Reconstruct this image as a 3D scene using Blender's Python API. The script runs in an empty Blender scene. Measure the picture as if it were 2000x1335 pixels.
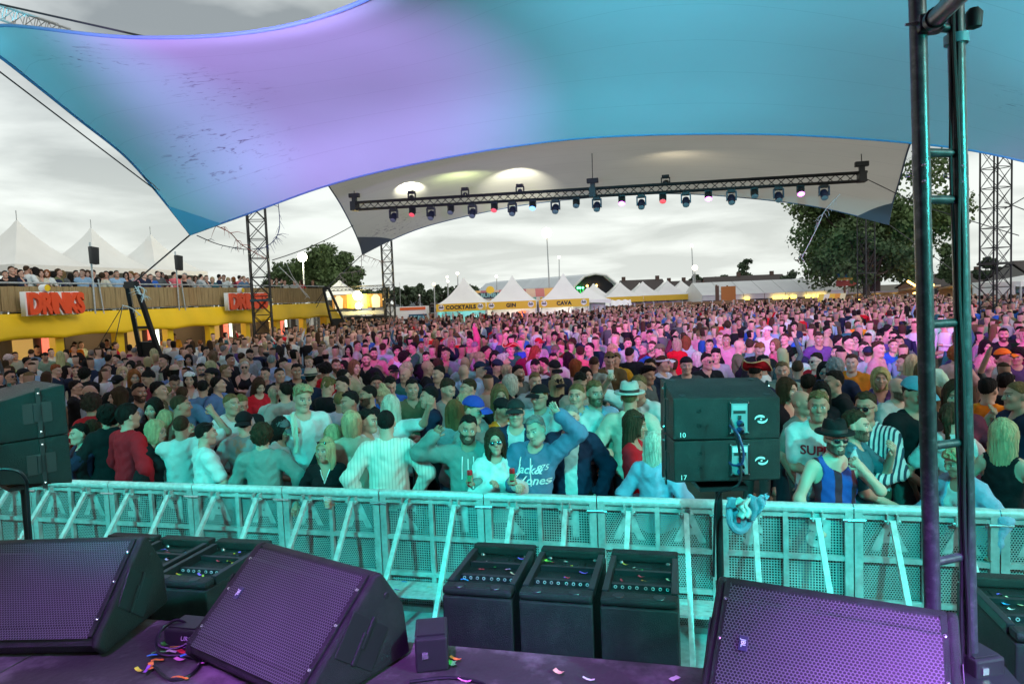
import bpy, bmesh, math, random
import numpy as np
from mathutils import Vector, Matrix, Euler
from mathutils.bvhtree import BVHTree
random.seed(7); RNG = np.random.default_rng(7)
SC = bpy.context.scene
COL = SC.collection
R = math.radians
# ---------------------------------------------------------------- camera
F = 1333.0; CH = 3.0
YAW, PITCH, ROLL = R(13.9), math.atan(87.5 / F), R(2.3)
CAM = Vector((0, 0, CH))
_right0 = Vector((math.cos(YAW), math.sin(YAW), 0))
_fwd0 = Vector((-math.sin(YAW), math.cos(YAW), 0))
FWD = _fwd0 * math.cos(PITCH) - Vector((0, 0, 1)) * math.sin(PITCH)
_up0 = _right0.cross(FWD)
RIGHT = _right0 * math.cos(ROLL) - _up0 * math.sin(ROLL)
UP = _up0 * math.cos(ROLL) + _right0 * math.sin(ROLL)
cam = bpy.data.cameras.new('camera'); camo = bpy.data.objects.new('camera', cam); COL.objects.link(camo)
cam.lens = 24.0; cam.sensor_width = 36.0; cam.clip_start = 0.05; cam.clip_end = 3000
camo.matrix_world = Matrix(((RIGHT.x, UP.x, -FWD.x, CAM.x), (RIGHT.y, UP.y, -FWD.y, CAM.y), (RIGHT.z, UP.z, -FWD.z, CAM.z), (0, 0, 0, 1)))
SC.camera = camo
# ---------------------------------------------------------------- sky: an overcast evening
SUN_EL, SUN_AZ = R(28), R(112)
wd = bpy.data.worlds.new('World'); SC.world = wd; wd.use_nodes = True
nt = wd.node_tree; nt.nodes.clear()
def N(t, nt_=None, **kw):
    n = (nt_ or nt).nodes.new(t)
    for k, v in kw.items(): setattr(n, k, v)
    return n
def L(a, b, nt_=None): (nt_ or nt).links.new(a, b)
out = N('ShaderNodeOutputWorld'); bg = N('ShaderNodeBackground'); bg.inputs[1].default_value = 0.1
sky = N('ShaderNodeTexSky', sky_type='NISHITA', sun_disc=False, sun_elevation=SUN_EL, sun_rotation=SUN_AZ, altitude=20, air_density=1.6, dust_density=3.0)
tc = N('ShaderNodeTexCoord'); sep = N('ShaderNodeSeparateXYZ'); L(tc.outputs['Generated'], sep.inputs[0])
mx = N('ShaderNodeMath', operation='MAXIMUM'); L(sep.outputs[2], mx.inputs[0]); mx.inputs[1].default_value = 0.0
ad = N('ShaderNodeMath', operation='ADD'); L(mx.outputs[0], ad.inputs[0]); ad.inputs[1].default_value = 0.12
dx = N('ShaderNodeMath', operation='DIVIDE'); L(sep.outputs[0], dx.inputs[0]); L(ad.outputs[0], dx.inputs[1])
dy = N('ShaderNodeMath', operation='DIVIDE'); L(sep.outputs[1], dy.inputs[0]); L(ad.outputs[0], dy.inputs[1])
cb = N('ShaderNodeCombineXYZ'); L(dx.outputs[0], cb.inputs[0]); L(dy.outputs[0], cb.inputs[1])
no = N('ShaderNodeTexNoise'); no.inputs['Scale'].default_value = 0.85; no.inputs['Detail'].default_value = 6; no.inputs['Roughness'].default_value = 0.5; no.inputs['Distortion'].default_value = 0.35
L(cb.outputs[0], no.inputs['Vector'])
cr = N('ShaderNodeValToRGB'); L(no.outputs[0], cr.inputs[0])
e = cr.color_ramp.elements; e[0].position = 0.42; e[0].color = (0.30, 0.32, 0.335, 1); e[1].position = 0.60; e[1].color = (0.90, 0.92, 0.91, 1)
# thinner, brighter cloud towards the horizon all round
hr = N('ShaderNodeValToRGB'); L(mx.outputs[0], hr.inputs[0])
e = hr.color_ramp.elements; e[0].position = 0.0; e[0].color = (1, 1, 1, 1); e[1].position = 0.34; e[1].color = (0, 0, 0, 1)
hz = N('ShaderNodeMixRGB'); hz.inputs[2].default_value = (0.93, 0.95, 0.90, 1); L(cr.outputs[0], hz.inputs[1])
hm = N('ShaderNodeMath', operation='MULTIPLY'); L(hr.outputs[0], hm.inputs[0]); hm.inputs[1].default_value = 0.72; L(hm.outputs[0], hz.inputs[0])
sc10 = N('ShaderNodeMixRGB', blend_type='MULTIPLY'); sc10.inputs[0].default_value = 1; L(hz.outputs[0], sc10.inputs[1]); sc10.inputs[2].default_value = (9.6, 9.9, 9.8, 1)
mixs = N('ShaderNodeMixRGB'); mixs.inputs[0].default_value = 0.90; L(sky.outputs[0], mixs.inputs[1]); L(sc10.outputs[0], mixs.inputs[2])
L(mixs.outputs[0], bg.inputs[0]); L(bg.outputs[0], out.inputs[0])
sun = bpy.data.lights.new('sun', 'SUN'); sun.energy = 1.0; sun.angle = R(30); sun.color = (1.0, 0.95, 0.88)
suno = bpy.data.objects.new('sun', sun); COL.objects.link(suno)
# the Nishita sun sits at azimuth measured from +Y, clockwise
_sd = Vector((math.sin(SUN_AZ) * math.cos(SUN_EL), math.cos(SUN_AZ) * math.cos(SUN_EL), math.sin(SUN_EL)))
suno.rotation_euler = _sd.to_track_quat('Z', 'Y').to_euler(); suno.location = (0, 0, 60)
SC.view_settings.view_transform = 'Standard'; SC.view_settings.look = 'None'
SC.view_settings.exposure = 0.22; SC.view_settings.gamma = 1.0
SC.render.engine = 'CYCLES'
SC.cycles.max_bounces = 6; SC.cycles.diffuse_bounces = 3; SC.cycles.glossy_bounces = 3
SC.cycles.transparent_max_bounces = 24; SC.cycles.transmission_bounces = 6
SC.cycles.sample_clamp_indirect = 6.0
SC.cycles.use_denoising = True
SC.cycles.use_light_tree = True
# ---------------------------------------------------------------- pixel -> place
def ray(px, py): return FWD + RIGHT * ((px - 1000) / F) - UP * ((py - 667.5) / F)
def cp(px, py, d): return CAM + ray(px, py) * d
def gz(px, py, Z): r = ray(px, py); return CAM + r * ((Z - CH) / r.z)
def gy(px, py, Y): r = ray(px, py); return CAM + r * (Y / r.y)
def gx(px, py, X): r = ray(px, py); return CAM + r * (X / r.x)
def proj(p):
    v = Vector(p) - CAM; d = v.dot(FWD)
    return 1000 + F * v.dot(RIGHT) / d, 667.5 - F * v.dot(UP) / d, d
# ---------------------------------------------------------------- mesh builder
class MB:
    def __init__(s): s.v = []; s.f = []
    def add(s, vs, fs):
        b = len(s.v); s.v += [tuple(v) for v in vs]; s.f += [tuple(i + b for i in f) for f in fs]; return s
    def box(s, c, size, rot=None, bev=0.0):
        x, y, z = size[0] / 2, size[1] / 2, size[2] / 2
        if bev > 0:
            b = min(bev, x * .9, y * .9, z * .9); vs = []; 
            bm = bmesh.new(); bmesh.ops.create_cube(bm, size=1.0, matrix=Matrix.Diagonal((2 * x, 2 * y, 2 * z, 1)))
            bmesh.ops.bevel(bm, geom=bm.edges[:], offset=b, segments=2, affect='EDGES', profile=0.6)
            bm.verts.index_update(); vs = [v.co.copy() for v in bm.verts]; fs = [[v.index for v in f.verts] for f in bm.faces]; bm.free()
        else:
            vs = [Vector((i * x, j * y, k * z)) for i in (-1, 1) for j in (-1, 1) for k in (-1, 1)]
            fs = [(0, 1, 3, 2), (4, 6, 7, 5), (0, 4, 5, 1), (2, 3, 7, 6), (0, 2, 6, 4), (1, 5, 7, 3)]
        if rot is not None: m = rot.to_matrix() if not isinstance(rot, Matrix) else rot; vs = [m @ v for v in vs]
        c = Vector(c); return s.add([v + c for v in vs], fs)
    def bar(s, p0, p1, w, h, up=(0, 0, 1), bev=0.0):
        p0, p1 = Vector(p0), Vector(p1); d = (p1 - p0); l = d.length; d.normalize(); u = Vector(up)
        if abs(d.dot(u)) > .98: u = Vector((0, 1, 0))
        x = d.cross(u).normalized(); u = x.cross(d)
        return s.box((p0 + p1) / 2, (w, l, h), Matrix((x, d, u)).transposed(), bev)
    def tube(s, p0, p1, r0, r1=None, n=10, cap=True): return s.path([p0, p1], [r0, r0 if r1 is None else r1], n, cap)
    def path(s, pts, r, n=8, cap=True):
        pts = [Vector(p) for p in pts]; m = len(pts)
        rs = r if isinstance(r, (list, tuple)) else [r] * m
        vs = []; prev = None
        for i, p in enumerate(pts):
            d = (pts[min(i + 1, m - 1)] - pts[max(i - 1, 0)]).normalized()
            if prev is None:
                a = Vector((0, 0, 1)) if abs(d.z) < .9 else Vector((1, 0, 0)); x = d.cross(a).normalized()
            else: x = (prev - d * prev.dot(d)).normalized()
            prev = x; y = d.cross(x)
            for k in range(n): t = 2 * math.pi * k / n; vs.append(p + (x * math.cos(t) + y * math.sin(t)) * rs[i])
        fs = [(i * n + k, i * n + (k + 1) % n, (i + 1) * n + (k + 1) % n, (i + 1) * n + k) for i in range(m - 1) for k in range(n)]
        if cap: fs += [tuple(range(n - 1, -1, -1)), tuple((m - 1) * n + k for k in range(n))]
        return s.add(vs, fs)
    def prism(s, poly, o, ax, ay, an, depth):
        o, ax, ay, an = Vector(o), Vector(ax), Vector(ay), Vector(an); n = len(poly)
        a = [o + ax * p[0] + ay * p[1] for p in poly]; b = [v + an * depth for v in a]
        return s.add(a + b, [tuple(range(n - 1, -1, -1)), tuple(range(n, 2 * n))] + [(i, (i + 1) % n, n + (i + 1) % n, n + i) for i in range(n)])
    def lathe(s, prof, o=(0, 0, 0), n=16, ax=None):
        o = Vector(o); vs = []; M_ = Matrix.Identity(3) if ax is None else Vector(ax).to_track_quat('Z', 'Y').to_matrix()
        for r, z in prof:
            for k in range(n): t = 2 * math.pi * k / n; vs.append(o + M_ @ Vector((r * math.cos(t), r * math.sin(t), z)))
        m = len(prof)
        fs = [(i * n + k, i * n + (k + 1) % n, (i + 1) * n + (k + 1) % n, (i + 1) * n + k) for i in range(m - 1) for k in range(n)]
        return s.add(vs, fs)
    def grid(s, rows):
        m, n = len(rows), len(rows[0])
        return s.add([p for r in rows for p in r], [(i * n + k, i * n + k + 1, (i + 1) * n + k + 1, (i + 1) * n + k) for i in range(m - 1) for k in range(n - 1)])
    def build(s, name, mat=None, parent=None, smooth=False, loc=None, color=None):
        me = bpy.data.meshes.new(name); me.from_pydata(s.v, [], s.f); me.update()
        if smooth: sm(me, smooth if not isinstance(smooth, bool) else 40)
        return obj(name, me, mat, parent, loc, color)
def sm(me, ang=40):
    me.polygons.foreach_set('use_smooth', np.ones(len(me.polygons), bool))
    if ang < 179:
        bm = bmesh.new(); bm.from_mesh(me); a = math.radians(ang)
        for e_ in bm.edges: e_.smooth = not (len(e_.link_faces) == 2 and e_.calc_face_angle(0) > a)
        bm.to_mesh(me); bm.free()
def obj(name, me, mat=None, parent=None, loc=None, color=None):
    o = bpy.data.objects.new(name, me); COL.objects.link(o)
    if mat is not None:
        if not me.materials: me.materials.append(mat)
        elif me.materials[0] != mat: o.material_slots[0].link = 'OBJECT'; o.material_slots[0].material = mat
    if parent is not None: o.parent = parent
    if loc is not None: o.location = loc
    if color is not None: o.color = (*color[:3], 1)
    return o
def tag(o, label, cat, group=None, kind=None):
    o['label'] = label; o['category'] = cat
    if group: o['group'] = group
    if kind: o['kind'] = kind
    return o
def struct(o): o['kind'] = 'structure'; return o
def empty(name, loc=(0, 0, 0), rz=0.0, label=None, cat=None, group=None):
    o = bpy.data.objects.new(name, None); COL.objects.link(o); o.location = loc; o.rotation_euler = (0, 0, rz)
    o.empty_display_size = 0.1
    if label: tag(o, label, cat, group)
    return o
def kids(o): return [c for c in bpy.data.objects if c.parent == o]
_KID = {}
def copy_tree(o, parent=None):
    c = o.copy(); COL.objects.link(c); c.parent = parent
    for ch in (_KID[o.name] if o.name in _KID else kids(o)):
        copy_tree(ch, c)
    return c
def bez(ps, n=20):
    ps = [Vector(p) for p in ps]; o = []
    for i in range(len(ps) - 1):
        p0, p1, p2, p3 = ps[max(i - 1, 0)], ps[i], ps[i + 1], ps[min(i + 2, len(ps) - 1)]
        for k in range(n):
            t = k / n; o.append(.5 * ((2 * p1) + (p2 - p0) * t + (2 * p0 - 5 * p1 + 4 * p2 - p3) * t * t + (3 * p1 - p0 - 3 * p2 + p3) * t ** 3))
    o.append(ps[-1]); return o
def text_mesh(txt, size=1.0, extrude=0.01, offset=0.0, shear=0.0, spacing=1.0, align='CENTER', res=3):
    cu = bpy.data.curves.new('lettering', 'FONT'); cu.body = txt; cu.size = size; cu.extrude = extrude; cu.offset = offset; cu.shear = shear
    cu.space_character = spacing; cu.align_x = align; cu.align_y = 'CENTER'; cu.resolution_u = res
    o = bpy.data.objects.new('lettering', cu); COL.objects.link(o); bpy.context.view_layer.update()
    me = bpy.data.meshes.new_from_object(o.evaluated_get(bpy.context.evaluated_depsgraph_get()))
    bpy.data.objects.remove(o); bpy.data.curves.remove(cu); me.name = 'lettering'
    return me
def basis(o, x, y, z): return Matrix(((x[0], y[0], z[0], o[0]), (x[1], y[1], z[1], o[1]), (x[2], y[2], z[2], o[2]), (0, 0, 0, 1)))
def lettering(txt, size, o, ax, ay, mat, parent=None, name='lettering', extrude=0.004, sx=1.0, **kw):
    """flat raised letters at o, reading along ax with up = ay"""
    me = text_mesh(txt, size, extrude, **kw); ax, ay = Vector(ax).normalized(), Vector(ay).normalized()
    me.transform(basis(Vector(o), ax * sx, ay, ax.cross(ay)))
    return obj(name, me, mat, parent)
# ---------------------------------------------------------------- materials
MATS = {}
def mat(name, col=(.5, .5, .5), rough=.6, metal=0.0, bump=0.0, bscale=40.0, var=0.0, vscale=6.0, emit=None, estr=1.0, objcol=False, sheen=0.0, trans=0.0, alpha=1.0, spec=.5, coord='Object', stretch=(1, 1, 1), dirt=None, dscale=3.0, damt=.5):
    if name in MATS: return MATS[name]
    m = bpy.data.materials.new(name); m.use_nodes = True; t = m.node_tree; b = t.nodes['Principled BSDF']; MATS[name] = m
    b.inputs['Roughness'].default_value = rough; b.inputs['Metallic'].default_value = metal; b.inputs['Specular IOR Level'].default_value = spec
    b.inputs['Base Color'].default_value = (*col, 1); b.inputs['Alpha'].default_value = alpha
    if trans: b.inputs['Transmission Weight'].default_value = trans
    if sheen: b.inputs['Sheen Weight'].default_value = sheen
    if emit is not None: b.inputs['Emission Color'].default_value = (*emit, 1); b.inputs['Emission Strength'].default_value = estr
    cs = None
    if objcol: oi = N('ShaderNodeObjectInfo', t); cs = oi.outputs['Color']
    def coords():
        c = N('ShaderNodeTexCoord', t); mp = N('ShaderNodeMapping', t); mp.inputs['Scale'].default_value = stretch; L(c.outputs[coord], mp.inputs[0], t); return mp.outputs[0]
    if var or dirt:
        v = coords()
        if var:
            n = N('ShaderNodeTexNoise', t); n.inputs['Scale'].default_value = vscale; n.inputs['Detail'].default_value = 5; L(v, n.inputs['Vector'], t)
            mr = N('ShaderNodeMapRange', t); mr.inputs[1].default_value = .25; mr.inputs[2].default_value = .75; mr.inputs[3].default_value = 1 - var; mr.inputs[4].default_value = 1 + var; L(n.outputs[0], mr.inputs[0], t)
            mu = N('ShaderNodeMixRGB', t, blend_type='MULTIPLY'); mu.inputs[0].default_value = 1; L(mr.outputs[0], mu.inputs[2], t)
            if cs is not None: L(cs, mu.inputs[1], t)
            else: mu.inputs[1].default_value = (*col, 1)
            cs = mu.outputs[0]
        if dirt:
            n = N('ShaderNodeTexNoise', t); n.inputs['Scale'].default_value = dscale; n.inputs['Detail'].default_value = 8; n.inputs['Roughness'].default_value = .65; L(v, n.inputs['Vector'], t)
            rp = N('ShaderNodeValToRGB', t); rp.color_ramp.elements[0].position = .5; rp.color_ramp.elements[1].position = .68; L(n.outputs[0], rp.inputs[0], t)
            q = N('ShaderNodeMath', t, operation='MULTIPLY'); q.inputs[1].default_value = damt; L(rp.outputs[0], q.inputs[0], t)
            mu = N('ShaderNodeMixRGB', t); L(q.outputs[0], mu.inputs[0], t); mu.inputs[2].default_value = (*dirt, 1)
            if cs is not None: L(cs, mu.inputs[1], t)
            else: mu.inputs[1].default_value = (*col, 1)
            cs = mu.outputs[0]
    if cs is not None: L(cs, b.inputs['Base Color'], t)
    if bump:
        v = coords(); n = N('ShaderNodeTexNoise', t); n.inputs['Scale'].default_value = bscale; n.inputs['Detail'].default_value = 4; L(v, n.inputs['Vector'], t)
        bp = N('ShaderNodeBump', t); bp.inputs['Strength'].default_value = bump; bp.inputs['Distance'].default_value = .02; L(n.outputs[0], bp.inputs['Height'], t); L(bp.outputs[0], b.inputs['Normal'], t)
    return m
M = dict(
    black=mat('black_paint', (.018, .019, .02), .5, bump=.15, bscale=300),
    cab=mat('textured_cabinet_coating', (.013, .014, .014), .5, bump=.5, bscale=260, var=.3, vscale=5, dirt=(.07, .068, .062), dscale=9, damt=.22, spec=.35),
    rubber=mat('black_rubber', (.012, .012, .013), .6),
    blackmetal=mat('black_powder_coated_steel', (.022, .023, .025), .38, .3, var=.2),
    alu=mat('galvanised_steel', (.42, .44, .44), .45, .12, var=.25, vscale=14, dirt=(.22, .23, .22), dscale=6, damt=.5),
    alu2=mat('scuffed_aluminium', (.62, .64, .64), .35, .25, var=.25, vscale=18),
    chrome=mat('bolt_steel', (.7, .7, .72), .25, .9),
    truss=mat('dark_truss_paint', (.05, .056, .06), .32, .3, var=.3, vscale=25, dirt=(.25, .25, .25), dscale=22, damt=.35),
    white=mat('white_paint', (.8, .8, .78), .5),
    ink=mat('white_lettering', (.75, .78, .78), .5),
    dark=mat('black_print', (.02, .02, .02), .6),
    wood=mat('stage_board', (.042, .037, .035), .6, bump=.25, bscale=25, var=.4, vscale=3, dirt=(.24, .23, .21), dscale=2.2, damt=.7),
    pvc=mat('white_marquee_pvc', (.78, .78, .74), .45, var=.06, vscale=.8, bump=.05, bscale=2),
    yellow=mat('yellow_tarpaulin', (.84, .53, .008), .55, var=.12, vscale=.7, bump=.2, bscale=1.2),
    ground=mat('trodden_ground', (.10, .085, .06), .9, bump=.5, bscale=6, var=.4, vscale=1.2),
    red=mat('orange_red_sign_face', (.80, .075, .015), .5),
)
# ---------------------------------------------------------------- the stage's own lamps: moving heads on a truss under the stage roof, behind the photographer
def fixture(loc, target, color, power, size_deg, blend=.85, label='', group='stage moving heads over the stage', r=.09):
    loc, target = Vector(loc), Vector(target); d = (target - loc).normalized()
    root = empty('moving_head_lamp', loc, 0, label, 'stage lamp', group)
    MB().box((0, 0, .30), (.34, .26, .12), bev=.02).build('base', M['black'], root)
    MB().box((-.19, 0, .08), (.05, .12, .34), bev=.015).box((.19, 0, .08), (.05, .12, .34), bev=.015).box((0, 0, .225), (.42, .12, .04)).build('yoke', M['black'], root)
    q = d.to_track_quat('Z', 'Y').to_matrix()
    h = MB().lathe([(.02, -.2), (.11, -.18), (.13, -.1), (.13, .08), (.115, .17), (.1, .17)], n=16, ax=d).build('head', M['black'], root, True)
    m = mat('lamp_lens_' + '_'.join('%d' % (c * 99) for c in color), color, .2, emit=color, estr=6)
    MB().lathe([(.1, .172), (.06, .185), (.001, .19)], n=16, ax=d).build('lens', m, h, True)
    li = bpy.data.lights.new('lamp_beam', 'SPOT'); li.energy = power; li.color = color; li.spot_size = R(size_deg); li.spot_blend = blend; li.shadow_soft_size = r
    lo = bpy.data.objects.new('lamp_beam', li); COL.objects.link(lo); lo.parent = root; lo.location = d * .22
    lo.rotation_euler = (-d).to_track_quat('Z', 'Y').to_euler()
    return root
CY = (.015, .90, .82); TEAL = (.08, .56, .74); PUR = (.50, .14, 1.0); LAV = (.58, .31, 1.0); MAG = (.95, .0, .88)
LAMPS = [
 ((-4.2, .3, 2.9), (-6.7, 11.0, 7.1), LAV, 19000, 42, 'violet lamp aimed up at the left half of the canopy'),
 ((-.15, .2, 5.35), (1.8, 11.5, 7.6), TEAL, 20000, 66, 'teal lamp aimed up at the middle of the canopy'),
 ((4.7, .2, 4.6), (11.5, 11.5, 7.4), TEAL, 18000, 66, 'teal lamp aimed up at the right end of the canopy'),
 ((-5.4, .3, 2.9), (-12.9, 12.4, 6.8), TEAL, 11000, 38, 'teal lamp aimed up at the left corner of the canopy'),
 ((-1.0, .2, 5.0), (-1.15, 2.6, 1.3), PUR, 1900, 36, 'violet lamp above the middle monitor wedge'),
 ((1.5, .2, 5.0), (1.25, 2.3, 1.3), PUR, 4000, 40, 'violet lamp above the right monitor wedge'),
 ((-3.0, .2, 5.0), (-2.9, 2.7, 1.2), PUR, 900, 36, 'violet lamp above the left monitor wedge'),
 ((-1.6, -1.5, 3.0), (-3.2, 9.6, 7.0), TEAL, 9000, 56, 'teal lamp aimed up at the near edge of the canopy'),
 ((5.2, 1.2, 4.4), (1.9, 3.1, 2.7), CY, 1500, 58, 'cyan lamp at stage right lighting the ladder truss'),
]
for i_, (x_, t_) in enumerate(((-6.6, -6.0), (-3.4, -3.2), (-.5, -.6), (2.6, 1.8))):
    LAMPS.append(((x_, .2, 5.0), (t_, 6.75, .5), CY, 1750, 37, 'cyan lamp aimed at the barrier, %s from the left' % ('first', 'second', 'third', 'fourth')[i_]))
for i_, (px_, d_, pw_) in enumerate(((900, 28, 7500), (1130, 28, 12000), (1370, 27, 12000), (1620, 26, 12000), (1880, 25, 11500))):
    q_ = cp(px_, 640, d_); LAMPS.append(((-2.4 + 1.2 * i_, .2, 5.1), (q_.x, q_.y, 1.6), MAG, pw_, 21, 'magenta lamp aimed into the crowd, %s from the left' % ('first', 'second', 'third', 'fourth', 'fifth')[i_]))
for loc, tgt, c, pw, sz, lb in LAMPS:
    r_ = fixture(loc, tgt, c, pw, sz, label=lb)
    if loc[2] < 3.5: MB().tube((0, 0, .36), (0, 0, 1.25 - loc[2]), .02, n=8).build('stand', M['black'], r_); MB().lathe([(.22, 0), (.2, .03), (.03, .06)], (0, 0, 1.21 - loc[2]), 16).build('stand_base', M['black'], r_)
# ---------------------------------------------------------------- ground, stage
g = MB(); n = 24
g.grid([[(-400 + 800 * i / n, -200 + 1000 * j / n, 0) for i in range(n + 1)] for j in range(n + 1)])
struct(g.build('ground', M['ground']))
def lattice(mb, p0, p1, w, ntube=.03, nbr=.013, bays=None, up=(0, 0, 1), tri=False, hor=True):
    """square (or triangular) lattice beam from p0 to p1, returned as chord list / brace builder"""
    p0, p1 = Vector(p0), Vector(p1); d = p1 - p0; l = d.length; d.normalize(); u = Vector(up)
    if abs(d.dot(u)) > .95: u = Vector((0, 1, 0))
    x = d.cross(u).normalized(); u = x.cross(d)
    offs = [(-1, -1), (1, -1), (1, 1), (-1, 1)] if not tri else [(-1, .6), (1, .6), (0, -1)]
    ch = [(x * a + u * b) * (w / 2) for a, b in offs]; bays = bays or max(2, round(l / w))
    for c in ch: mb[0].tube(p0 + c, p1 + c, ntube, n=6)
    for i in range(bays):
        a, b = p0 + d * (l * i / bays), p0 + d * (l * (i + 1) / bays)
        for k in range(len(ch)):
            c0, c1 = ch[k], ch[(k + 1) % len(ch)]
            if hor: mb[1].tube(a + c0, a + c1, nbr, n=4, cap=False)
            mb[1].tube(a + c0, b + c1, nbr, n=4, cap=False)
            if hor == 2: mb[1].tube(a + c1, b + c0, nbr, n=4, cap=False)
ST = 1.2; SY = 3.26
stage = struct(empty('stage')); 
# decks of black plywood with clipped corners
xs = [-9.4, -7.4, -5.4, -3.4, -2.0, .165, 2.2, 4.2, 6.2]
for i in range(len(xs) - 1):
    for j, (y1, y0) in enumerate(((SY, 1.4), (1.39, -.6), (-.61, -2.6), (-2.61, -4.6))):
        a, b = xs[i] + .006, xs[i + 1] - .006; c = .09 if j == 0 else .02
        poly = [(a, y0), (b, y0), (b, y1 - c), (b - c, y1), (a + c, y1), (a, y1 - c)]
        MB().prism(poly, (0, 0, ST - .1), (1, 0, 0), (0, 1, 0), (0, 0, 1), .1).build('deck_board', M['wood'], stage)
MB().box((-1.6, -.6, .53), (15.4, 7.9, 1.05)).build('understage_skirt', M['black'], stage)
# unseen stage back wall and roof; roof lengthened over the pit to block sky light
MB().box((-1.6, .1, 9.3), (20, 12.2, .12)).build('roof', M['black'], stage)
MB().box((-1.6, -5.9, 4.3), (20, .1, 8.6)).build('back_wall', M['black'], stage)
for (y, z, lb) in ((.2, 5.78, 'black lamp truss above the middle of the stage'),):
    t = empty('lamp_truss', (0, y, z), 0, lb, 'truss', 'trusses over the stage'); a = (MB(), MB())
    lattice(a, (-7, 0, 0), (7, 0, 0), .3, .025, .01, 40)
    a[0].build('chords', M['blackmetal'], t, True); a[1].build('braces', M['blackmetal'], t)
# ---------------------------------------------------------------- canopies
def curve_fn(pts):
    P = bez(pts, 12); ln = [0]
    for a, b in zip(P, P[1:]): ln.append(ln[-1] + (b - a).length)
    def f(t):
        s = t * ln[-1]
        i = min(max(int(np.searchsorted(ln, s)) - 1, 0), len(P) - 2)
        k = (s - ln[i]) / max(ln[i + 1] - ln[i], 1e-6); return P[i].lerp(P[i + 1], min(max(k, 0), 1))
    return f
def membrane_mat(name, base, spots, trl=.06):
    m = bpy.data.materials.new(name); m.use_nodes = True; t = m.node_tree; t.nodes.clear()
    o = N('ShaderNodeOutputMaterial', t); mxs = N('ShaderNodeMixShader', t); d = N('ShaderNodeBsdfDiffuse', t); tr = N('ShaderNodeBsdfTranslucent', t)
    mxs.inputs[0].default_value = trl
    uv = N('ShaderNodeUVMap', t); sp = N('ShaderNodeSeparateXYZ', t); L(uv.outputs[0], sp.inputs[0], t)
    # welded seams across the cloth
    w = N('ShaderNodeMath', t, operation='MULTIPLY'); w.inputs[1].default_value = 7.0; L(sp.outputs[1], w.inputs[0], t)
    fr = N('ShaderNodeMath', t, operation='FRACT'); L(w.outputs[0], fr.inputs[0], t)
    lt = N('ShaderNodeMath', t, operation='LESS_THAN'); lt.inputs[1].default_value = .011; L(fr.outputs[0], lt.inputs[0], t)
    tcx = N('ShaderNodeTexCoord', t)
    n1 = N('ShaderNodeTexNoise', t); n1.inputs['Scale'].default_value = .45; n1.inputs['Detail'].default_value = 6; L(tcx.outputs['Object'], n1.inputs['Vector'], t)
    mp = N('ShaderNodeMapping', t); mp.inputs['Scale'].default_value = (1.6, 5.0, 3.0); mp.inputs['Rotation'].default_value = (0, 0, .8); L(tcx.outputs['Object'], mp.inputs[0], t)
    n2 = N('ShaderNodeTexNoise', t); n2.inputs['Scale'].default_value = 1.5; n2.inputs['Detail'].default_value = 7; n2.inputs['Roughness'].default_value = .62; n2.inputs['Distortion'].default_value = 1.2; L(mp.outputs[0], n2.inputs['Vector'], t)
    r2 = N('ShaderNodeValToRGB', t); r2.color_ramp.elements[0].position = .57; r2.color_ramp.elements[1].position = .66; L(n2.outputs[0], r2.inputs[0], t)
    msk = None   # soot and creases only where the folded cloth was dragged
    for (u0, v0, su, sv) in spots:
        a = N('ShaderNodeVectorMath', t, operation='SUBTRACT'); a.inputs[1].default_value = (u0, v0, 0); L(uv.outputs[0], a.inputs[0], t)
        b_ = N('ShaderNodeVectorMath', t, operation='DIVIDE'); b_.inputs[1].default_value = (su, sv, 1); L(a.outputs[0], b_.inputs[0], t)
        l = N('ShaderNodeVectorMath', t, operation='LENGTH'); L(b_.outputs[0], l.inputs[0], t)
        s_ = N('ShaderNodeMapRange', t); s_.inputs[1].default_value = 1.0; s_.inputs[2].default_value = .35; L(l.outputs['Value'], s_.inputs[0], t)
        if msk is None: msk = s_.outputs[0]
        else:
            q = N('ShaderNodeMath', t, operation='MAXIMUM'); L(msk, q.inputs[0], t); L(s_.outputs[0], q.inputs[1], t); msk = q.outputs[0]
    mm = N('ShaderNodeMath', t, operation='MULTIPLY'); L(r2.outputs[0], mm.inputs[0], t); L(msk, mm.inputs[1], t)
    c1 = N('ShaderNodeMixRGB', t); c1.inputs[1].default_value = (*base, 1); c1.inputs[2].default_value = (*[c * .86 for c in base], 1); L(n1.outputs[0], c1.inputs[0], t)
    c2 = N('ShaderNodeMixRGB', t); L(mm.outputs[0], c2.inputs[0], t); L(c1.outputs[0], c2.inputs[1], t); c2.inputs[2].default_value = (.24, .20, .24, 1)
    k = N('ShaderNodeMath', t, operation='MULTIPLY'); k.inputs[1].default_value = .3; L(lt.outputs[0], k.inputs[0], t)
    c3 = N('ShaderNodeMixRGB', t); L(k.outputs[0], c3.inputs[0], t); L(c2.outputs[0], c3.inputs[1], t); c3.inputs[2].default_value = (.2, .2, .22, 1)
    L(c3.outputs[0], d.inputs[0], t); L(c3.outputs[0], tr.inputs[0], t)
    L(d.outputs[0], mxs.inputs[1], t); L(tr.outputs[0], mxs.inputs[2], t); L(mxs.outputs[0], o.inputs[0], t)
    return m
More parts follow.
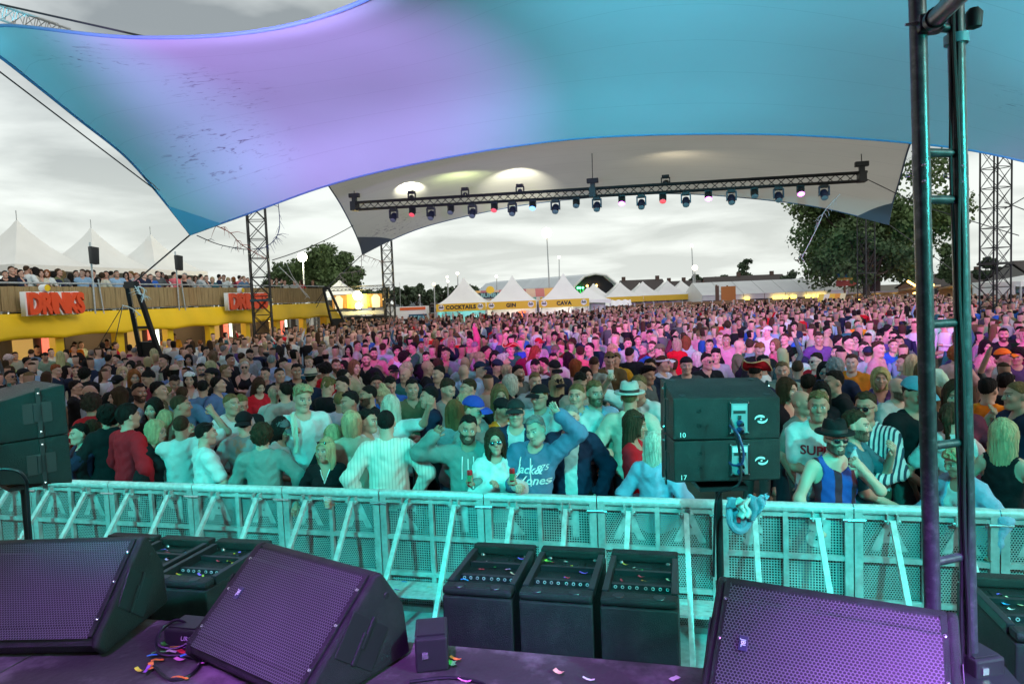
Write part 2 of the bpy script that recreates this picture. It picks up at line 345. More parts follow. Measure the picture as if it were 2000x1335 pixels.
def canopy(name, label, far, near, left, right, sag, material, hem, nu=72, nv=30):
    root = empty(name, (0, 0, 0), 0, label, 'canopy'); f, ne, l, r = map(curve_fn, (far, near, left, right)); G = []
    def S(u, v):
        a = f(u).lerp(ne(u), v); b = l(v).lerp(r(v), u)
        c = f(0).lerp(ne(0), v).lerp(f(1).lerp(ne(1), v), u)
        p = a + b - c; p.z += sag * 16 * u * (1 - u) * v * (1 - v); return p
    for j in range(nv + 1): G.append([S(i / nu, j / nv) for i in range(nu + 1)])
    mb = MB(); mb.grid(G); ob = mb.build('membrane', material, root, 180)
    me = ob.data; uvl = me.uv_layers.new(name='UVMap'); vi = np.zeros(len(me.loops), int); me.loops.foreach_get('vertex_index', vi)
    uvl.data.foreach_set('uv', np.stack([(vi % (nu + 1)) / nu, (vi // (nu + 1)) / nv], 1).ravel().astype(np.float32))
    for e_ in ([G[0]], [G[-1]], [[x[0] for x in G]], [[x[-1] for x in G]]):
        MB().path(e_[0], hem, 8).build('hem_webbing', mat('hem_webbing', (.09, .16, .28), .7), root, True)
    return root, S
Y1 = 17.2
far1 = [gy(x, y, Y1) for x, y in ((372, 458), (500, 412), (640, 362), (800, 322), (1000, 286), (1200, 266), (1500, 262), (1800, 281), (2000, 315), (2300, 400))]
near1 = [cp(-42, 84, 12.0), cp(0, 50, 11.7), cp(250, 73, 10.7), cp(500, 62, 9.7), cp(715, 0, 8.7), cp(930, -140, 7.6), cp(1300, -330, 6.6), cp(1800, -330, 6.6), cp(2500, -100, 8.0)]
left1 = [far1[0], cp(302, 370, 18.5), cp(244, 305, 17.1), cp(155, 234, 15.2), cp(65, 162, 13.5), cp(0, 111, 12.4), near1[0]]
right1 = [far1[-1], (far1[-1] * .5 + near1[-1] * .5) + Vector((-1.2, 0, .3)), near1[-1]]
can1, S1 = canopy('stage_canopy', 'huge pale stretched canopy above the front of the crowd, lit violet and teal', far1, near1, left1, right1, .25,
    membrane_mat('pale_membrane', (.54, .56, .58), [(.10, .86, .08, .13), (.185, .62, .07, .22), (.115, .28, .10, .22), (.9, .35, .03, .12)]), .03)
# fan of reinforcing cloth in the low corner
q = MB(); q.grid([[S1(.045 * i / 5 * (1.02 - j / 5), .13 * j / 5) + Vector((0, -.02, -.02)) for i in range(6)] for j in range(6)]); q.build('corner_patch', mat('blue_corner_patch', (.16, .36, .48), .6), can1, 180)
Y2 = 41.3
far2 = [gy(x, y, Y2) for x, y in ((708, 497), (770, 466), (850, 437), (1000, 404), (1150, 386), (1300, 378), (1450, 386), (1600, 405), (1735, 438))]
near2 = [cp(612, 315, 31), cp(900, 285, 28), cp(1200, 262, 26), cp(1500, 235, 25), cp(1806, 225, 25)]
left2 = [far2[0], cp(703, 478, 43.5), cp(690, 447, 41.0), cp(665, 399, 37), cp(640, 360, 34), near2[0]]
right2 = [far2[-1], cp(1742, 402, 35.5), cp(1757, 352, 32), cp(1776, 285, 28), near2[-1]]
can2, S2 = canopy('far_canopy', 'second grey-beige stretched canopy beyond the first, with a lamp truss under it', far2, near2, left2, right2, .45,
    membrane_mat('beige_membrane', (.74, .72, .65), [(.08, .1, .1, .15)], .34), .035)
# dark patches: doubled cloth of the far canopy
for (u0, v0, du, dv) in ((.0, .0, .05, .12), (.965, .0, .035, .12)):
    q = MB(); q.grid([[S2((u0 + du * 1.5 * i / 5 * (1.02 - j / 5)) if u0 < .5 else (1 - du * 1.5 * i / 5 * (1.02 - j / 5)), v0 + dv * 1.5 * j / 5) + Vector((0, -.05, -.05)) for i in range(6)] for j in range(6)]); q.build('corner_patch', mat('grey_corner_patch', (.22, .27, .33), .6), can2, 180)
bm_ = empty('truss_boom', cp(-60, 4, 13.6), 0, 'pale lattice boom at the upper left corner above the canopy', 'truss'); a = (MB(), MB())
lattice(a, (0, 0, 0), cp(122, 66, 13.0) - cp(-60, 4, 13.6), .26, .024, .011, 9); a[0].build('chords', M['alu'], bm_, True); a[1].build('braces', M['alu'], bm_)
# ---------------------------------------------------------------- lattice towers
def tower(px, d, ztop, w, label):
    p = cp(px, 600, d); root = empty('lattice_tower', (p.x, p.y, 0), YAW + R(16), label, 'tower', 'black lattice towers'); a = (MB(), MB())
    lattice(a, (0, 0, 0), (0, 0, ztop), w, (.04), .017, max(6, round(ztop / .85)), hor=2)
    a[0].build('chords', M['blackmetal'], root, True); a[1].build('braces', M['blackmetal'], root)
    for z in (ztop, ztop * .42): MB().box((0, 0, z), (w + .16, w + .16, .1)).build('platform_ring', M['blackmetal'], root)
    MB().box((0, 0, .06), (w * 1.8, w * 1.8, .12)).build('base_plate', M['blackmetal'], root)
    return root
tower(512, 32, 7.9, .80, 'black lattice tower in front of the second drinks sign')
tower(1943, 30, 8.6, .80, 'black lattice tower right of the ladder truss')
tower(761, 50, 7.6, .74, 'slimmer black lattice tower beside the glowing screen')
tower(1692, 50, 8.8, .80, 'black lattice tower standing in front of the big tree')
# ---------------------------------------------------------------- anchor frames (leaning A-frames that hold the canopy cables)
def aframe(top, foot_a, foot_b, label):
    top, fa, fb = Vector(top), Vector(foot_a), Vector(foot_b); base = (fa + fb) / 2
    root = empty('anchor_frame', (base.x, base.y, 0), 0, label, 'anchor frame', 'leaning black anchor frames'); o = Vector((base.x, base.y, 0)); side = (fb - fa).normalized()
    for s, ft in ((-1, fa), (1, fb)): MB().bar(ft - o, top + side * .16 * s - o, .12, .12).build('leg', M['blackmetal'], root)
    h = .66; MB().bar(fa.lerp(top - side * .16, h) - o, fb.lerp(top + side * .16, h) - o, .08, .08).build('cross_bar', M['blackmetal'], root)
    nrm = (top - base).cross(side).normalized()
    MB().add([fa - o, fb - o, fb.lerp(top + side * .16, .54) - o, fa.lerp(top - side * .16, .54) - o, fa - o + nrm * .04, fb - o + nrm * .04, fb.lerp(top + side * .16, .54) - o + nrm * .04, fa.lerp(top - side * .16, .54) - o + nrm * .04],
             [(0, 1, 2, 3), (7, 6, 5, 4), (0, 4, 5, 1), (1, 5, 6, 2), (2, 6, 7, 3), (3, 7, 4, 0)]).build('ballast_panel', M['black'], root)
    MB().box(top - o, (.36, .2, .2)).build('head_block', M['blackmetal'], root)
    return root
at1 = cp(257, 556, 20.5); fa = cp(283, 690, 22); fb = cp(325, 680, 22); fa.z = fb.z = 0
fa, fb = gy(292, 760, 18.6), gy(342, 752, 18.6); fa.z = fb.z = 0
aframe(at1, fa, fb, 'leaning black anchor frame in front of the yellow bar, near the drinks sign')
at2 = cp(637, 563, 41); fa, fb = cp(662, 680, 41), cp(700, 675, 41); fa.z = fb.z = 0
aframe(at2, fa, fb, 'smaller black anchor frame at the far end of the yellow bar')
# ---------------------------------------------------------------- cables
def cable(pts, r, label, name='steel_cable', m=None, sagz=0.0, n=14):
    if len(pts) == 2:
        a, b = Vector(pts[0]), Vector(pts[1]); pts = [a.lerp(b, i / n) - Vector((0, 0, sagz * 4 * (i / n) * (1 - i / n))) for i in range(n + 1)]
    o = MB().path(pts, r, 6).build(name, m or M['blackmetal'], None, True); return tag(o, label, 'cable')
cable([far1[0], at1], .022, 'taut cable from the low canopy corner to the nearer anchor frame')
cable([far2[0], at2], .028, 'taut cable from the far canopy corner to the far anchor frame')
cable([cp(-60, 95, 13), cp(305, 372, 18.2)], .016, 'thin cable running along the left edge of the big canopy')
cable([cp(-30, 2, 11.5), cp(300, 76, 11.2)], .018, 'thin cable above the upper left edge of the big canopy')
cable([cp(690, 440, 40.5), cp(532, 508, 32)], .022, 'long guy cable from the far canopy to the left tower', sagz=.15)
cable([cp(1693, 350, 30), cp(1800, 402, 29), cp(1990, 460, 28)], .02, 'guy cable from the right end of the lamp truss')
cable([cp(1735, 438, 37.4), cp(1850, 520, 37), cp(1960, 600, 37)], .02, 'guy cable from the right corner of the far canopy')
cable([cp(1962, 408, 30), cp(2080, 340, 27)], .02, 'upper guy cable of the right lattice tower')
cable([cp(1962, 395, 30), cp(2080, 440, 27)], .02, 'lower guy cable of the right lattice tower')
gl = MB().path([cp(240, 596, 20.6), cp(187, 685, 20.6)], .012, 5).path([cp(240, 596, 20.6), cp(224, 670, 20.6)], .012, 5)
tag(gl.build('steel_cable', M['blackmetal']), 'pair of thin stays hanging left of the nearer anchor frame', 'cable')
gl = MB().path([at2, cp(592, 625, 41)], .018, 5).path([at2, cp(600, 636, 41)], .018, 5)
tag(gl.build('steel_cable', M['blackmetal']), 'pair of thin stays beside the far anchor frame', 'cable')
# shredded streamers caught on the cables
def streamer(pts, label, seed, col, nfr=26, ln=.5):
    rr = random.Random(seed); P = bez(pts, 10); mb = MB().path(P, .018, 5)
    for _ in range(nfr):
        p = rr.choice(P); a = Vector((rr.uniform(-1, 1), rr.uniform(-.5, .5), rr.uniform(-1, .2))).normalized() * rr.uniform(.3, 1) * ln
        mb.path([p, p + a * .5 + Vector((0, 0, .04)), p + a + Vector((rr.uniform(-.1, .1), 0, -.1 * ln))], [.014, .010, .004], 4)
    return tag(mb.build('torn_streamer', mat('streamer_%d' % seed, col, .7)), label, 'streamer', 'torn paper streamers on the cables')
streamer([cp(543, 393, 31), cp(546, 425, 31), cp(545, 450, 31), cp(535, 470, 31), cp(515, 484, 31), cp(500, 486, 31)], 'blue fringed streamer hanging beside the left tower', 1, (.05, .06, .16), 26, .55)
streamer([cp(385, 460, 22), cp(430, 478, 26), cp(480, 487, 30), cp(505, 485, 31)], 'dark streamer cord strung from the canopy corner to the left tower', 2, (.04, .05, .08), 14, .3)
streamer([cp(420, 440, 22), cp(450, 455, 24), cp(475, 480, 27), cp(520, 505, 30)], 'reddish torn streamer blowing between canopy corner and tower', 3, (.35, .10, .08), 16, .5)
streamer([cp(545, 520, 32), cp(580, 555, 33), cp(600, 580, 34)], 'white ribbon slanting down behind the left tower', 4, (.6, .6, .6), 3, .3)
streamer([cp(560, 515, 32), cp(575, 545, 33), cp(605, 582, 34)], 'second white ribbon slanting towards the terrace', 5, (.6, .6, .6), 2, .3)
streamer([cp(262, 556, 20.4), cp(275, 575, 20.4), cp(270, 560, 20.4), cp(282, 566, 20.4), cp(277, 590, 20.3)], 'white tangled ribbon on top of the nearer anchor frame', 6, (.65, .65, .62), 12, .3)
streamer([cp(240, 596, 20.4), cp(258, 602, 20.3), cp(275, 616, 20.2)], 'white ribbon tied to the stays of the nearer anchor frame', 7, (.65, .65, .62), 3, .2)
streamer([cp(708, 497, 44.5), cp(730, 505, 45), cp(750, 512, 46)], 'reddish streamer blowing from the far canopy corner', 8, (.25, .12, .10), 14, .8)
streamer([cp(706, 500, 44), cp(702, 528, 43), cp(664, 534, 42), cp(676, 548, 42)], 'streamers tangled above the far anchor frame', 9, (.35, .28, .28), 22, .7)
streamer([cp(1640, 380, 31), cp(1612, 410, 31), cp(1598, 440, 31), cp(1565, 505, 31)], 'pale torn streamer hanging below the right end of the lamp truss', 10, (.6, .6, .62), 12, .6)
# ---------------------------------------------------------------- lamp truss under the far canopy
ta, tb = gy(690, 403, 33), gy(1692, 345, 33); tz = (ta.z + tb.z) / 2
tr = empty('lamp_truss', ((ta.x + tb.x) / 2, 33, 0), 0, 'long black lamp truss hung below the far canopy', 'truss'); o = Vector((tr.location.x, 33, 0)); a = (MB(), MB())
lattice(a, ta - o, tb - o, .36, .05, .018, 60, hor=False)
a[0].build('chords', M['black'], tr, True); a[1].build('braces', M['black'], tr)
for px in (693, 1158, 1683):
    t = (px - 690) / 1002; p = gy(px, 403 - 58 * t, 33) - o
    h = MB().box(p + Vector((0, 0, .55)), (.55, .25, .22), bev=.03).box(p + Vector((0, 0, .3)), (.22, .2, .5)).box(p, (.3, .5, .46)).build('chain_hoist', M['black'], tr)
    MB().tube(p + Vector((0, 0, .6)), p + Vector((0, .2, 2.6)), .02, n=5).build('chain', M['blackmetal'], h)
ORD = ('first', 'second', 'third', 'fourth', 'fifth', 'sixth', 'seventh', 'eighth', 'ninth', 'tenth', 'last')
def truss_lamp(px, big, color=None, k=0):
    t = (px - 690) / 1002; p = gy(px, 403 - 58 * t, 33); lit = color is not None
    word = {None: 'unlit'}.get(color, None) or {PUR2: 'violet-lit', BLU: 'blue-lit', REDL: 'red-dotted'}[color]
    root = empty('moving_head_lamp' if big else 'par_lamp', p, 0, '%s %s under the long truss, %s of its kind from the left' % (word, 'moving-head lamp' if big else 'small par lamp', ORD[k]), 'stage lamp', 'lamps hanging from the long truss')
    s = 1.0 if big else .72
    m_ = M['black'] if not big else mat('dark_blue_lamp_body', (.02, .022, .05), .4)
    MB().box((0, 0, -.3 * s), (.34 * s, .3 * s, .16 * s), bev=.02).tube((0, 0, -.15), (0, 0, -.3 * s), .04).build('clamp', M['black'], root)
    MB().box((-.2 * s, 0, -.52 * s), (.06 * s, .16 * s, .42 * s)).box((.2 * s, 0, -.52 * s), (.06 * s, .16 * s, .42 * s)).build('yoke', m_, root)
    d = Vector((0, -.62, -.78)).normalized()
    h = MB().lathe([(.01, -.2), (.14, -.18), (.17, -.05), (.165, .15), (.15, .24)], Vector((0, 0, -.66)) * s if big else Vector((0, 0, -.6 * s)), 14, d).build('head', m_, root, True)
    c = color or (.35, .4, .45)
    MB().lathe([(.15, .235), (.08, .25), (.001, .255)], Vector((0, 0, -.66)) * s if big else Vector((0, 0, -.6 * s)), 14, d).build('lens', mat('lens_' + word, (.3, .33, .36), .1, emit=c if lit else None, estr=(7 if color == PUR2 else 4 if color == BLU else 1.2)), h, True)
PUR2 = (.85, .12, 1.0); BLU = (.1, .35, 1.0); REDL = (.7, .02, .02)
for k, px in enumerate((768, 841, 922, 1000, 1084, 1165, 1252, 1339, 1428, 1520, 1609)): truss_lamp(px, True, None, k)
for k, (px, c) in enumerate(((805, REDL), (880, None), (965, REDL), (1040, BLU), (1125, None), (1214, PUR2), (1294, REDL), (1383, PUR2), (1473, None), (1563, PUR2))): truss_lamp(px, False, c, k)
# work lights standing on the truss, shining up into the far canopy
def on_surface(S_, px, py):
    best = None
    for i in range(61):
        for j in range(31):
            p = S_(i / 60, j / 30); u, v, _ = proj(p); e_ = (u - px) ** 2 + (v - py) ** 2
            if best is None or e_ < best[0]: best = (e_, p)
    return best[1]
for px, tp, c, pw, sz, lb in ((800, (800, 366), (1, .98, .80), 2200, 58, 'white work lamp on the truss shining up under the left of the far canopy'), (1013, (1014, 348), (1, .98, .80), 2600, 58, 'white work lamp on the truss shining up under the middle of the far canopy'), (905, (900, 375), (.85, 1, .45), 350, 150, 'greenish wide work lamp on the truss under the far canopy'), (1300, (1350, 330), (1, .85, .6), 150, 150, 'warm wide work lamp on the truss under the right of the far canopy')):
    p = gy(px, 403 - 58 * (px - 690) / 1002, 33) + Vector((0, .35, .3)); tg = on_surface(S2, *tp); fixture(p, tg, c, pw, sz, .9, lb, 'work lamps on the long truss')
# ---------------------------------------------------------------- perforated metal (fine holes live in the material)
def perf_mat(name, base, s, hole, hexa, through, rough=.4, metal=.5, inner=(.004, .004, .005)):
    m = bpy.data.materials.new(name); m.use_nodes = True; t = m.node_tree; b = t.nodes['Principled BSDF']; o = t.nodes['Material Output']
    b.inputs['Roughness'].default_value = rough; b.inputs['Metallic'].default_value = metal
    uv = N('ShaderNodeUVMap', t)
    S_ = (s, s * (1.7320508 if hexa else 1), 1)
    def cell(off):
        a = N('ShaderNodeVectorMath', t, operation='ADD'); a.inputs[1].default_value = off; L(uv.outputs[0], a.inputs[0], t)
        d = N('ShaderNodeVectorMath', t, operation='DIVIDE'); d.inputs[1].default_value = S_; L(a.outputs[0], d.inputs[0], t)
        f = N('ShaderNodeVectorMath', t, operation='FRACTION'); L(d.outputs[0], f.inputs[0], t)
        c = N('ShaderNodeVectorMath', t, operation='SUBTRACT'); c.inputs[1].default_value = (.5, .5, 0); L(f.outputs[0], c.inputs[0], t)
        k = N('ShaderNodeVectorMath', t, operation='MULTIPLY'); k.inputs[1].default_value = (S_[0], S_[1], 0); L(c.outputs[0], k.inputs[0], t)
        if not hexa:
            ab = N('ShaderNodeVectorMath', t, operation='ABSOLUTE'); L(k.outputs[0], ab.inputs[0], t); sp = N('ShaderNodeSeparateXYZ', t); L(ab.outputs[0], sp.inputs[0], t)
            q = N('ShaderNodeMath', t, operation='MAXIMUM'); L(sp.outputs[0], q.inputs[0], t); L(sp.outputs[1], q.inputs[1], t); return q.outputs[0]
        l = N('ShaderNodeVectorMath', t, operation='LENGTH'); L(k.outputs[0], l.inputs[0], t); return l.outputs['Value']
    d = cell((10, 10, 0))
    if hexa:
        q = N('ShaderNodeMath', t, operation='MINIMUM'); L(d, q.inputs[0], t); L(cell((10 + s / 2, 10 + s * .8660254, 0)), q.inputs[1], t); d = q.outputs[0]
    mr = N('ShaderNodeMapRange', t); mr.inputs[1].default_value = hole * 1.08; mr.inputs[2].default_value = hole * .92; L(d, mr.inputs[0], t)
    tc_ = N('ShaderNodeTexCoord', t); nn = N('ShaderNodeTexNoise', t); nn.inputs['Scale'].default_value = 5; nn.inputs['Detail'].default_value = 6; L(tc_.outputs['Object'], nn.inputs['Vector'], t)
    cc = N('ShaderNodeMixRGB', t); cc.inputs[1].default_value = (*[c * .72 for c in base], 1); cc.inputs[2].default_value = (*[min(1, c * 1.2) for c in base], 1); L(nn.outputs[0], cc.inputs[0], t)
    if through:
        L(cc.outputs[0], b.inputs['Base Color'], t); tr_ = N('ShaderNodeBsdfTransparent', t); ms = N('ShaderNodeMixShader', t)
        L(mr.outputs[0], ms.inputs[0], t); L(b.outputs[0], ms.inputs[1], t); L(tr_.outputs[0], ms.inputs[2], t); L(ms.outputs[0], o.inputs[0], t)
    else:
        c2 = N('ShaderNodeMixRGB', t); L(mr.outputs[0], c2.inputs[0], t); L(cc.outputs[0], c2.inputs[1], t); c2.inputs[2].default_value = (*inner, 1); L(c2.outputs[0], b.inputs['Base Color'], t)
        bp = N('ShaderNodeBump', t); bp.invert = True; bp.inputs['Strength'].default_value = .9; bp.inputs['Distance'].default_value = .004; L(mr.outputs[0], bp.inputs['Height'], t); L(bp.outputs[0], b.inputs['Normal'], t)
    return m
def uv_planar(ob, ax, ay):
    me = ob.data; ax, ay = np.array(ax, float), np.array(ay, float); co = np.zeros(len(me.vertices) * 3, np.float32); me.vertices.foreach_get('co', co); co = co.reshape(-1, 3)
    vi = np.zeros(len(me.loops), int); me.loops.foreach_get('vertex_index', vi); p = co[vi]
    me.uv_layers.new(name='UVMap').data.foreach_set('uv', np.stack([p @ ax, p @ ay], 1).ravel().astype(np.float32))
PERF_R = perf_mat('perforated_sheet_round', (.36, .38, .38), .021, .0066, True, True, .5, .1)
PERF_S = perf_mat('perforated_sheet_square', (.36, .38, .38), .023, .0070, False, True, .5, .1)
GRILLE = perf_mat('hex_speaker_grille', (.11, .11, .12), .0145, .0058, True, False, .5, .0)
# ---------------------------------------------------------------- crowd barrier
BY = 5.97; PW = 1.045; BX0 = -1.80
def barrier_parts(root, letters, square):
    P = PERF_S if square else PERF_R
    for s in (-1, 1): MB().box((s * (PW / 2 - .036), -.012, .6), (.062, .05, 1.14)).build('side_post', M['alu'], root)
    MB().box((0, -.014, .6), (.038, .04, 1.06)).build('centre_post', M['alu'], root)
    for z, h in ((.755, .042), (.40, .042), (.05, .06), (1.105, .03)):
        for s in (-1, 1): MB().box((s * (PW / 4 - .024), -.016, z), (PW / 2 - .088, .034, h)).build('cross_rail', M['alu'], root)
    MB().path([(-PW / 2 + .004, 0, 1.165), (PW / 2 - .004, 0, 1.165)], .042, 14).build('top_rail', M['alu2'], root, True)
    for s in (-1, 1):
        o = MB().box((s * (PW / 4 - .024), .016, .585), (PW / 2 - .09, .003, 1.02)).build('perforated_sheet', P, root); uv_planar(o, (1, 0, 0), (0, 0, 1))
        lettering(letters[0 if s < 0 else 1], .34, (s * PW / 4 + .01, .012, .935), (-1, 0, 0), (0, 0, 1), M['alu'], root, 'blank_letter', .002, offset=.012, sx=1.05)
        # raking brace to the foot
        b = MB().bar((s * .245, -.055, 1.09), (s * .27, -1.0, .03), .042, .03, up=(0, -1, 0)).build('brace', M['alu2'], root)
        MB().box((s * .245 - .035, -.05, 1.105), (.012, .05, .075)).box((s * .245 + .035, -.05, 1.105), (.012, .05, .075)).tube((s * .245 - .06, -.06, 1.09), (s * .245 + .06, -.06, 1.09), .010, n=8).build('hinge', M['alu'], b)
    MB().tube((PW / 2 - .085, -.052, 1.085), (PW / 2 + .085, -.052, 1.085), .011, n=8).build('latch_pin', M['chrome'], root)
    for k in range(3): MB().box((0, -.10 - .105 * k, .325), (PW * .94, .095, .024)).build('step_plank', M['alu2'], root)
    MB().box((0, -.5, .016), (PW * .97, 1.0, .028)).build('foot_plate', M['alu'], root)
LET = {-6: ('A', 'A'), -5: ('A', 'A'), -4: ('2', 'P'), -3: ('A', 'A'), -2: ('A', 'A'), -1: ('2', 'P'), 0: ('2', 'P'), 1: ('A', 'A'), 2: ('a', 'B'), 3: ('A', 'A'), 4: ('A', 'A'), 5: ('a', 'B')}
WHERE = {-6: 'at the far left edge of the picture', -5: 'under the left loudspeaker pair', -4: 'in front of the man in the red sweater', -3: 'in front of the two men in white tops', -2: 'in front of the woman in black V-neck',
         -1: 'in front of the cream knitted sweater', 0: 'below the trio leaning and waving', 1: 'right of the trio, left of the right speaker pole', 2: 'behind the hanging denim jacket',
         3: 'behind and left of the ladder truss', 4: 'at the right edge of the picture', 5: 'beyond the right edge'}
SEQ = [-6, -5, -4, -3, -2, -1, 0, 1, 2, 3, 4, 5]
for k in SEQ:
    # joint 932 -> -1.80 ; panel k spans X from BX0 + k*PW
    r_ = empty('barrier_panel', (BX0 + (k + .5) * PW, BY, 0), 0, 'perforated metal barrier panel ' + WHERE[k], 'barrier', 'crowd barrier panels')
    barrier_parts(r_, LET[k], k in (-4, -1, 0, 2, 5))
# ---------------------------------------------------------------- subwoofers standing in the pit
SUBD = mat('sub_recess', (.012, .012, .013), .5)
def subwoofer(root, w=.46, d=.78, h=1.175):
    MB().box((0, 0, h / 2 - .03), (w, d, h - .06), bev=.012).build('cabinet', M['cab'], root)
    MB().box((0, -d / 2 + .045, h - .025), (w - .004, .10, .05), bev=.018).build('front_lip', M['cab'], root)
    MB().box((0, d / 2 - .045, h - .02), (w - .004, .09, .06), bev=.012).build('rear_lip', M['cab'], root)
    for s in (-1, 1): MB().box((s * (w / 2 - .021), 0, h - .03), (.04, d - .21, .06), bev=.005).build('side_rail', M['blackmetal'], root)
    for y in (-.12, .10): 
        c = MB().box((0, y, h - .042), (w - .09, .028, .034)).build('cross_bar', M['blackmetal'], root)
        if y < 0:
            for i in range(8):
                x = -.16 + .045 * (i % 4) + (.19 if i > 3 else 0); MB().lathe([(.006, -.002), (.011, -.001), (.011, .004), (.006, .004)], (x, y - .014, h - .042), 8, (0, -1, 0)).build('pin_hole_ring', M['alu'], c)
    for y, n_ in ((.225, 1), (-.245, 2)):
        p = MB().box((0, y, h - .062), (.21, .10, .014), bev=.005).build('handle_pan', M['cab'], root)
        for i in range(n_):
            x = 0 if n_ == 1 else (-.05 + .1 * i); MB().box((x, y, h - .053), (.12 if n_ == 1 else .07, .055, .008), bev=.003).build('hand_slot', SUBD, p)
    for s in (-1, 1):
        for y in (-.30, .31): MB().lathe([(.001, .016), (.012, .014), (.016, 0)], (s * (w / 2 - .07), y, h - .058), 10).build('bolt', M['chrome'], root, True)
        MB().tube((s * .12, -d / 2 + .03, h + .001), (s * .12, -d / 2 + .03, h + .006), .036, .033, 14).build('foot_cup', M['blackmetal'], root)
    for s in (-1, 1): MB().box((s * .085, -d / 2 - .001, .36), (.11, .01, .06), bev=.004).build('front_slot', SUBD, root)
SW = 'black subwoofer standing on end in the pit, '
for X, Yc, lb in ((-1.29, 4.40, SW + 'left of the three in the middle'), (-.785, 4.40, SW + 'centre one of the three'), (-.28, 4.40, SW + 'right of the three in the middle'),
              (-3.36, 4.22, SW + 'between the left and middle monitor wedges'), (-3.87, 4.22, SW + 'half hidden behind the left monitor wedge'), (-4.38, 4.22, SW + 'farthest left, behind the left monitor wedge'),
              (1.87, 4.30, SW + 'right of the ladder truss'), (2.40, 4.30, SW + 'at the right edge of the picture')):
    subwoofer(empty('subwoofer', (X, Yc, 0), 0, lb, 'subwoofer', 'subwoofers in the pit'))
# ---------------------------------------------------------------- monitor wedges
WEDGE = [(-.42, .0), (-.47, .06), (-.455, .115), (-.02, .475), (.03, .48), (.17, .27), (.20, .0)]
def bevelled(mb, name, m, parent, off=.012, seg=2, ang=30):
    me = bpy.data.meshes.new(name); me.from_pydata(mb.v, [], mb.f); bm = bmesh.new(); bm.from_mesh(me); bmesh.ops.recalc_face_normals(bm, faces=bm.faces[:])
    es = [e_ for e_ in bm.edges if len(e_.link_faces) == 2 and e_.calc_face_angle(0) > R(ang)]
    bmesh.ops.bevel(bm, geom=es, offset=off, segments=seg, affect='EDGES', profile=.6); bm.to_mesh(me); bm.free(); sm(me, 35)
    return obj(name, me, m, parent)
def wedge(root, w=.93):
    end = M['cab']
    body = MB().prism([(y * .975 + .003, .008 + z * .975) for y, z in WEDGE], (-w / 2 + .03, 0, 0), (0, 1, 0), (0, 0, 1), (1, 0, 0), w - .06)
    bevelled(body, 'cabinet', end, root, .01)
    for s in (-1, 1):
        e_ = MB().prism(WEDGE, (s * (w / 2) - (.045 if s > 0 else 0), 0, 0), (0, 1, 0), (0, 0, 1), (1, 0, 0), .045)
        ep = bevelled(e_, 'end_panel', end, root, .02, 3)
        MB().box((s * (w / 2 + .001), -.12, .20), (.006, .27, .21), Euler((R(-38), 0, 0)), bev=.002).build('handle_recess', SUBD, ep)
        for k in (-.035, .045): MB().box((s * (w / 2 + .004), -.12 + k * .8, .20 + k * .62), (.014, .022, .15), Euler((R(-38), 0, 0)), bev=.005).build('handle_bar', M['blackmetal'], ep)
        MB().lathe([(.001, .004), (.014, .003), (.017, 0)], (s * w / 2, .05, .36), 12, (s, 0, 0)).build('socket', SUBD, ep)
    a, b = Vector((0, WEDGE[2][0], WEDGE[2][1])), Vector((0, WEDGE[3][0], WEDGE[3][1])); u = (b - a).normalized(); nn = Vector((0, -u.z, u.y)) if True else None
    l = (b - a).length; gw = w - .12
    # folded grille: lower lip, long face, upper lip
    prof = [(-.01, .004), (.045, .005), (.06, .011), (l - .085, .011), (l - .07, .005), (l - .012, .004)]
    rows = [[Vector((x, 0, 0)) + a + u * p + nn * q for x in (-gw / 2, gw / 2)] for p, q in prof]
    g_ = MB(); g_.grid(rows); go = g_.build('grille', GRILLE, root); uv_planar(go, (1, 0, 0), u)
    for s in (-1, 1): MB().prism([(0, -.012), (l, -.012), (l, .007), (0, .007)], a + Vector((s * (gw / 2 + .009) - .012, 0, 0)), u, nn, (1, 0, 0), .024).build('grille_border', M['cab'], root)
    for s in (-1, 1):
        for p in (.09, .30, .48): MB().lathe([(.001, .006), (.007, .004), (.009, 0)], a + u * p + nn * .008 + Vector((s * (gw / 2 + .009), 0, 0)), 8, nn).build('grille_screw', M['chrome'], root, True)
    c = a + u * (l * .52) + nn * .015 + Vector((-gw / 2 + .09, 0, 0))
    bd = MB().box(c, (.034, .062, .006), Matrix((Vector((1, 0, 0)), u, nn)).transposed()).build('badge', mat('badge_blue', (.04, .04, .09), .35), root)
    lettering('JBL', .026, c + nn * .005, u * -1, Vector((1, 0, 0)), M['ink'], bd, 'lettering', .0008, offset=.0006)
    for s in (-1, 1): MB().box((s * .3, -.1, -.004), (.06, .3, .012)).build('rubber_foot', M['rubber'], root)
def put_wedge(tl, tr, label, z=1.68, rx=0.0):
    A, B = gz(*tl, z), gz(*tr, z); d = (B - A); yaw = math.atan2(d.y, d.x); mid = (A + B) / 2
    root = empty('monitor_wedge', (mid.x, mid.y, ST + .012), yaw, label, 'stage monitor', 'monitor wedges on the stage'); wedge(root, max(.8, min(1.0, d.length)))
    return root
put_wedge((-22, 1060), (283, 1052), 'black stage monitor wedge at the left edge, in shadow')
put_wedge((505, 1062), (738, 1126), 'black monitor wedge left of centre, its right end panel turned into view')
put_wedge((1402, 1131), (1872, 1206), 'violet-lit monitor wedge at the bottom right')
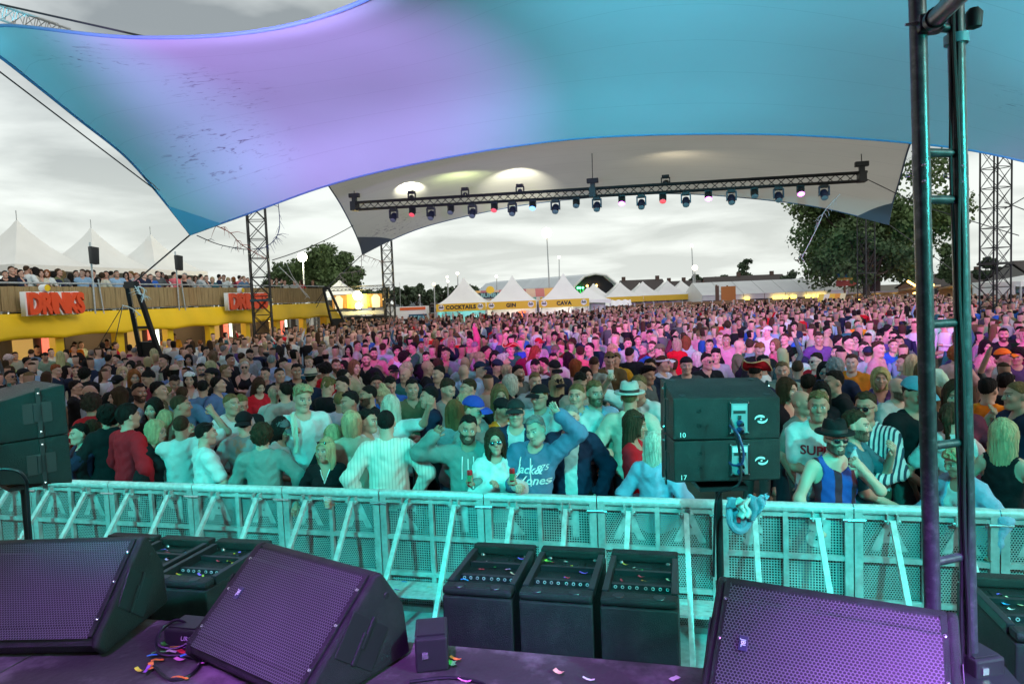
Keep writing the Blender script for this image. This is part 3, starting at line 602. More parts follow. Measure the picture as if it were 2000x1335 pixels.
# ---------------------------------------------------------------- loudspeaker pairs on poles
def swirl(o, ax, ay, r, m, parent):
    """two-armed swirl badge: an open eye drawn by two crescents and a dot"""
    ax, ay = Vector(ax), Vector(ay); nn = ax.cross(ay); o = Vector(o); mb = MB()
    for sgn in (1, -1):
        pts = []; n = 14
        for i in range(n + 1):
            t = .55 + 2.75 * i / n; w = (math.sin(math.pi * (i / n) ** .7)) ** .8 * .46 + .02; rr = .60 + .36 * (i / n) ** 1.6
            pts.append(((rr + w * .5) * math.cos(t), (rr + w * .5) * math.sin(t) * .72, (rr - w * .5) * math.cos(t), (rr - w * .5) * math.sin(t) * .72))
        vs = []
        for a, b, c, d in pts: vs += [o + (ax * a + ay * b) * r * sgn + nn * .002, o + (ax * c + ay * d) * r * sgn + nn * .002]
        mb.add(vs, [(2 * i, 2 * i + 1, 2 * i + 3, 2 * i + 2) for i in range(n)])
    mb.add([o + (ax * math.cos(k) + ay * math.sin(k) * .8) * r * .17 + nn * .002 for k in np.linspace(0, 2 * math.pi, 12, endpoint=False)], [tuple(range(12))])
    return mb.build('swirl_badge', m, parent)
BADGE = mat('pale_badge', (.72, .76, .76), .5)
def cabinet(root, w, d, hr, hf, up, number, inlabel, tilt=0):
    """rear height hr at y=0, front height hf at y=d; up=+1: bottom flat, -1: top flat"""
    z = 0
    if up > 0: prof = [(0, 0), (d, 0), (d, hf), (d * .5, hr + (hf - hr) * .62), (0, hr)]
    else: prof = [(0, hf - hr), (d, 0), (d, hf), (0, hf)]
    body = MB().prism(prof, (-w / 2, 0, 0), (0, 1, 0), (0, 0, 1), (1, 0, 0), w); cab = bevelled(body, 'cabinet', M['cab'], root, .012, 3)
    z0 = 0 if up > 0 else hf - hr; zc = z0 + hr / 2
    bx = .075; MB().box((bx, -.001, zc + .005), (.125, .012, hr * .80), bev=.004).build('panel_frame', M['blackmetal'], cab)
    pan = MB().box((bx, -.006, zc + .005), (.098, .010, hr * .70)).build('connector_panel', mat('grey_panel', (.22, .25, .26), .45), root)
    MB().box((bx, -.012, zc + hr * .27), (.088, .003, hr * .12)).build('panel_label', BADGE if inlabel else mat('panel_print', (.32, .36, .37), .5), pan)
    if inlabel: lettering('IN', .028, (bx, -.0155, zc + hr * .27), (1, 0, 0), (0, 0, 1), M['dark'], pan, 'lettering', .0006)
    MB().box((bx, -.012, zc + hr * .16), (.074, .003, .018)).build('panel_slot', M['dark'], pan)
    MB().box((bx, -.014, zc + hr * .035), (.02, .008, .024)).build('switch', M['dark'], pan)
    for k in (-.10, -.27): MB().lathe([(.020, 0), (.020, .02), (.014, .035), (.012, .055)], (bx, -.012, zc + hr * k), 12, (0, -1, 0)).build('connector', mat('blue_connector', (.02, .03, .12), .4), pan, True)
    for sx in (-1, 1):
        for sz in (-1, 1): MB().lathe([(.001, .003), (.004, .002), (.005, 0)], (bx + sx * .055, -.008, zc + .005 + sz * hr * .36), 8, (0, -1, 0)).build('screw', M['chrome'], pan)
    for k in (.2, -.16): MB().lathe([(.013, .001), (.013, .004), (.008, .004), (.007, -.004), (.001, -.004)], (-.165, -.001, zc + hr * k), 12, (0, -1, 0)).build('rear_socket', M['blackmetal'], cab)
    swirl((w * .32, -.003, zc - .005), (1, 0, 0), (0, 0, 1), .040, BADGE, cab)
    if number: lettering(number, .043, (-w / 2 + .055, -.003, z0 + .03), (1, 0, 0), (0, 0, 1), M['ink'], cab, 'number', .0006)
    for s in (-1, 1):
        hc = hf * .5; MB().box((s * (w / 2 + .0005), d * .58, hc), (.005, d * .42, hf * .40), bev=.002).build('side_handle', SUBD, cab)
        MB().box((s * (w / 2 + .003), d * .58, hc), (.012, .05, hf * .36), bev=.004).build('handle_bar', M['blackmetal'], cab)
        rail = MB().box((s * (w / 2 + .004), d * .60, hf / 2), (.010, .026, hf * .98)).build('rigging_rail', M['blackmetal'], cab)
        for zz in (.12, .88): MB().lathe([(.001, .012), (.008, .010), (.010, 0)], (s * (w / 2 + .008), d * .60, hf * zz), 10, (s, 0, 0)).build('rigging_pin', M['chrome'], rail, True)
    if up > 0:
        for sx in (-1, 1):
            for yy in (.12, .86):
                zz = hr + (hf - hr) * (.62 * yy / .5 if yy < .5 else .62 + .38 * (yy - .5) / .5)
                MB().lathe([(.022, .001), (.020, .003), (.012, .003), (.001, .002)], (sx * w * .40, d * yy, zz), 14, Vector((0, -(hf - hr) * (1.24 if yy < .5 else .76), d))).build('foot_cup', M['blackmetal'], cab)
    return cab
def speaker_pair(corner_tl, corner_tr, d, w, yaw_extra, nums, labels, pole_px, inl, tilt=(0, 0)):
    A, B = cp(*corner_tl, d), cp(*corner_tr, d)
    c = (A + B) / 2; yaw = YAW + yaw_extra; hr, hf, dp = .258, .335, .40; ztop = c.z; zj = ztop - hr
    ex = Vector((math.cos(yaw), math.sin(yaw), 0)); ey = Vector((-math.sin(yaw), math.cos(yaw), 0))
    r1 = empty('loudspeaker', (c.x, c.y, zj + .004), yaw, labels[0], 'loudspeaker', 'loudspeaker cabinets on poles'); r1.rotation_euler = (0, R(tilt[0]), yaw); cabinet(r1, w, dp, hr, hf, 1, nums[0], False)
    r2 = empty('loudspeaker', (c.x, c.y, zj - hf), yaw, labels[1], 'loudspeaker', 'loudspeaker cabinets on poles'); r2.rotation_euler = (0, R(tilt[1]), yaw); cabinet(r2, w, dp, hr, hf, -1, nums[1], inl)
    pb = c + ey * .2; pz = zj - hf + .02
    st = empty('speaker_pole', (pb.x, pb.y, 0), yaw, labels[2], 'stand', 'poles under the loudspeaker pairs')
    MB().tube((0, 0, .05), (0, 0, pz), .024, n=12).build('pole', M['blackmetal'], st, True)
    MB().tube((0, 0, .05), (0, 0, pz * .62), .031, n=12).build('lower_tube', M['blackmetal'], st, True)
    MB().box((0, 0, pz - .015), (.3, .24, .03)).build('mounting_plate', M['blackmetal'], st)
    MB().lathe([(.30, 0), (.30, .025), (.06, .05), (.031, .12)], n=24).build('base', M['blackmetal'], st, True)
    return r1, r2, st, ex, ey
LS = 'black loudspeaker marked '
spR = speaker_pair((1319, 782), (1516, 774), 4.2, .655, R(-1), ('10', '17'), (LS + '10, upper one of the right-hand pair', LS + '17, lower one of the right-hand pair', 'black pole carrying the right-hand loudspeaker pair'), 1390, True, (1.2, .4))
spL = speaker_pair((-120, 798), (42, 770), 4.5, .62, R(-40), (None, None), ('upper black loudspeaker of the pair at the left edge', 'lower black loudspeaker of the pair at the left edge', 'black pole carrying the left-hand loudspeaker pair'), 60, False, (0, 0))
# jumper cables on the right pair and the cable down the poles
def loop_cable(P, r, label, col=(.012, .012, .016), cat='cable'): return tag(MB().path(bez(P, 8), r, 7).build('signal_cable', mat('cable_%d' % int(col[2] * 1000), col, .45), None, True), label, cat)
loop_cable([cp(1425, 830, 4.10), cp(1440, 845, 4.05), cp(1452, 880, 4.03), cp(1448, 905, 4.04), cp(1432, 908, 4.07), cp(1424, 902, 4.10)], .0075, 'dark blue jumper cable between the two right-hand loudspeakers', (.02, .03, .10))
loop_cable([cp(1425, 815, 4.10), cp(1438, 850, 4.06), cp(1446, 900, 4.05), cp(1445, 940, 4.05), cp(1425, 955, 4.08), cp(1402, 965, 4.15), cp(1396, 1010, 4.3), cp(1394, 1125, 4.35)], .0075, 'black cable running from loudspeaker 10 down the right pole')
loop_cable([cp(-20, 915, 4.0), cp(30, 918, 4.05), cp(50, 935, 4.1), cp(54, 960, 4.15), cp(60, 1060, 4.2)], .010, 'black cable looping under the left loudspeaker pair')
# ---------------------------------------------------------------- denim jacket hung on the right pole
def jacket():
    p = spR[2].location; base = Vector((p.x, p.y, 0)) - spR[4] * .06; zt = cp(1430, 975, 4.3).z; root = empty('denim_jacket', base, YAW, 'washed denim jacket slung over the right loudspeaker pole', 'jacket')
    den = mat('washed_denim', (.16, .24, .32), .85, bump=.4, bscale=120, var=.35, vscale=9)
    rr = random.Random(3)
    def drape(name, x0, x1, top, bots, amp, ph, yoff, m_):
        rows = []; n = 22; mm = 12
        for j in range(mm + 1):
            v = j / mm; row = []
            for i in range(n + 1):
                u = i / n; b = np.interp(u, np.linspace(0, 1, len(bots)), bots); z = top + (b - top) * v
                row.append((x0 + (x1 - x0) * u + .01 * math.sin(9 * v + ph), yoff - .035 * math.sin(math.pi * u) - amp * math.sin(17 * u + ph + 2 * v) * (.3 + v) - .02 * v, z + .006 * math.sin(13 * u)))
            rows.append(row)
        mb = MB(); mb.grid(rows); o = mb.build(name, m_, root, 180); md = o.modifiers.new('thickness', 'SOLIDIFY'); md.thickness = .008
        return o
    b = drape('body', .02, .25, zt, [zt - .14, zt - .20, zt - .17, zt - .11, zt - .03], .012, .5, -.03, den)
    drape('lining', .07, .15, zt + .01, [zt - .11, zt - .10, zt - .12], .010, 1.4, -.075, mat('pale_lining', (.45, .46, .44), .85))
    drape('sleeve', .14, .27, zt + .02, [zt - .16, zt - .10, zt + .005], .014, 2.2, -.055, den)
    MB().path(bez([(.03, -.06, zt - .06), (.03, -.08, zt - .15), (.07, -.09, zt - .20), (.12, -.085, zt - .19), (.16, -.075, zt - .14)], 6), .022, 8).build('rolled_collar', den, root, True)
    MB().box((.075, -.10, zt - .125), (.022, .006, .03)).build('red_tab', mat('red_tab', (.6, .02, .03), .6), root)
jacket()
# ---------------------------------------------------------------- ladder truss at the right
def ladder():
    a0 = cp(1825, 620, 2.95); a1 = cp(1897, 620, 3.02); root = empty('ladder_truss', (a0.x, a0.y, ST), 0, 'scuffed dark ladder truss rising at the right, lit teal', 'truss')
    b = Vector((a1.x - a0.x, a1.y - a0.y, 0)); lean = Vector((-.022, 0, 1)).normalized(); H_ = 4.0; T = M['truss']
    z0 = ST
    for q in (Vector((0, 0, 0)), b):
        MB().path([q, q + lean * H_], .0335, 20).build('main_tube', T, root, True)
    for py in (1105, 871, 631, 390, 300, 62):
        zz = cp(1860, py, 2.98).z - z0
        p0, p1 = lean * zz, b + lean * zz; u = (p1 - p0).normalized()
        MB().tube(p0 + u * .03, p1 - u * .03, .019, n=12).build('rung', T, root, True)
    for q in (Vector((0, 0, 0)), b):
        zz = cp(1860, 345, 2.98).z - z0
        for k, (dz, h) in enumerate(((.045, .09), (-.05, .09))): MB().tube(q + lean * (zz + dz - h / 2), q + lean * (zz + dz + h / 2), .0352, n=20).build('sleeve', T, root, True)
        v = (Vector((CAM.x, CAM.y, 0)) - Vector((a0.x, a0.y, 0))).normalized()
        for dz in (.038, -.030): MB().lathe([(.001, .010), (.008, .008), (.010, 0)], q + lean * (zz + dz) + v * .0345 + Vector((v.y, -v.x, 0)) * -.008, 12, v).build('spigot_pin', M['chrome'], root, True)
        MB().path([q + lean * zz + Vector((-.04, -.01, .01)), q + lean * zz + Vector((-.062, -.012, .018)), q + lean * zz + Vector((-.064, -.012, .002)), q + lean * zz + Vector((-.042, -.01, -.004))], .0025, 6).build('safety_clip', M['chrome'], root)
    # raking tube clamped on at the top
    j = cp(1815, 48, 2.85) - Vector((a0.x, a0.y, z0)); e_ = cp(1905, -40, 2.2) - Vector((a0.x, a0.y, z0))
    rk = MB().tube(j, e_, .034, n=16).build('raking_tube', T, root, True)
    MB().tube(j + (e_ - j) * .12, j + (e_ - j) * .2, .042, n=16).build('coupler', M['blackmetal'], rk, True)
    MB().box(j, (.10, .09, .07), bev=.012).build('clamp', M['blackmetal'], root)
    MB().tube(j + Vector((-.10, -.03, .0)), j + Vector((-.02, -.02, .0)), .006, .012, 8).build('clamp_bolt', M['chrome'], root)
    k = cp(1902, 40, 2.95) - Vector((a0.x, a0.y, z0)); MB().lathe([(.001, -.04), (.03, -.03), (.034, .03), (.02, .05), (.001, .052)], k, 14, (0, 0, 1)).build('end_cap', M['rubber'], root, True)
    # cables taped to the right tube
    for s, r in ((-.030, .0085), (-.044, .0075), (-.018, .006)):
        v = Vector((-_right0.y, _right0.x, 0)) * -1
        P = [b + _right0 * (s + .006 * math.sin(i * 1.7 + s * 200)) + v * .036 * (1 if s > -.04 else .6) + lean * (H_ * i / 14) for i in range(15)]
        MB().path(bez(P, 4), r, 7).build('taped_cable', M['rubber'], root, True)
    zz = cp(1897, 80, 2.98).z - z0; MB().tube(b + lean * (zz - .02), b + lean * (zz + .02), .048, n=18).build('tape_band', mat('blue_tape', (.10, .25, .30), .5), root, True)
    MB().box(b * .5 + Vector((0, 0, .012)), (.5, .4, .024)).build('base_plate', M['blackmetal'], root)
ladder()
# ---------------------------------------------------------------- small things on the stage
def stagebox(px0, py0, size, label, rz=0, scr=None):
    p = gz(px0, py0, ST); root = empty('connection_box', (p.x, p.y, ST + .002), YAW + rz, label, 'box', 'small black boxes on the stage')
    MB().box((0, size[1] / 2, size[2] / 2), size, bev=.012).build('case', M['black'], root)
    MB().box((0, size[1] / 2, size[2] + .003), (size[0] * .86, size[1] * .8, .008), bev=.003).build('lid', M['blackmetal'], root)
    if scr: lettering(scr, .035, (size[0] * .18, -.002, size[2] * .5), (1, 0, 0), (0, 0, 1), M['ink'], root, 'scribble', .0006, shear=.3)
    else: MB().box((-size[0] * .2, -.003, size[2] * .5), (.03, .006, .03)).build('socket', M['chrome'], root)
stagebox(845, 1312, (.16, .22, .17), 'small black box on the stage, right of the middle wedge', R(6))
stagebox(352, 1262, (.20, .17, .09), 'low black box between two wedges with white scribble on its side', R(-14), 'URS')
stagebox(1935, 1330, (.15, .2, .10), 'small dark box at the foot of the ladder truss', R(10))
loop_cable([gz(300, 1300, ST + .01), gz(330, 1325, ST + .01), gz(370, 1318, ST + .01), gz(392, 1290, ST + .01), gz(360, 1280, ST + .012), gz(312, 1275, ST + .02), gz(308, 1240, ST + .05), gz(340, 1212, ST + .08), gz(375, 1218, ST + .09), gz(378, 1245, ST + .05), gz(345, 1265, ST + .02), gz(310, 1258, ST + .04), gz(318, 1225, ST + .09), gz(350, 1210, ST + .11), gz(380, 1232, ST + .06), gz(400, 1275, ST + .012), gz(440, 1290, ST + .01)], .008, 'black cable coiled on the stage between the left and middle wedges')
loop_cable([gz(800, 1330, ST + .01), gz(880, 1322, ST + .01), gz(940, 1332, ST + .01), gz(960, 1350, ST + .01)], .008, 'black cable lying on the stage right of the middle wedge')
loop_cable([gz(780, 1345, ST + .01), gz(860, 1340, ST + .012), gz(905, 1350, ST + .01)], .007, 'second black cable at the bottom edge right of the middle wedge')
loop_cable([gz(1880, 1235, ST + .02), gz(1900, 1300, ST + .01), gz(1925, 1338, ST + .01), gz(1990, 1350, ST + .01)], .009, 'black cable at the foot of the ladder truss')
CONF = {'orange': (.85, .25, .04), 'yellow': (.75, .6, .05), 'green': (.10, .55, .12), 'blue': (.05, .30, .7), 'pink': (.75, .25, .5), 'red': (.65, .03, .05), 'pale': (.7, .66, .6), 'violet': (.35, .1, .6), 'peach': (.85, .5, .3)}
def confetti(p, c, rz, l, w, where):
    mb = MB(); k = .006; mb.grid([[(-l / 2 + l * i / 3, (-w / 2 if j == 0 else w / 2), k * math.sin(i * 1.3 + rz)) for i in range(4)] for j in range(2)])
    o = mb.build('confetti_strip', mat('paper_' + c, CONF[c], .6)); o.location = p; o.rotation_euler = (random.uniform(-.15, .15), random.uniform(-.1, .1), rz)
    tag(o, '%s paper confetti strip %s' % (c, where), 'confetti', 'confetti strips ' + where)
rr = random.Random(5)
for (px, py, c) in ((295, 1305, 'orange'), (272, 1312, 'yellow'), (287, 1312, 'violet'), (302, 1283, 'blue'), (308, 1292, 'orange'), (312, 1278, 'green'), (335, 1276, 'pale'), (340, 1268, 'yellow'), (352, 1290, 'pink'), (358, 1275, 'red'), (365, 1283, 'blue'), (375, 1283, 'blue'), (392, 1295, 'pale'), (402, 1297, 'pink'), (352, 1328, 'orange'), (322, 1262, 'green'), (362, 1266, 'violet'),
      (880, 1295, 'green'), (890, 1290, 'orange'), (884, 1300, 'green'), (1091, 1316, 'peach'), (1318, 1328, 'pale'), (908, 1331, 'pink'), (1955, 1322, 'pale'), (1150, 1330, 'pale')):
    p = gz(px, py, ST); p.z = ST + .012 + rr.uniform(0, .006); confetti(p, c, rr.uniform(0, 3.1), rr.uniform(.05, .085), rr.uniform(.016, .026), 'on the stage floor')
for X, sn in ((-1.29, 'left middle'), (-.785, 'centre'), (-.28, 'right middle'), (-3.36, 'near left'), (-3.87, 'far left'), (1.87, 'right-hand')):
    for _ in range(9):
        yc = 4.4 if X > -2 and X < 1 else 4.25
        p = (X + rr.uniform(-.17, .17), yc + rr.choice((-.2, 0, .02, .17, .2)) + rr.uniform(-.06, .06), 1.127 + rr.uniform(0, .006)); c = rr.choice(list(CONF)); confetti(p, c, rr.uniform(0, 3.1), rr.uniform(.03, .06), rr.uniform(.012, .02), 'on the %s subwoofer' % sn)
for k in (-1, 3, 0):
    for _ in range(4): confetti((BX0 + (k + rr.uniform(.2, .8)) * PW, BY - rr.uniform(.08, .3), .345), rr.choice(list(CONF)), rr.uniform(0, 3), .05, .018, 'on the barrier step')
# ================================================================ people
# A body is one continuous surface: a signed distance field of the posed skeleton, meshed with surface nets.
def V3(*a): return np.array(a, float)
def surface_nets(xs, ys, zs, D):
    s = D < 0; nx, ny, nz = D.shape
    c = np.zeros((nx - 1, ny - 1, nz - 1), np.int8)
    for i in (0, 1):
        for j in (0, 1):
            for k in (0, 1): c += s[i:nx - 1 + i, j:ny - 1 + j, k:nz - 1 + k]
    act = (c > 0) & (c < 8); I, J, K = np.nonzero(act); idx = -np.ones(act.shape, np.int64); idx[I, J, K] = np.arange(len(I))
    P = np.zeros((len(I), 3)); W = np.zeros(len(I)); X = (xs, ys, zs)
    for ax in range(3):
        o1, o2 = [a for a in range(3) if a != ax]
        for u in (0, 1):
            for v in (0, 1):
                a = [I.copy(), J.copy(), K.copy()]; a[o1] = a[o1] + u; a[o2] = a[o2] + v; b = [q.copy() for q in a]; b[ax] = b[ax] + 1
                da, db = D[a[0], a[1], a[2]], D[b[0], b[1], b[2]]; m = (da < 0) != (db < 0)
                t = np.where(m, da / np.where(m, da - db, 1), 0)
                for q in range(3): P[:, q] += np.where(m, X[q][a[q]] * (1 - t) + X[q][b[q]] * t, 0)
                W += m
    P /= W[:, None]; F_ = []
    for ax in range(3):
        o1, o2 = (ax + 1) % 3, (ax + 2) % 3
        sl0 = [slice(None)] * 3; sl1 = [slice(None)] * 3; sl0[ax] = slice(0, -1); sl1[ax] = slice(1, None)
        e = s[tuple(sl0)] != s[tuple(sl1)]; q = list(np.nonzero(e)); shp = idx.shape
        ok = (q[o1] > 0) & (q[o1] < shp[o1]) & (q[o2] > 0) & (q[o2] < shp[o2]) & (q[ax] < shp[ax]); q = [a[ok] for a in q]
        inside = s[q[0], q[1], q[2]]; cs = []
        for du, dv in ((-1, -1), (0, -1), (0, 0), (-1, 0)):
            a = [w.copy() for w in q]; a[o1] += du; a[o2] += dv; cs.append(idx[a[0], a[1], a[2]])
        f = np.stack(cs, 1); f[~inside] = f[~inside][:, ::-1]; F_.append(f)
    F_ = np.concatenate(F_); return P, F_[(F_ >= 0).all(1)]
class Field:
    def __init__(s, xs, ys, zs): s.x, s.y, s.z = xs, ys, zs; s.D = np.full((len(xs), len(ys), len(zs)), 9.0)
    def sub(s, lo, hi):
        r = []
        for a, l, h in ((s.x, lo[0], hi[0]), (s.y, lo[1], hi[1]), (s.z, lo[2], hi[2])): r.append(slice(max(0, np.searchsorted(a, l) - 1), min(len(a), np.searchsorted(a, h) + 1)))
        return tuple(r)
    def pts(s, sl): return s.x[sl[0]][:, None, None], s.y[sl[1]][None, :, None], s.z[sl[2]][None, None, :]
    def join(s, d, sl, k=.03):
        a = s.D[sl]; h = np.maximum(k - np.abs(a - d), 0) / k; s.D[sl] = np.minimum(a, d) - h * h * k * .25
    def cone(s, a, b, ra, rb, k=.03, infl=0.0):
        ra += infl; rb += infl; m = max(ra, rb) + k + .03; sl = s.sub(np.minimum(a, b) - m, np.maximum(a, b) + m); x, y, z = s.pts(sl)
        if 0 in s.D[sl].shape: return
        d = b - a; l2 = d @ d; t = np.clip(((x - a[0]) * d[0] + (y - a[1]) * d[1] + (z - a[2]) * d[2]) / l2, 0, 1)
        q = np.sqrt((x - a[0] - t * d[0]) ** 2 + (y - a[1] - t * d[1]) ** 2 + (z - a[2] - t * d[2]) ** 2) - (ra + (rb - ra) * t); s.join(q, sl, k)
    def ell(s, c, r, k=.04, rot=None, infl=0.0):
        r = np.array(r) + infl; m = r.max() + k + .03; sl = s.sub(c - m, c + m); x, y, z = s.pts(sl); x, y, z = x - c[0], y - c[1], z - c[2]
        if 0 in s.D[sl].shape: return
        if rot is not None: x, y, z = [rot[0, i] * x + rot[1, i] * y + rot[2, i] * z for i in range(3)]
        s.join(ell_d(x, y, z, r), sl, k)
def ell_d(x, y, z, r):
    k0 = np.sqrt((x / r[0]) ** 2 + (y / r[1]) ** 2 + (z / r[2]) ** 2); k1 = np.sqrt((x / r[0] ** 2) ** 2 + (y / r[1] ** 2) ** 2 + (z / r[2] ** 2) ** 2)
    return k0 * (k0 - 1) / np.maximum(k1, 1e-6)
def smin(a, b, k): h = np.maximum(k - np.abs(a - b), 0) / k; return np.minimum(a, b) - h * h * k * .25
def sph(x, y, z, c, r): return np.sqrt((x - c[0]) ** 2 + (y - c[1]) ** 2 + (z - c[2]) ** 2) - r
def seg(x, y, z, a, b, ra, rb):
    d = np.subtract(b, a); t = np.clip(((x - a[0]) * d[0] + (y - a[1]) * d[1] + (z - a[2]) * d[2]) / (d @ d), 0, 1)
    return np.sqrt((x - a[0] - t * d[0]) ** 2 + (y - a[1] - t * d[1]) ** 2 + (z - a[2] - t * d[2]) ** 2) - (ra + (rb - ra) * t)
def skull(x, y, z): return smin(ell_d(x, y - .012, z - .03, (.075, .094, .088)), ell_d(x, y + .018, z + .045, (.059, .074, .078)), .045)
def head_d(x, y, z, sex):
    ax = np.abs(x); d = skull(x, y, z)
    d = smin(d, sph(x, y, z, (0, -.072, -.098), .020 if sex == 'm' else .015), .035)
    if sex == 'm': d = smin(d, seg(ax, y, z, (.045, .0, -.075), (.02, -.06, -.10), .02, .018), .03)
    d = smin(d, seg(ax, y, z, (.0, -.092, .026), (.034, -.082, .026), .010, .009), .02)
    d = smin(d, sph(ax, y, z, (.043, -.066, -.022), .020), .03)
    e = sph(ax, y, z, (.032, -.104, .004), .013); d = -smin(-d, e, .014)
    d = smin(d, sph(ax, y, z, (.031, -.079, .003), .0125), .003)
    d = smin(d, seg(x, y, z, (0, -.090, .012), (0, -.110, -.026), .008, .012), .010)
    d = smin(d, sph(ax, y, z, (.011, -.099, -.030), .0085), .008)
    d = smin(d, seg(ax, y, z, (0, -.0905, -.058), (.019, -.083, -.060), .0065, .004), .008)
    d = smin(d, seg(ax, y, z, (0, -.088, -.069), (.014, -.083, -.067), .0075, .004), .008)
    return smin(d, ell_d(ax - .077, y - .016, z + .004, (.010, .020, .031)), .01)
def rotm(yaw, pitch, roll): return np.array(Euler((R(pitch), R(roll), R(yaw)), 'XYZ').to_matrix())
def warp_axis(lo, hi, f0, f1, fine, coarse):
    a = list(np.arange(lo, f0, coarse)); b = list(np.arange(f0, f1, fine)); c = list(np.arange(f1, hi + coarse, coarse)); return np.array(a + b + c)
class Pose:
    def __init__(s, sex='m', lean=0, side=0, head=(0, 0, 0), hp=None, hm=None, ep=None, em=None, curl=(.5, .5), stance=.0, splay=.0, twist=0):
        s.sex = sex; th, ph = R(lean), R(side); tw = R(twist)
        A = np.array([[1, 0, 0], [0, math.cos(th), -math.sin(th)], [0, math.sin(th), math.cos(th)]]); B = np.array([[math.cos(ph), 0, math.sin(ph)], [0, 1, 0], [-math.sin(ph), 0, math.cos(ph)]])
        s.M = B @ A; O = V3(0, 0, .95); s.T = lambda p: s.M @ (np.array(p, float) - O) + O; s.inv = lambda P: (P - O) @ s.M + O
        m = sex == 'm'; s.sh = .180 if m else .150; s.arm = .29 if m else .27; s.fore = .25 if m else .235
        s.neck = s.T((0, .012, 1.45)); s.hc = s.T((0, -.012, 1.625)) if m else s.T((0, -.012, 1.61))
        R_ = rotm(*head); s.H = R_ ; s.S, s.E, s.W, s.hd, s.hn, s.curl = {}, {}, {}, {}, {}, {1: curl[0], -1: curl[1]}
        for sg, tgt, pole in ((1, hp, ep), (-1, hm, em)):
            S0 = s.T((sg * s.sh, .012, 1.395 if m else 1.375)); t = np.array(tgt if tgt is not None else (sg * .265, -.03, .93), float)
            up = t[2] > 1.6
            if up: S0 = S0 + V3(0, 0, .045)
            pl = np.array(pole if pole is not None else (sg * (.5 if not up else .6), .35 if not up else .1, -.6 if t[2] > 1.0 else .25), float)
            d = t - S0; l = np.linalg.norm(d); mx = (s.arm + s.fore) * .985
            if l > mx: d = d * mx / l; l = mx
            dn = d / l; a = (s.arm ** 2 - s.fore ** 2 + l * l) / (2 * l); h = math.sqrt(max(s.arm ** 2 - a * a, 0)); pp = pl - dn * (pl @ dn); pp /= np.linalg.norm(pp)
            s.S[sg], s.E[sg], s.W[sg] = S0, S0 + dn * a + pp * h, S0 + d
            f = s.W[sg] - s.E[sg]; f /= np.linalg.norm(f); s.hd[sg] = f
            nn = np.cross(f, (sg, 0, 0)) if abs(f[0]) < .85 else np.cross(f, (0, 0, 1.)); s.hn[sg] = nn / np.linalg.norm(nn)
        w = .09 + stance; s.hip = {g: V3(g * .088, 0, .92) for g in (1, -1)}; s.kn = {g: V3(g * (w + .01), -.03, .50) for g in (1, -1)}; s.an = {g: V3(g * (w + .02), .02, .08) for g in (1, -1)}
    def torso(s, f, infl=0.0, loose=0.0):
        m = s.sex == 'm'; T = s.T; k = .06
        f.ell(T((0, .005, .94)), (.160, .112, .12) if m else (.168, .120, .12), k, s.M, infl + loose * .6)
        f.ell(T((0, -.005, 1.09)), (.147, .105, .15) if m else (.122, .092, .14), k, s.M, infl + loose)
        f.ell(T((0, -.004, 1.27)), (.170, .116, .17) if m else (.142, .104, .16), k, s.M, infl)
        f.cone(T((-s.sh * .80, .012, 1.395 if m else 1.375)), T((s.sh * .80, .012, 1.395 if m else 1.375)), .058 if m else .048, .058 if m else .048, .05, infl)
        if not m:
            for g in (1, -1): f.ell(T((g * .068, -.082, 1.255)), (.066, .060, .066), .03, s.M, infl)
    def arms(s, f, infl=0.0, frac=1.0, k=.03, only_upper=False):
        m = s.sex == 'm'; r0, r1, r2 = (.054, .042, .029) if m else (.044, .035, .024)
        for g in (1, -1):
            S0, E, W = s.S[g], s.E[g], s.W[g]
            if frac <= .5: f.cone(S0, S0 + (E - S0) * frac * 2, r0, r0 + (r1 - r0) * frac * 2, k, infl)
            else:
                f.cone(S0, E, r0, r1, k, infl); t = (frac - .5) * 2; f.cone(E, E + (W - E) * t, r1 * 1.03, r1 + (r2 - r1) * t, k, infl)
    def build_body(s, fine, coarse):
        hc = s.hc; fa = .135; pts = np.array([*s.S.values(), *s.E.values(), *s.W.values(), hc]); lo, hi = pts.min(0) - .17, pts.max(0) + .17
        lo[0], hi[0] = min(lo[0], -.25), max(hi[0], .25); lo[1] = min(lo[1], -.24); hi[1] = max(hi[1], .22); hi[2] = max(hi[2], hc[2] + .17)
        xs = warp_axis(lo[0], hi[0], hc[0] - fa + .03, hc[0] + fa - .03, fine, coarse); ys = warp_axis(lo[1], hi[1], hc[1] - fa, hc[1] + fa, fine, coarse); zs = warp_axis(0.0, hi[2], hc[2] - fa - .01, hc[2] + fa + .01, fine, coarse)
        f = Field(xs, ys, zs); s.torso(f); s.arms(f)
        for g in (1, -1):
            f.cone(s.hip[g], s.kn[g], .084, .056, .05); f.cone(s.kn[g], s.an[g], .054, .040, .03); f.cone(s.an[g], s.an[g] + V3(0, -.15, -.035), .042, .034, .03)
            d, n_ = s.hd[g], s.hn[g]; l = np.cross(d, n_); W = s.W[g]
            for o_ in (-.021, 0, .021): f.cone(W - d * .01, W + d * .075 + l * o_, .021, .0185, .015)
        m = s.sex == 'm'; f.cone(s.T((0, .02, 1.41)), s.neck + (hc - s.neck) * .62 + V3(0, .012, 0), .060 if m else .050, .052 if m else .043, .04)
        for g in (1, -1): f.cone(s.T((g * .05, .02, 1.46)), s.T((g * .13, .02, 1.405)), .03, .03, .05)
        sl = f.sub(hc - .17, hc + .17); x, y, z = f.pts(sl); x, y, z = x - hc[0], y - hc[1], z - hc[2]; H = s.H
        lx, ly, lz = [H[0, i] * x + H[1, i] * y + H[2, i] * z for i in range(3)]; f.join(head_d(lx, ly, lz, s.sex), sl, .02)
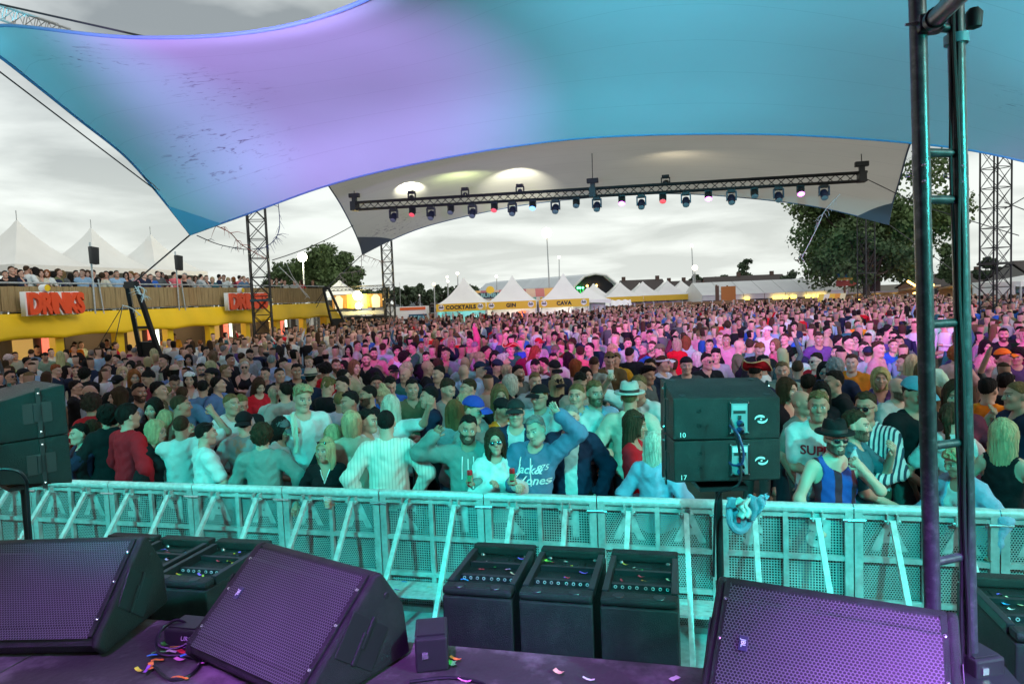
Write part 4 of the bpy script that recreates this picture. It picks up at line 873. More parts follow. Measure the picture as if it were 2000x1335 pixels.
        P, Fc = surface_nets(xs, ys, zs, f.D); loc = (P - hc) @ H; ft = np.zeros((len(P), 4), np.float32); x, y, z = loc.T; ax = np.abs(x); front = (y < -.045) & (np.abs(z) < .12)
        br = np.exp(-(((z - .029 + .10 * (ax - .034) ** 2 * 40) / .0055) ** 2)) * ((ax > .012) & (ax < .052)); ft[:, 0] = np.where(front, br, 0)
        ft[:, 1] = np.where(front, np.exp(-(((z + .063) / .008) ** 2)) * (ax < .023), 0)
        ex = (ax - .032) / .0155; ez = (z - .003) / .0075; ft[:, 2] = np.where(front & (ex ** 2 + ez ** 2 < 1.1), 1, 0); ft[:, 3] = np.where(front & ((ax - .032) ** 2 + (z - .003) ** 2 < .0078 ** 2), 1, 0)
        ft[:, 3] = np.maximum(ft[:, 3], np.where(front & (np.abs(ex) < 1.15) & (np.abs(z - .0115) < .0035), .9, 0))
        mb = MB(); nf = []
        for g in (1, -1):
            d, n_ = s.hd[g], s.hn[g]; l = np.cross(d, n_); W = s.W[g]; c = s.curl[g]
            for i, (o_, ln) in enumerate(((-.029, .068), (-.010, .078), (.010, .074), (.028, .058))):
                b = W + d * .07 + l * o_ * 1.0; a1, a2 = .25 + c * .9, .35 + c * 1.9; sp_ = l * (o_ * (6 if c < .2 else 1.5)) * .35
                p1 = b + (d * math.cos(a1) + n_ * math.sin(a1) + sp_) * ln * .55; p2 = p1 + (d * math.cos(a2) + n_ * math.sin(a2) + sp_) * ln * .5; mb.path([b - d * .02, b, p1, p2], [.009, .0105, .0095, .0075], 6)
            sgn = 1 if (np.cross(d, n_) @ V3(g, 0, 0)) < 0 else -1; th = W + d * .02 + l * sgn * .022; q1 = th + (d * .55 + l * sgn * .75 + n_ * .2 * c) * .045; q2 = q1 + (d * .8 + l * sgn * (.35 if c < .3 else -.1) + n_ * .5 * c) * .035; mb.path([W + d * .01, th, q1, q2], [.012, .0125, .011, .008], 6)
        nv = len(P); P = np.concatenate([P, np.array(mb.v)]); faces = [tuple(r) for r in Fc] + [tuple(i + nv for i in q) for q in mb.f]
        me = bpy.data.meshes.new('body'); me.from_pydata(P, [], faces); me.update(); sm(me, 180)
        a = me.color_attributes.new('feat', 'FLOAT_COLOR', 'POINT'); a.data.foreach_set('color', np.concatenate([ft, np.zeros((len(mb.v), 4), np.float32)]).ravel()); return me
    def garment(s, kind, res=.017):
        """kind: tee long tank hoodie jacket shirt vneck"""
        m = s.sex == 'm'; infl = {'tee': .018, 'long': .020, 'tank': .012, 'hoodie': .023, 'jacket': .023, 'shirt': .018, 'vneck': .018, 'top': .012}[kind]
        frac = {'tee': .36, 'long': 1, 'tank': 0, 'hoodie': 1, 'jacket': 1, 'shirt': .96, 'vneck': .33, 'top': 0.30}[kind]; pts = np.array([*s.S.values(), *([*s.E.values(), *s.W.values()] if frac > .4 else s.E.values())]); lo, hi = pts.min(0) - .12, pts.max(0) + .12
        lo = np.minimum(lo, (-.26, -.26, .78)); hi = np.maximum(hi, (.26, .24, 1.55)); lo[2] = .76; T0 = s.T((0, 0, 1.3)); lo[1] = min(lo[1], T0[1] - .3); hi[1] = max(hi[1], T0[1] + .25); lo[0] = min(lo[0], T0[0] - .3); hi[0] = max(hi[0], T0[0] + .3)
        xs, ys, zs = [np.arange(lo[i], hi[i], res) for i in range(3)]; f = Field(xs, ys, zs); s.torso(f, infl, .012 if kind in ('tee', 'long', 'shirt', 'hoodie', 'jacket', 'vneck') else 0)
        if frac: s.arms(f, infl + (.010 if kind in ('tee', 'shirt', 'hoodie', 'jacket', 'top') else .006), frac, .035)
        for g in (1, -1): f.cone(s.T((g * .06, .022, 1.445)), s.T((g * .14, .018, 1.405)), .028, .03, .05, infl)
        if kind not in ('tank', 'top'): f.cone(s.T((-.055, .045, 1.45)), s.T((.055, .045, 1.45)), .034, .034, .04); f.ell(s.T((0, .05, 1.38)), (.12, .085, .07), .04, s.M)
        if kind in ('hoodie',): f.ell(s.T((0, .095, 1.43)), (.125, .055, .085), .04, s.M); f.cone(s.T((-.09, .04, 1.475)), s.T((-.035, -.09, 1.40)), .030, .026, .03); f.cone(s.T((.09, .04, 1.475)), s.T((.035, -.09, 1.40)), .030, .026, .03)
        if kind in ('shirt', 'jacket'):
            for g in (1, -1): f.cone(s.T((g * .075, .045, 1.485)), s.T((g * .05, -.07, 1.43)), .016, .014, .015)
            f.cone(s.T((-.07, .055, 1.485)), s.T((.07, .055, 1.485)), .016, .016, .015)
        x, y, z = f.x[:, None, None], f.y[None, :, None], f.z[None, None, :]; O = .95
        # garment folds
        f.D += .0062 * np.sin(31 * x + 3 * np.sin(17 * z) + 9 * y) * np.sin(24 * z + 2.5 * np.sin(21 * x + 14 * y)) + .003 * np.sin(60 * z + 40 * x) * np.sin(45 * y)
        P = np.stack(np.broadcast_arrays(x, y, z), -1).reshape(-1, 3); q = s.inv(P); qx, qy, qz = [q[:, i].reshape(f.D.shape) for i in range(3)]
        hem = {'tee': .86, 'long': .86, 'tank': .86, 'hoodie': .87, 'jacket': .84, 'shirt': .82, 'vneck': .86, 'top': 1.0}[kind]; f.D = np.maximum(f.D, hem - qz - (qz > 2) * 9) if True else f.D
        nr = {'tee': .078, 'long': .078, 'hoodie': .072, 'jacket': .082, 'shirt': .070, 'tank': .105, 'vneck': .08, 'top': .10}[kind]
        f.D = np.maximum(f.D, -ell_d(qx, qy + .020, qz - 1.510 - .42 * qy, (nr, nr * 1.05, .085 if kind not in ('tank', 'top') else .13)))
        if kind in ('vneck', 'shirt', 'tank'):
            dp = {'vneck': .17, 'shirt': .085, 'tank': .10}[kind]; wv = {'vneck': .36, 'shirt': .42, 'tank': .9}[kind]; tip = 1.46 - dp
            f.D = np.maximum(f.D, -np.maximum(np.maximum(np.abs(qx) - (qz - tip) * wv, qy), tip - qz))
        if kind == 'jacket': f.D = np.maximum(f.D, -np.maximum(np.abs(qx) - .05 - .12 * np.clip(qz - 1.2, 0, .3), qy + .02))
        if kind == 'tank':
            for g in (1, -1): f.D = np.maximum(f.D, -(np.sqrt((qx - g * (s.sh + .05)) ** 2 + (qy * .8) ** 2 + (qz - 1.36) ** 2) - .115))
        P, Fc = surface_nets(xs, ys, zs, f.D); me = bpy.data.meshes.new('shirt'); me.from_pydata(P, [], [tuple(r) for r in Fc]); me.update(); sm(me, 180); return me
    def trousers(s, res=.03):
        lo, hi = V3(-.32, -.2, .0), V3(.32, .2, 1.04); xs, ys, zs = [np.arange(lo[i], hi[i], res) for i in range(3)]; f = Field(xs, ys, zs)
        f.ell(V3(0, .005, .94), (.160, .112, .12), .05, None, .012)
        for g in (1, -1): f.cone(s.hip[g], s.kn[g], .10, .075, .05); f.cone(s.kn[g], s.an[g] - V3(0, 0, .04), .075, .062, .03)
        P, Fc = surface_nets(xs, ys, zs, f.D); me = bpy.data.meshes.new('trousers'); me.from_pydata(P, [], [tuple(r) for r in Fc]); me.update(); sm(me, 180); return me
def mesh_of(fn, lo, hi, res, name='hair'):
    xs, ys, zs = [np.arange(lo[i], hi[i] + res, res) for i in range(3)]; x, y, z = xs[:, None, None], ys[None, :, None], zs[None, None, :]
    D = fn(x, y, z); P, Fc = surface_nets(xs, ys, zs, np.broadcast_to(D, (len(xs), len(ys), len(zs)))); me = bpy.data.meshes.new(name); me.from_pydata(P, [], [tuple(r) for r in Fc]); me.update(); sm(me, 180); return me
def strand(x, y, z, a=.006, f=1.0): t = np.arctan2(x, y + .02); return a * np.sin(34 * f * t + 5 * np.sin(7 * z) + 2 * np.sin(40 * z)) * .7 + a * .7 * np.sin(61 * f * t + 3 * np.sin(11 * z + 2)) + a * .3 * np.sin(90 * z + 5 * t)
def hair_fn(style):
    def fn(x, y, z):
        sk = skull(x, y, z); ax = np.abs(x); line = lambda f0, b0: f0 + (y + .085) * (b0 - f0) / .175
        if style == 'buzz': return np.maximum(sk - .0035 + strand(x, y, z, .0015), line(.084, -.05) - z)
        if style == 'fringe':  # balding: sides and back only
            return np.maximum(np.maximum(sk - .008, line(.04, -.06) - z), np.minimum(-(y + .02), z - .055 + .0 * y))
        if style == 'short':
            th = .004 + .011 * np.clip((z - .03) / .07, 0, 1) + .006 * np.sin(90 * x + 40 * y) * np.sin(75 * y - 30 * x) * (z > .07); return np.maximum(sk - th + strand(x, y, z, .0035), np.maximum(line(.084, -.05), .086 - .9 * np.clip(y + .05, 0, 1) * 1.1 - .35 * np.clip(.045 - ax, 0, 1)) * 1.0 - z)
        if style == 'quiff':
            th = .004 + .022 * np.clip((z - .05) / .06, 0, 1) + .024 * np.clip((-y - .02) / .07, 0, 1) * (z > .06) + .008 * np.sin(80 * x + 3) * np.sin(60 * y); return np.maximum(sk - th + strand(x, y, z, .006), line(.082, -.045) - z)
        if style == 'mohawk':
            return np.minimum(np.maximum(sk - .003, line(.07, -.05) - z), np.maximum(np.maximum(sk - .024 + strand(x, y, z, .004), ax - .028), line(.068, -.07) - z))
        if style == 'curly': return np.maximum(sk - .030 + .012 * np.sin(95 * x + 3) * np.sin(88 * y) * np.sin(80 * z + 1) + strand(x, y, z, .006, .6), line(.062, -.09) - z)
        face = ell_d(x, y + .105, z + .025, (.066, .085, .105)); 
        if style == 'bob': d = smin(sk - .020, ell_d(x, y - .022, z + .03, (.098, .088, .150)), .03); return np.maximum(np.maximum(d + strand(x, y, z, .005), -face), -.145 - z + .02 * np.sin(40 * x))
        if style == 'long': d = smin(sk - .018, ell_d(x, y - .035, z + .12, (.105, .072, .27)), .04); return np.maximum(np.maximum(d + strand(x, y, z, .0035), -face), -np.maximum(ell_d(x, y + .05, z + .17, (.075, .10, .11)), -9))
        if style == 'ponytail':
            d = np.maximum(sk - .011 + strand(x, y, z, .003), line(.072, -.05) - z); p = seg(x, y, z, (0, .10, .07), (0, .15, .01), .028, .034); p = smin(p, seg(x, y, z, (0, .15, .01), (0, .12, -.20), .034, .012), .02); return smin(d, p + strand(x, y, z, .004), .012)
        if style == 'bun': d = np.maximum(sk - .011 + strand(x, y, z, .003), line(.072, -.05) - z); return smin(d, sph(x, y, z, (0, .06, .135), .040) + strand(x, y, z, .006), .01)
    return fn
HAIR = {}
def hair_mesh(style, res=.0085):
    k = (style, res)
    if k not in HAIR:
        lo, hi = (-.14, -.15, -.10 if style in ('buzz', 'short', 'quiff', 'mohawk', 'curly', 'fringe') else (-.20 if style == 'bob' else -.40 if style == 'long' else -.23)), (.14, .21 if style == 'ponytail' else .15, .20)
        HAIR[k] = mesh_of(hair_fn(style), lo, hi, res)
    return HAIR[k]
def beard_mesh():
    if 'beard' not in HAIR:
        def fn(x, y, z):
            d = head_d(x, y, z, 'm') - .0028 + strand(x, y, z, .001); return np.maximum(np.maximum(d, z + .036 - .40 * np.clip(np.abs(x) - .03, 0, 1)), np.maximum(y - .01, -np.maximum(.022 - np.abs(x), -9) * 0 + (-(ell_d(x, y + .095, z + .063, (.026, .04, .014))))))
        HAIR['beard'] = mesh_of(fn, (-.10, -.14, -.15), (.10, .03, .0), .008, 'beard')
    return HAIR['beard']
def cap_meshes():
    if 'cap' not in HAIR:
        HAIR['cap'] = mesh_of(lambda x, y, z: np.maximum(skull(x, y, z) - .021, .048 - .12 * (y) - z), (-.13, -.14, .0), (.13, .15, .17), .010, 'crown')
        mb = MB(); rows = []
        for j in range(7):
            r = j / 6; rows.append([(math.sin(t) * (.082 + .01 * r), -.055 - .035 - math.cos(t) * 0 - r * .085 * math.cos(t * .9) - .02 * math.cos(t), .060 - .03 * r * r + .0 - .018 * math.sin(t) ** 2) for t in np.linspace(-1.25, 1.25, 11)])
        mb.grid(rows); me = bpy.data.meshes.new('brim'); me.from_pydata(mb.v, [], mb.f); sm(me, 180); HAIR['brim'] = me
    return HAIR['cap'], HAIR['brim']
# ---- materials: one each, colour comes from the object
def skin_mat():
    m = bpy.data.materials.new('skin'); m.use_nodes = True; t = m.node_tree; b = t.nodes['Principled BSDF']; b.inputs['Roughness'].default_value = .55; b.inputs['Specular IOR Level'].default_value = .3; MATS['skin'] = m
    b.inputs['Subsurface Weight'].default_value = .0
    oi = N('ShaderNodeObjectInfo', t); at = N('ShaderNodeAttribute', t); at.attribute_name = 'feat'; sp = N('ShaderNodeSeparateColor', t); L(at.outputs['Color'], sp.inputs[0], t)
    tcx = N('ShaderNodeTexCoord', t); n = N('ShaderNodeTexNoise', t); n.inputs['Scale'].default_value = 26; n.inputs['Detail'].default_value = 3; L(tcx.outputs['Object'], n.inputs['Vector'], t)
    c0 = N('ShaderNodeMixRGB', t, blend_type='MULTIPLY'); c0.inputs[0].default_value = .35; L(oi.outputs['Color'], c0.inputs[1], t)
    rp = N('ShaderNodeValToRGB', t); rp.color_ramp.elements[0].color = (1.15, .80, .72, 1); rp.color_ramp.elements[1].color = (1, 1.05, 1.02, 1); L(n.outputs[0], rp.inputs[0], t); L(rp.outputs[0], c0.inputs[2], t)
    prev = c0.outputs[0]
    for soc, col in ((sp.outputs[0], (.05, .032, .022)), (sp.outputs[1], (.36, .12, .10)), (sp.outputs[2], (.62, .60, .57)), (at.outputs['Alpha'], (.025, .02, .018))):
        mxn = N('ShaderNodeMixRGB', t); k = N('ShaderNodeMath', t, operation='MULTIPLY'); k.inputs[1].default_value = .85; L(soc, k.inputs[0], t); L(k.outputs[0], mxn.inputs[0], t); L(prev, mxn.inputs[1], t); mxn.inputs[2].default_value = (*col, 1); prev = mxn.outputs[0]
    L(prev, b.inputs['Base Color'], t); return m
SKIN = skin_mat()
CLOTH = mat('cloth', rough=.85, objcol=True, bump=.4, bscale=24, var=.07, vscale=20, spec=.15)
HAIRM = mat('hair_strands', rough=.8, spec=.12, objcol=True, bump=.8, bscale=90, var=.4, vscale=38, stretch=(1, 1, .12))
GLASSM = mat('dark_lens', (.012, .012, .016), .08)
def stripe_mat(name, c1, c2, scale, axis='X', thr=.5):
    m = mat(name, c1, .85); t = m.node_tree; b = t.nodes['Principled BSDF']; tcx = N('ShaderNodeTexCoord', t); sp = N('ShaderNodeSeparateXYZ', t); L(tcx.outputs['Object'], sp.inputs[0], t)
    k = N('ShaderNodeMath', t, operation='MULTIPLY'); k.inputs[1].default_value = scale; L(sp.outputs[axis], k.inputs[0], t); f = N('ShaderNodeMath', t, operation='FRACT'); L(k.outputs[0], f.inputs[0], t)
    g_ = N('ShaderNodeMath', t, operation='GREATER_THAN'); g_.inputs[1].default_value = thr; L(f.outputs[0], g_.inputs[0], t); mxn = N('ShaderNodeMixRGB', t); L(g_.outputs[0], mxn.inputs[0], t); mxn.inputs[1].default_value = (*c1, 1); mxn.inputs[2].default_value = (*c2, 1); L(mxn.outputs[0], b.inputs['Base Color'], t); return m
SHC = dict(white=(.60, .61, .60), cream=(.52, .49, .40), grey=(.28, .29, .30), ltgrey=(.44, .45, .46), dkgrey=(.09, .095, .10), black=(.012, .012, .014), navy=(.018, .024, .055), blue=(.03, .11, .42), ltblue=(.26, .38, .52), denim=(.10, .18, .29),
    red=(.52, .012, .022), burgundy=(.14, .02, .04), pink=(.55, .25, .29), coral=(.75, .16, .19), orange=(.78, .20, .015), mustard=(.58, .28, .02), green=(.03, .17, .08), olive=(.13, .14, .07), mint=(.17, .24, .22), lime=(.38, .46, .18), teal=(.04, .13, .16), violet=(.12, .06, .20), brown=(.13, .08, .05), beige=(.42, .36, .28))
WORDC = dict(ltgrey='light grey', dkgrey='dark grey', ltblue='light blue', navy='navy blue', denim='denim blue')
HC = dict(d=(.014, .011, .010), b=(.05, .028, .016), l=(.16, .10, .045), y=(.43, .32, .18), g=(.20, .20, .19), r=(.20, .065, .02), w=(.50, .46, .38))
HW = dict(d='dark', b='brown', l='light brown', y='blond', g='grey', r='reddish', w='bleached')
HS = dict(s='short', z='buzz', q='quiff', k='curly', o='bob', L='long', p='ponytail', n='bun', f='fringe', x=None, m='mohawk', c=None)
HSW = dict(s='short {} hair', z='cropped {} hair', q='swept-up {} hair', k='curly {} hair', o='{} bob', L='long {} hair', p='{} ponytail', n='{} hair in a bun', f='balding {} hair', x='bald head', m='{} mohawk')
GW = dict(tee='t-shirt', long='sweater', tank='tank top', hoodie='hoodie', jacket='jacket', shirt='shirt', vneck='top', top='top')
SKINS = [(.56, .33, .25), (.50, .285, .21), (.60, .37, .29), (.42, .23, .165), (.54, .31, .235)]
POSES = dict(
    stand=dict(), look=dict(head=(28, -4, 0)), lookm=dict(head=(-30, 2, 3)), down=dict(head=(10, 24, 0), hp=(.08, -.30, 1.10), hm=(-.10, -.28, 1.08), curl=(.9, .9)),
    drink=dict(hp=(.10, -.33, 1.22), head=(-8, 3, 0), curl=(.9, .4)), drinkm=dict(hm=(-.16, -.30, 1.18), head=(14, 0, 0), curl=(.4, .9)), cross=dict(hp=(-.10, -.20, 1.16), hm=(.10, -.23, 1.13)),
    up=dict(hp=(.30, -.16, 1.98), head=(-12, -6, 0), curl=(.1, .5)), sip=dict(hp=(.07, -.20, 1.47), curl=(.9, .4), head=(0, -8, 0)), lean=dict(lean=14, head=(18, 0, 0)), phone=dict(hp=(.07, -.34, 1.38), hm=(-.06, -.33, 1.34), curl=(.9, .9)), tilt=dict(side=4, head=(-18, 10, -6)))
LIB = {}
def lib(sex, pose, kind):
    k = (sex, pose)
    if k not in LIB:
        p = Pose(sex, **POSES[pose]); LIB[k] = dict(p=p, body=p.build_body(.0105, .024), tr=p.trousers(), g={})
    e = LIB[k]
    if kind not in e['g']: e['g'][kind] = e['p'].garment(kind, .020)
    return e
def headmat(p): H = p.H; c = p.hc; return Matrix(((H[0, 0], H[0, 1], H[0, 2], c[0]), (H[1, 0], H[1, 1], H[1, 2], c[1]), (H[2, 0], H[2, 1], H[2, 2], c[2]), (0, 0, 0, 1)))
NAMES = set(); PEOPLE = []
def face_rz(pos, ang): d = CAM - Vector(pos); return math.atan2(d.x, -d.y) + R(ang)
HATC = {}
def add_hat(root, p, kind, col):
    Hm = headmat(p)
    def put(nm, me, m_, c=None, sub=None):
        o = obj(nm, me, m_, sub or root, None, c)
        if sub is None: o.matrix_local = Hm
        return o
    if kind in ('cap', 'capback', 'visor'):
        cr, br = cap_meshes(); e = put('cap', cr, CLOTH, col) if kind != 'visor' else None
        b = obj('brim', br, CLOTH, e or root, None, HATC.get(kind, col))
        if kind == 'visor': b.matrix_local = Hm; bd = MB().path([(.088 * math.cos(t), .012 + .108 * math.sin(t), .058) for t in np.linspace(0, 2 * math.pi, 24)], .014, 6).build('visor_band', CLOTH, root, True, None, col); bd.matrix_local = Hm
        if kind == 'capback': b.rotation_euler = (0, 0, math.pi); b.location = (0, .03, -.02)
    elif kind in ('fedora', 'straw', 'tricorne'):
        key = 'hat_' + kind
        if kind == 'tricorne':
            mb = MB(); rows = []
            for j in range(9):
                t = j / 8; rows.append([((.085 + .085 * t * (1 + .25 * math.cos(3 * a + 1.57))) * math.cos(a), .01 + (.10 + .085 * t * (1 + .25 * math.cos(3 * a + 1.57))) * math.sin(a), .055 + .075 * (t ** 1.5) * (.55 + .45 * -math.cos(3 * a + 1.57))) for a in np.linspace(0, 2 * math.pi, 37)])
            mb.grid(rows); b = mb.build('turned_up_brim', CLOTH, root, 180, None, col); b.matrix_local = Hm
            MB().path(rows[-1], .007, 6).build('gold_trim', mat('gold_trim', (.7, .5, .25), .5), b, True)
            c = put('crown', cap_meshes()[0], CLOTH, tuple(q * .7 for q in col))
        else:
            pr = [(.001, .165), (.045, .168), (.075, .158), (.087, .120), (.094, .062), (.100, .055), (.145, .060 if kind == 'straw' else .046), (.150, .066 if kind == 'straw' else .05), (.145, .066), (.098, .060)]
            mb = MB().lathe(pr, (0, 0, 0), 28); mb.v = [(x, y * 1.18 + .010, z - (.020 if abs(x) < .04 and z > .14 else 0)) for x, y, z in mb.v]; h = mb.build('hat', CLOTH, root, 180, None, col); h.matrix_local = Hm
            mb = MB().lathe([(.0955, .060), (.093, .088), (.0915, .088)], (0, 0, 0), 28); mb.v = [(x * 1.01, y * 1.20 + .010, z) for x, y, z in mb.v]; mb.build('hat_band', M['dark'] if kind != 'straw' else mat('hat_band_black', (.03, .03, .03), .7), h, True)
def add_glasses(root, p, kind):
    Hm = headmat(p); lens = {'sun': GLASSM, 'mirror': mat('mirror_lens', (.10, .45, .50), .05, .9), 'specs': mat('clear_lens', (.6, .65, .65), .05, alpha=.25), 'up': GLASSM}[kind]
    fr = mat('spectacle_frame', (.015, .015, .016), .35); mb = MB(); dz, dy = (0, 0) if kind != 'up' else (.088, .035)
    g_ = MB().path([(-.075, .0 + dy, .008 + dz), (-.066, -.095 + dy, .010 + dz), (-.008, -.112 + dy, .012 + dz), (.008, -.112 + dy, .012 + dz), (.066, -.095 + dy, .010 + dz), (.075, .0 + dy, .008 + dz)], .0035, 6).build('glasses', fr, root, True); g_.matrix_local = Hm
    for sx in (-1, 1):
        o = MB().lathe([(.001, .004), (.018, .003), (.0235, 0), (.022, -.002)], (sx * .034, -.106 + dy, .0 + dz), 14, (sx * .18, -1, .05)); o.v = [(x, y, dz + (z - dz) * .82) for x, y, z in o.v]; o.build('lens', lens, g_, True)
def add_cup(pos, rz, label, kind='beer', group='drinks held in the crowd'):
    root = empty('beer_cup' if kind == 'beer' else 'drink_can' if kind == 'can' else 'phone' if kind == 'phone' else 'water_bottle', pos, rz, label, {'beer': 'cup', 'can': 'can', 'phone': 'phone', 'bottle': 'bottle'}[kind], group)
    if kind == 'beer':
        MB().lathe([(.001, 0), (.028, 0), (.038, .11), (.036, .11), (.027, .004), (.001, .004)], n=14).build('cup', mat('clear_plastic_cup', (.8, .82, .82), .1, alpha=.3), root, True)
        MB().lathe([(.001, .006), (.026, .006), (.0325, .07), (.001, .07)], n=14).build('beer', mat('beer', (.65, .30, .02), .2), root, True)
    elif kind == 'can':
        c = MB().lathe([(.001, 0), (.022, 0), (.026, .008), (.026, .145), (.021, .155), (.001, .155)], n=16).build('can_body', mat('red_can', (.55, .02, .03), .3, .5), root, True); MB().lathe([(.0262, .05), (.0264, .11)], n=16).build('can_print', mat('green_print', (.05, .25, .12), .35), c, True)
    elif kind == 'phone': MB().box((0, 0, .05), (.075, .009, .15), bev=.003).build('case', M['black'], root); MB().box((0, -.0055, .05), (.068, .002, .135)).build('screen', mat('phone_screen', (.3, .45, .45), .1, emit=(.5, .9, .9), estr=.5), root)
    else: MB().lathe([(.001, 0), (.03, 0), (.032, .02), (.03, .12), (.012, .17), (.012, .19), (.001, .19)], n=14).build('bottle', mat('clear_bottle', (.75, .85, .85), .08, alpha=.4), root, True); MB().tube((0, 0, .19), (0, 0, .208), .014, n=12).build('screw_cap', mat('blue_cap', (.1, .3, .5), .5), root)
    return root
def assemble(pos, rz, scale, p, body, shirt, trous, hs, hcol, shirt_mat, shirt_col, trouser_col, skin, label, hat=None, hatcol=None, glasses=None, beard=False, mirror=False, kind='tee', res=.0105):
    root = empty('person', pos, rz, label, 'person', None); root.scale = (scale * (-1 if mirror else 1), scale, scale)
    b = obj('body', body, SKIN, root, None, skin); 
    obj({'tee': 't_shirt', 'long': 'sweater', 'tank': 'tank_top', 'hoodie': 'hoodie', 'jacket': 'jacket', 'shirt': 'shirt', 'vneck': 'top', 'top': 'top'}[kind], shirt, shirt_mat, root, None, shirt_col)
    obj('trousers', trous, CLOTH, root, None, trouser_col)
    if hs and not (hat in ('cap', 'capback', 'fedora', 'straw', 'tricorne') and hs in ('short', 'quiff', 'curly', 'fringe', 'bun')):
        h = obj('hair', hair_mesh(hs, res), HAIRM, root, None, hcol); h.matrix_local = headmat(p)
    elif hat: h = obj('hair', hair_mesh('buzz', res), HAIRM, root, None, hcol); h.matrix_local = headmat(p)
    if beard: h = obj('beard', beard_mesh(), HAIRM, root, None, tuple(.5 * a + .22 * b_ for a, b_ in zip(hcol, skin))); h.matrix_local = headmat(p)
    if hat: add_hat(root, p, hat, hatcol or SHC['black'])
    if glasses: add_glasses(root, p, glasses)
    return root
TRC = [(.02, .024, .04), (.015, .015, .017), (.06, .09, .15), (.16, .13, .09), (.03, .035, .05), (.10, .10, .10)]
GS = 1.085
HEADZ = dict(m=1.625, f=1.61)
ZONES = ((0, 150, 'below the drinks sign'), (150, 330, 'near the anchor frame'), (330, 480, 'left of the tower'), (480, 640, 'below the tower'), (640, 800, 'below the glowing screen'), (800, 940, 'below the cocktails tent'), (940, 1040, 'below the gin tent'), (1040, 1160, 'below the cava tent'), (1160, 1300, 'below the hangar'), (1300, 1460, 'behind the loudspeakers'), (1460, 1640, 'below the marquee'), (1640, 1800, 'below the big tree'), (1800, 2100, 'by the ladder truss'))
def make_label(sex, hair, shirt, kind, ang, px, hat, glasses, beard, pose, d):
    a = (ang + 180) % 360 - 180; c, s = hair[0], hair[1]; who = 'man' if sex == 'm' else 'woman'
    fac = 'facing us' if abs(a) < 40 else 'back turned' if abs(a) > 135 else 'turned right' if a > 0 else 'turned left'
    hp = HSW[s].format(HW[c]) if not hat else {'cap': 'cap', 'capback': 'cap worn backwards', 'visor': 'visor', 'fedora': 'trilby hat', 'straw': 'straw hat', 'tricorne': 'tricorne hat'}[hat]
    ex = [w for w, t in (('beard', beard), ('sunglasses', glasses in ('sun', 'mirror')), ('glasses', glasses == 'specs')) if t]
    po = {'up': ', one arm up', 'drink': ', holding a drink', 'drinkm': ', holding a drink', 'cross': ', arms crossed', 'sip': ', hand at mouth', 'down': ', looking down', 'phone': ', phone up'}.get(pose, '')
    z = next((w for l, h, w in ZONES if l <= px < h), 'at the edge'); cw = WORDC.get(shirt, shirt)
    for hx, pq, zq in ((hp + (' and ' + ex[0] if ex else ''), po, z), (hp + (' and ' + ex[0] if ex else ''), '', z), (hp, '', z), (hp, '', z.replace('the ', ''))):
        t = '%s with %s in %s %s%s, %s, %s' % (who, hx, cw, GW[kind], pq, fac, zq)
        if len(t.split()) <= 16: break
    return t
def place(px, py, shirt, kind, hair, ang=0, pose=None, sex=None, hat=None, hatcol=None, glasses=None, beard=False, d=None, label=None, skin=None, smat=None):
    """a mid-crowd person whose head shows at pixel px, py"""
    c, s = hair[0], hair[1]; sex = sex or ('f' if s in 'oLpn' else 'm'); z0 = HEADZ[sex]; ht = random.uniform(.97, 1.04) * GS
    pos = gz(px, py, z0 * ht) if d is None else cp(px, py, d)
    if d is not None: ht = min(max(pos.z / z0, .95), 1.22)
    pose = pose or random.choice(['stand', 'stand', 'look', 'lookm', 'drink', 'drinkm', 'cross', 'down', 'tilt'])
    e = lib(sex, pose, kind); lb = label or make_label(sex, hair, shirt, kind, ang, px, hat, glasses, beard, pose, 0)
    if lb in NAMES:
        for _ in range(30):   # never two alike: another pose, hair or colour
            pose = random.choice(list(POSES)); e = lib(sex, pose, kind); lb = make_label(sex, hair, shirt, kind, ang, px, hat, glasses, beard, pose, 0)
            if lb not in NAMES: break
            shirt = random.choice(list(SHC)); ang += random.choice((-60, 60, 30, -30)); hair = random.choice('dbly') + s; lb = make_label(sex, hair, shirt, kind, ang, px, hat, glasses, beard, pose, 0)
            if lb not in NAMES: break
    NAMES.add(lb); hd = e['p'].hc; rz = face_rz(pos, ang); foot = Vector((pos.x, pos.y, 0)) - Matrix.Rotation(rz, 3, 'Z') @ Vector((hd[0], hd[1], 0)) * ht
    jit = lambda c_: tuple(min(1, q * random.uniform(.85, 1.15)) for q in c_)
    o = assemble((foot.x, foot.y, 0), rz, ht, e['p'], e['body'], e['g'][kind], e['tr'], HS[hair[1]], jit(HC[hair[0]]), smat or CLOTH, jit(SHC[shirt]), random.choice(TRC), skin or random.choice(SKINS), lb, hat, hatcol, glasses, beard, False, kind)
    o['group'] = 'people in the crowd'; PEOPLE.append((foot.x, foot.y)); return o
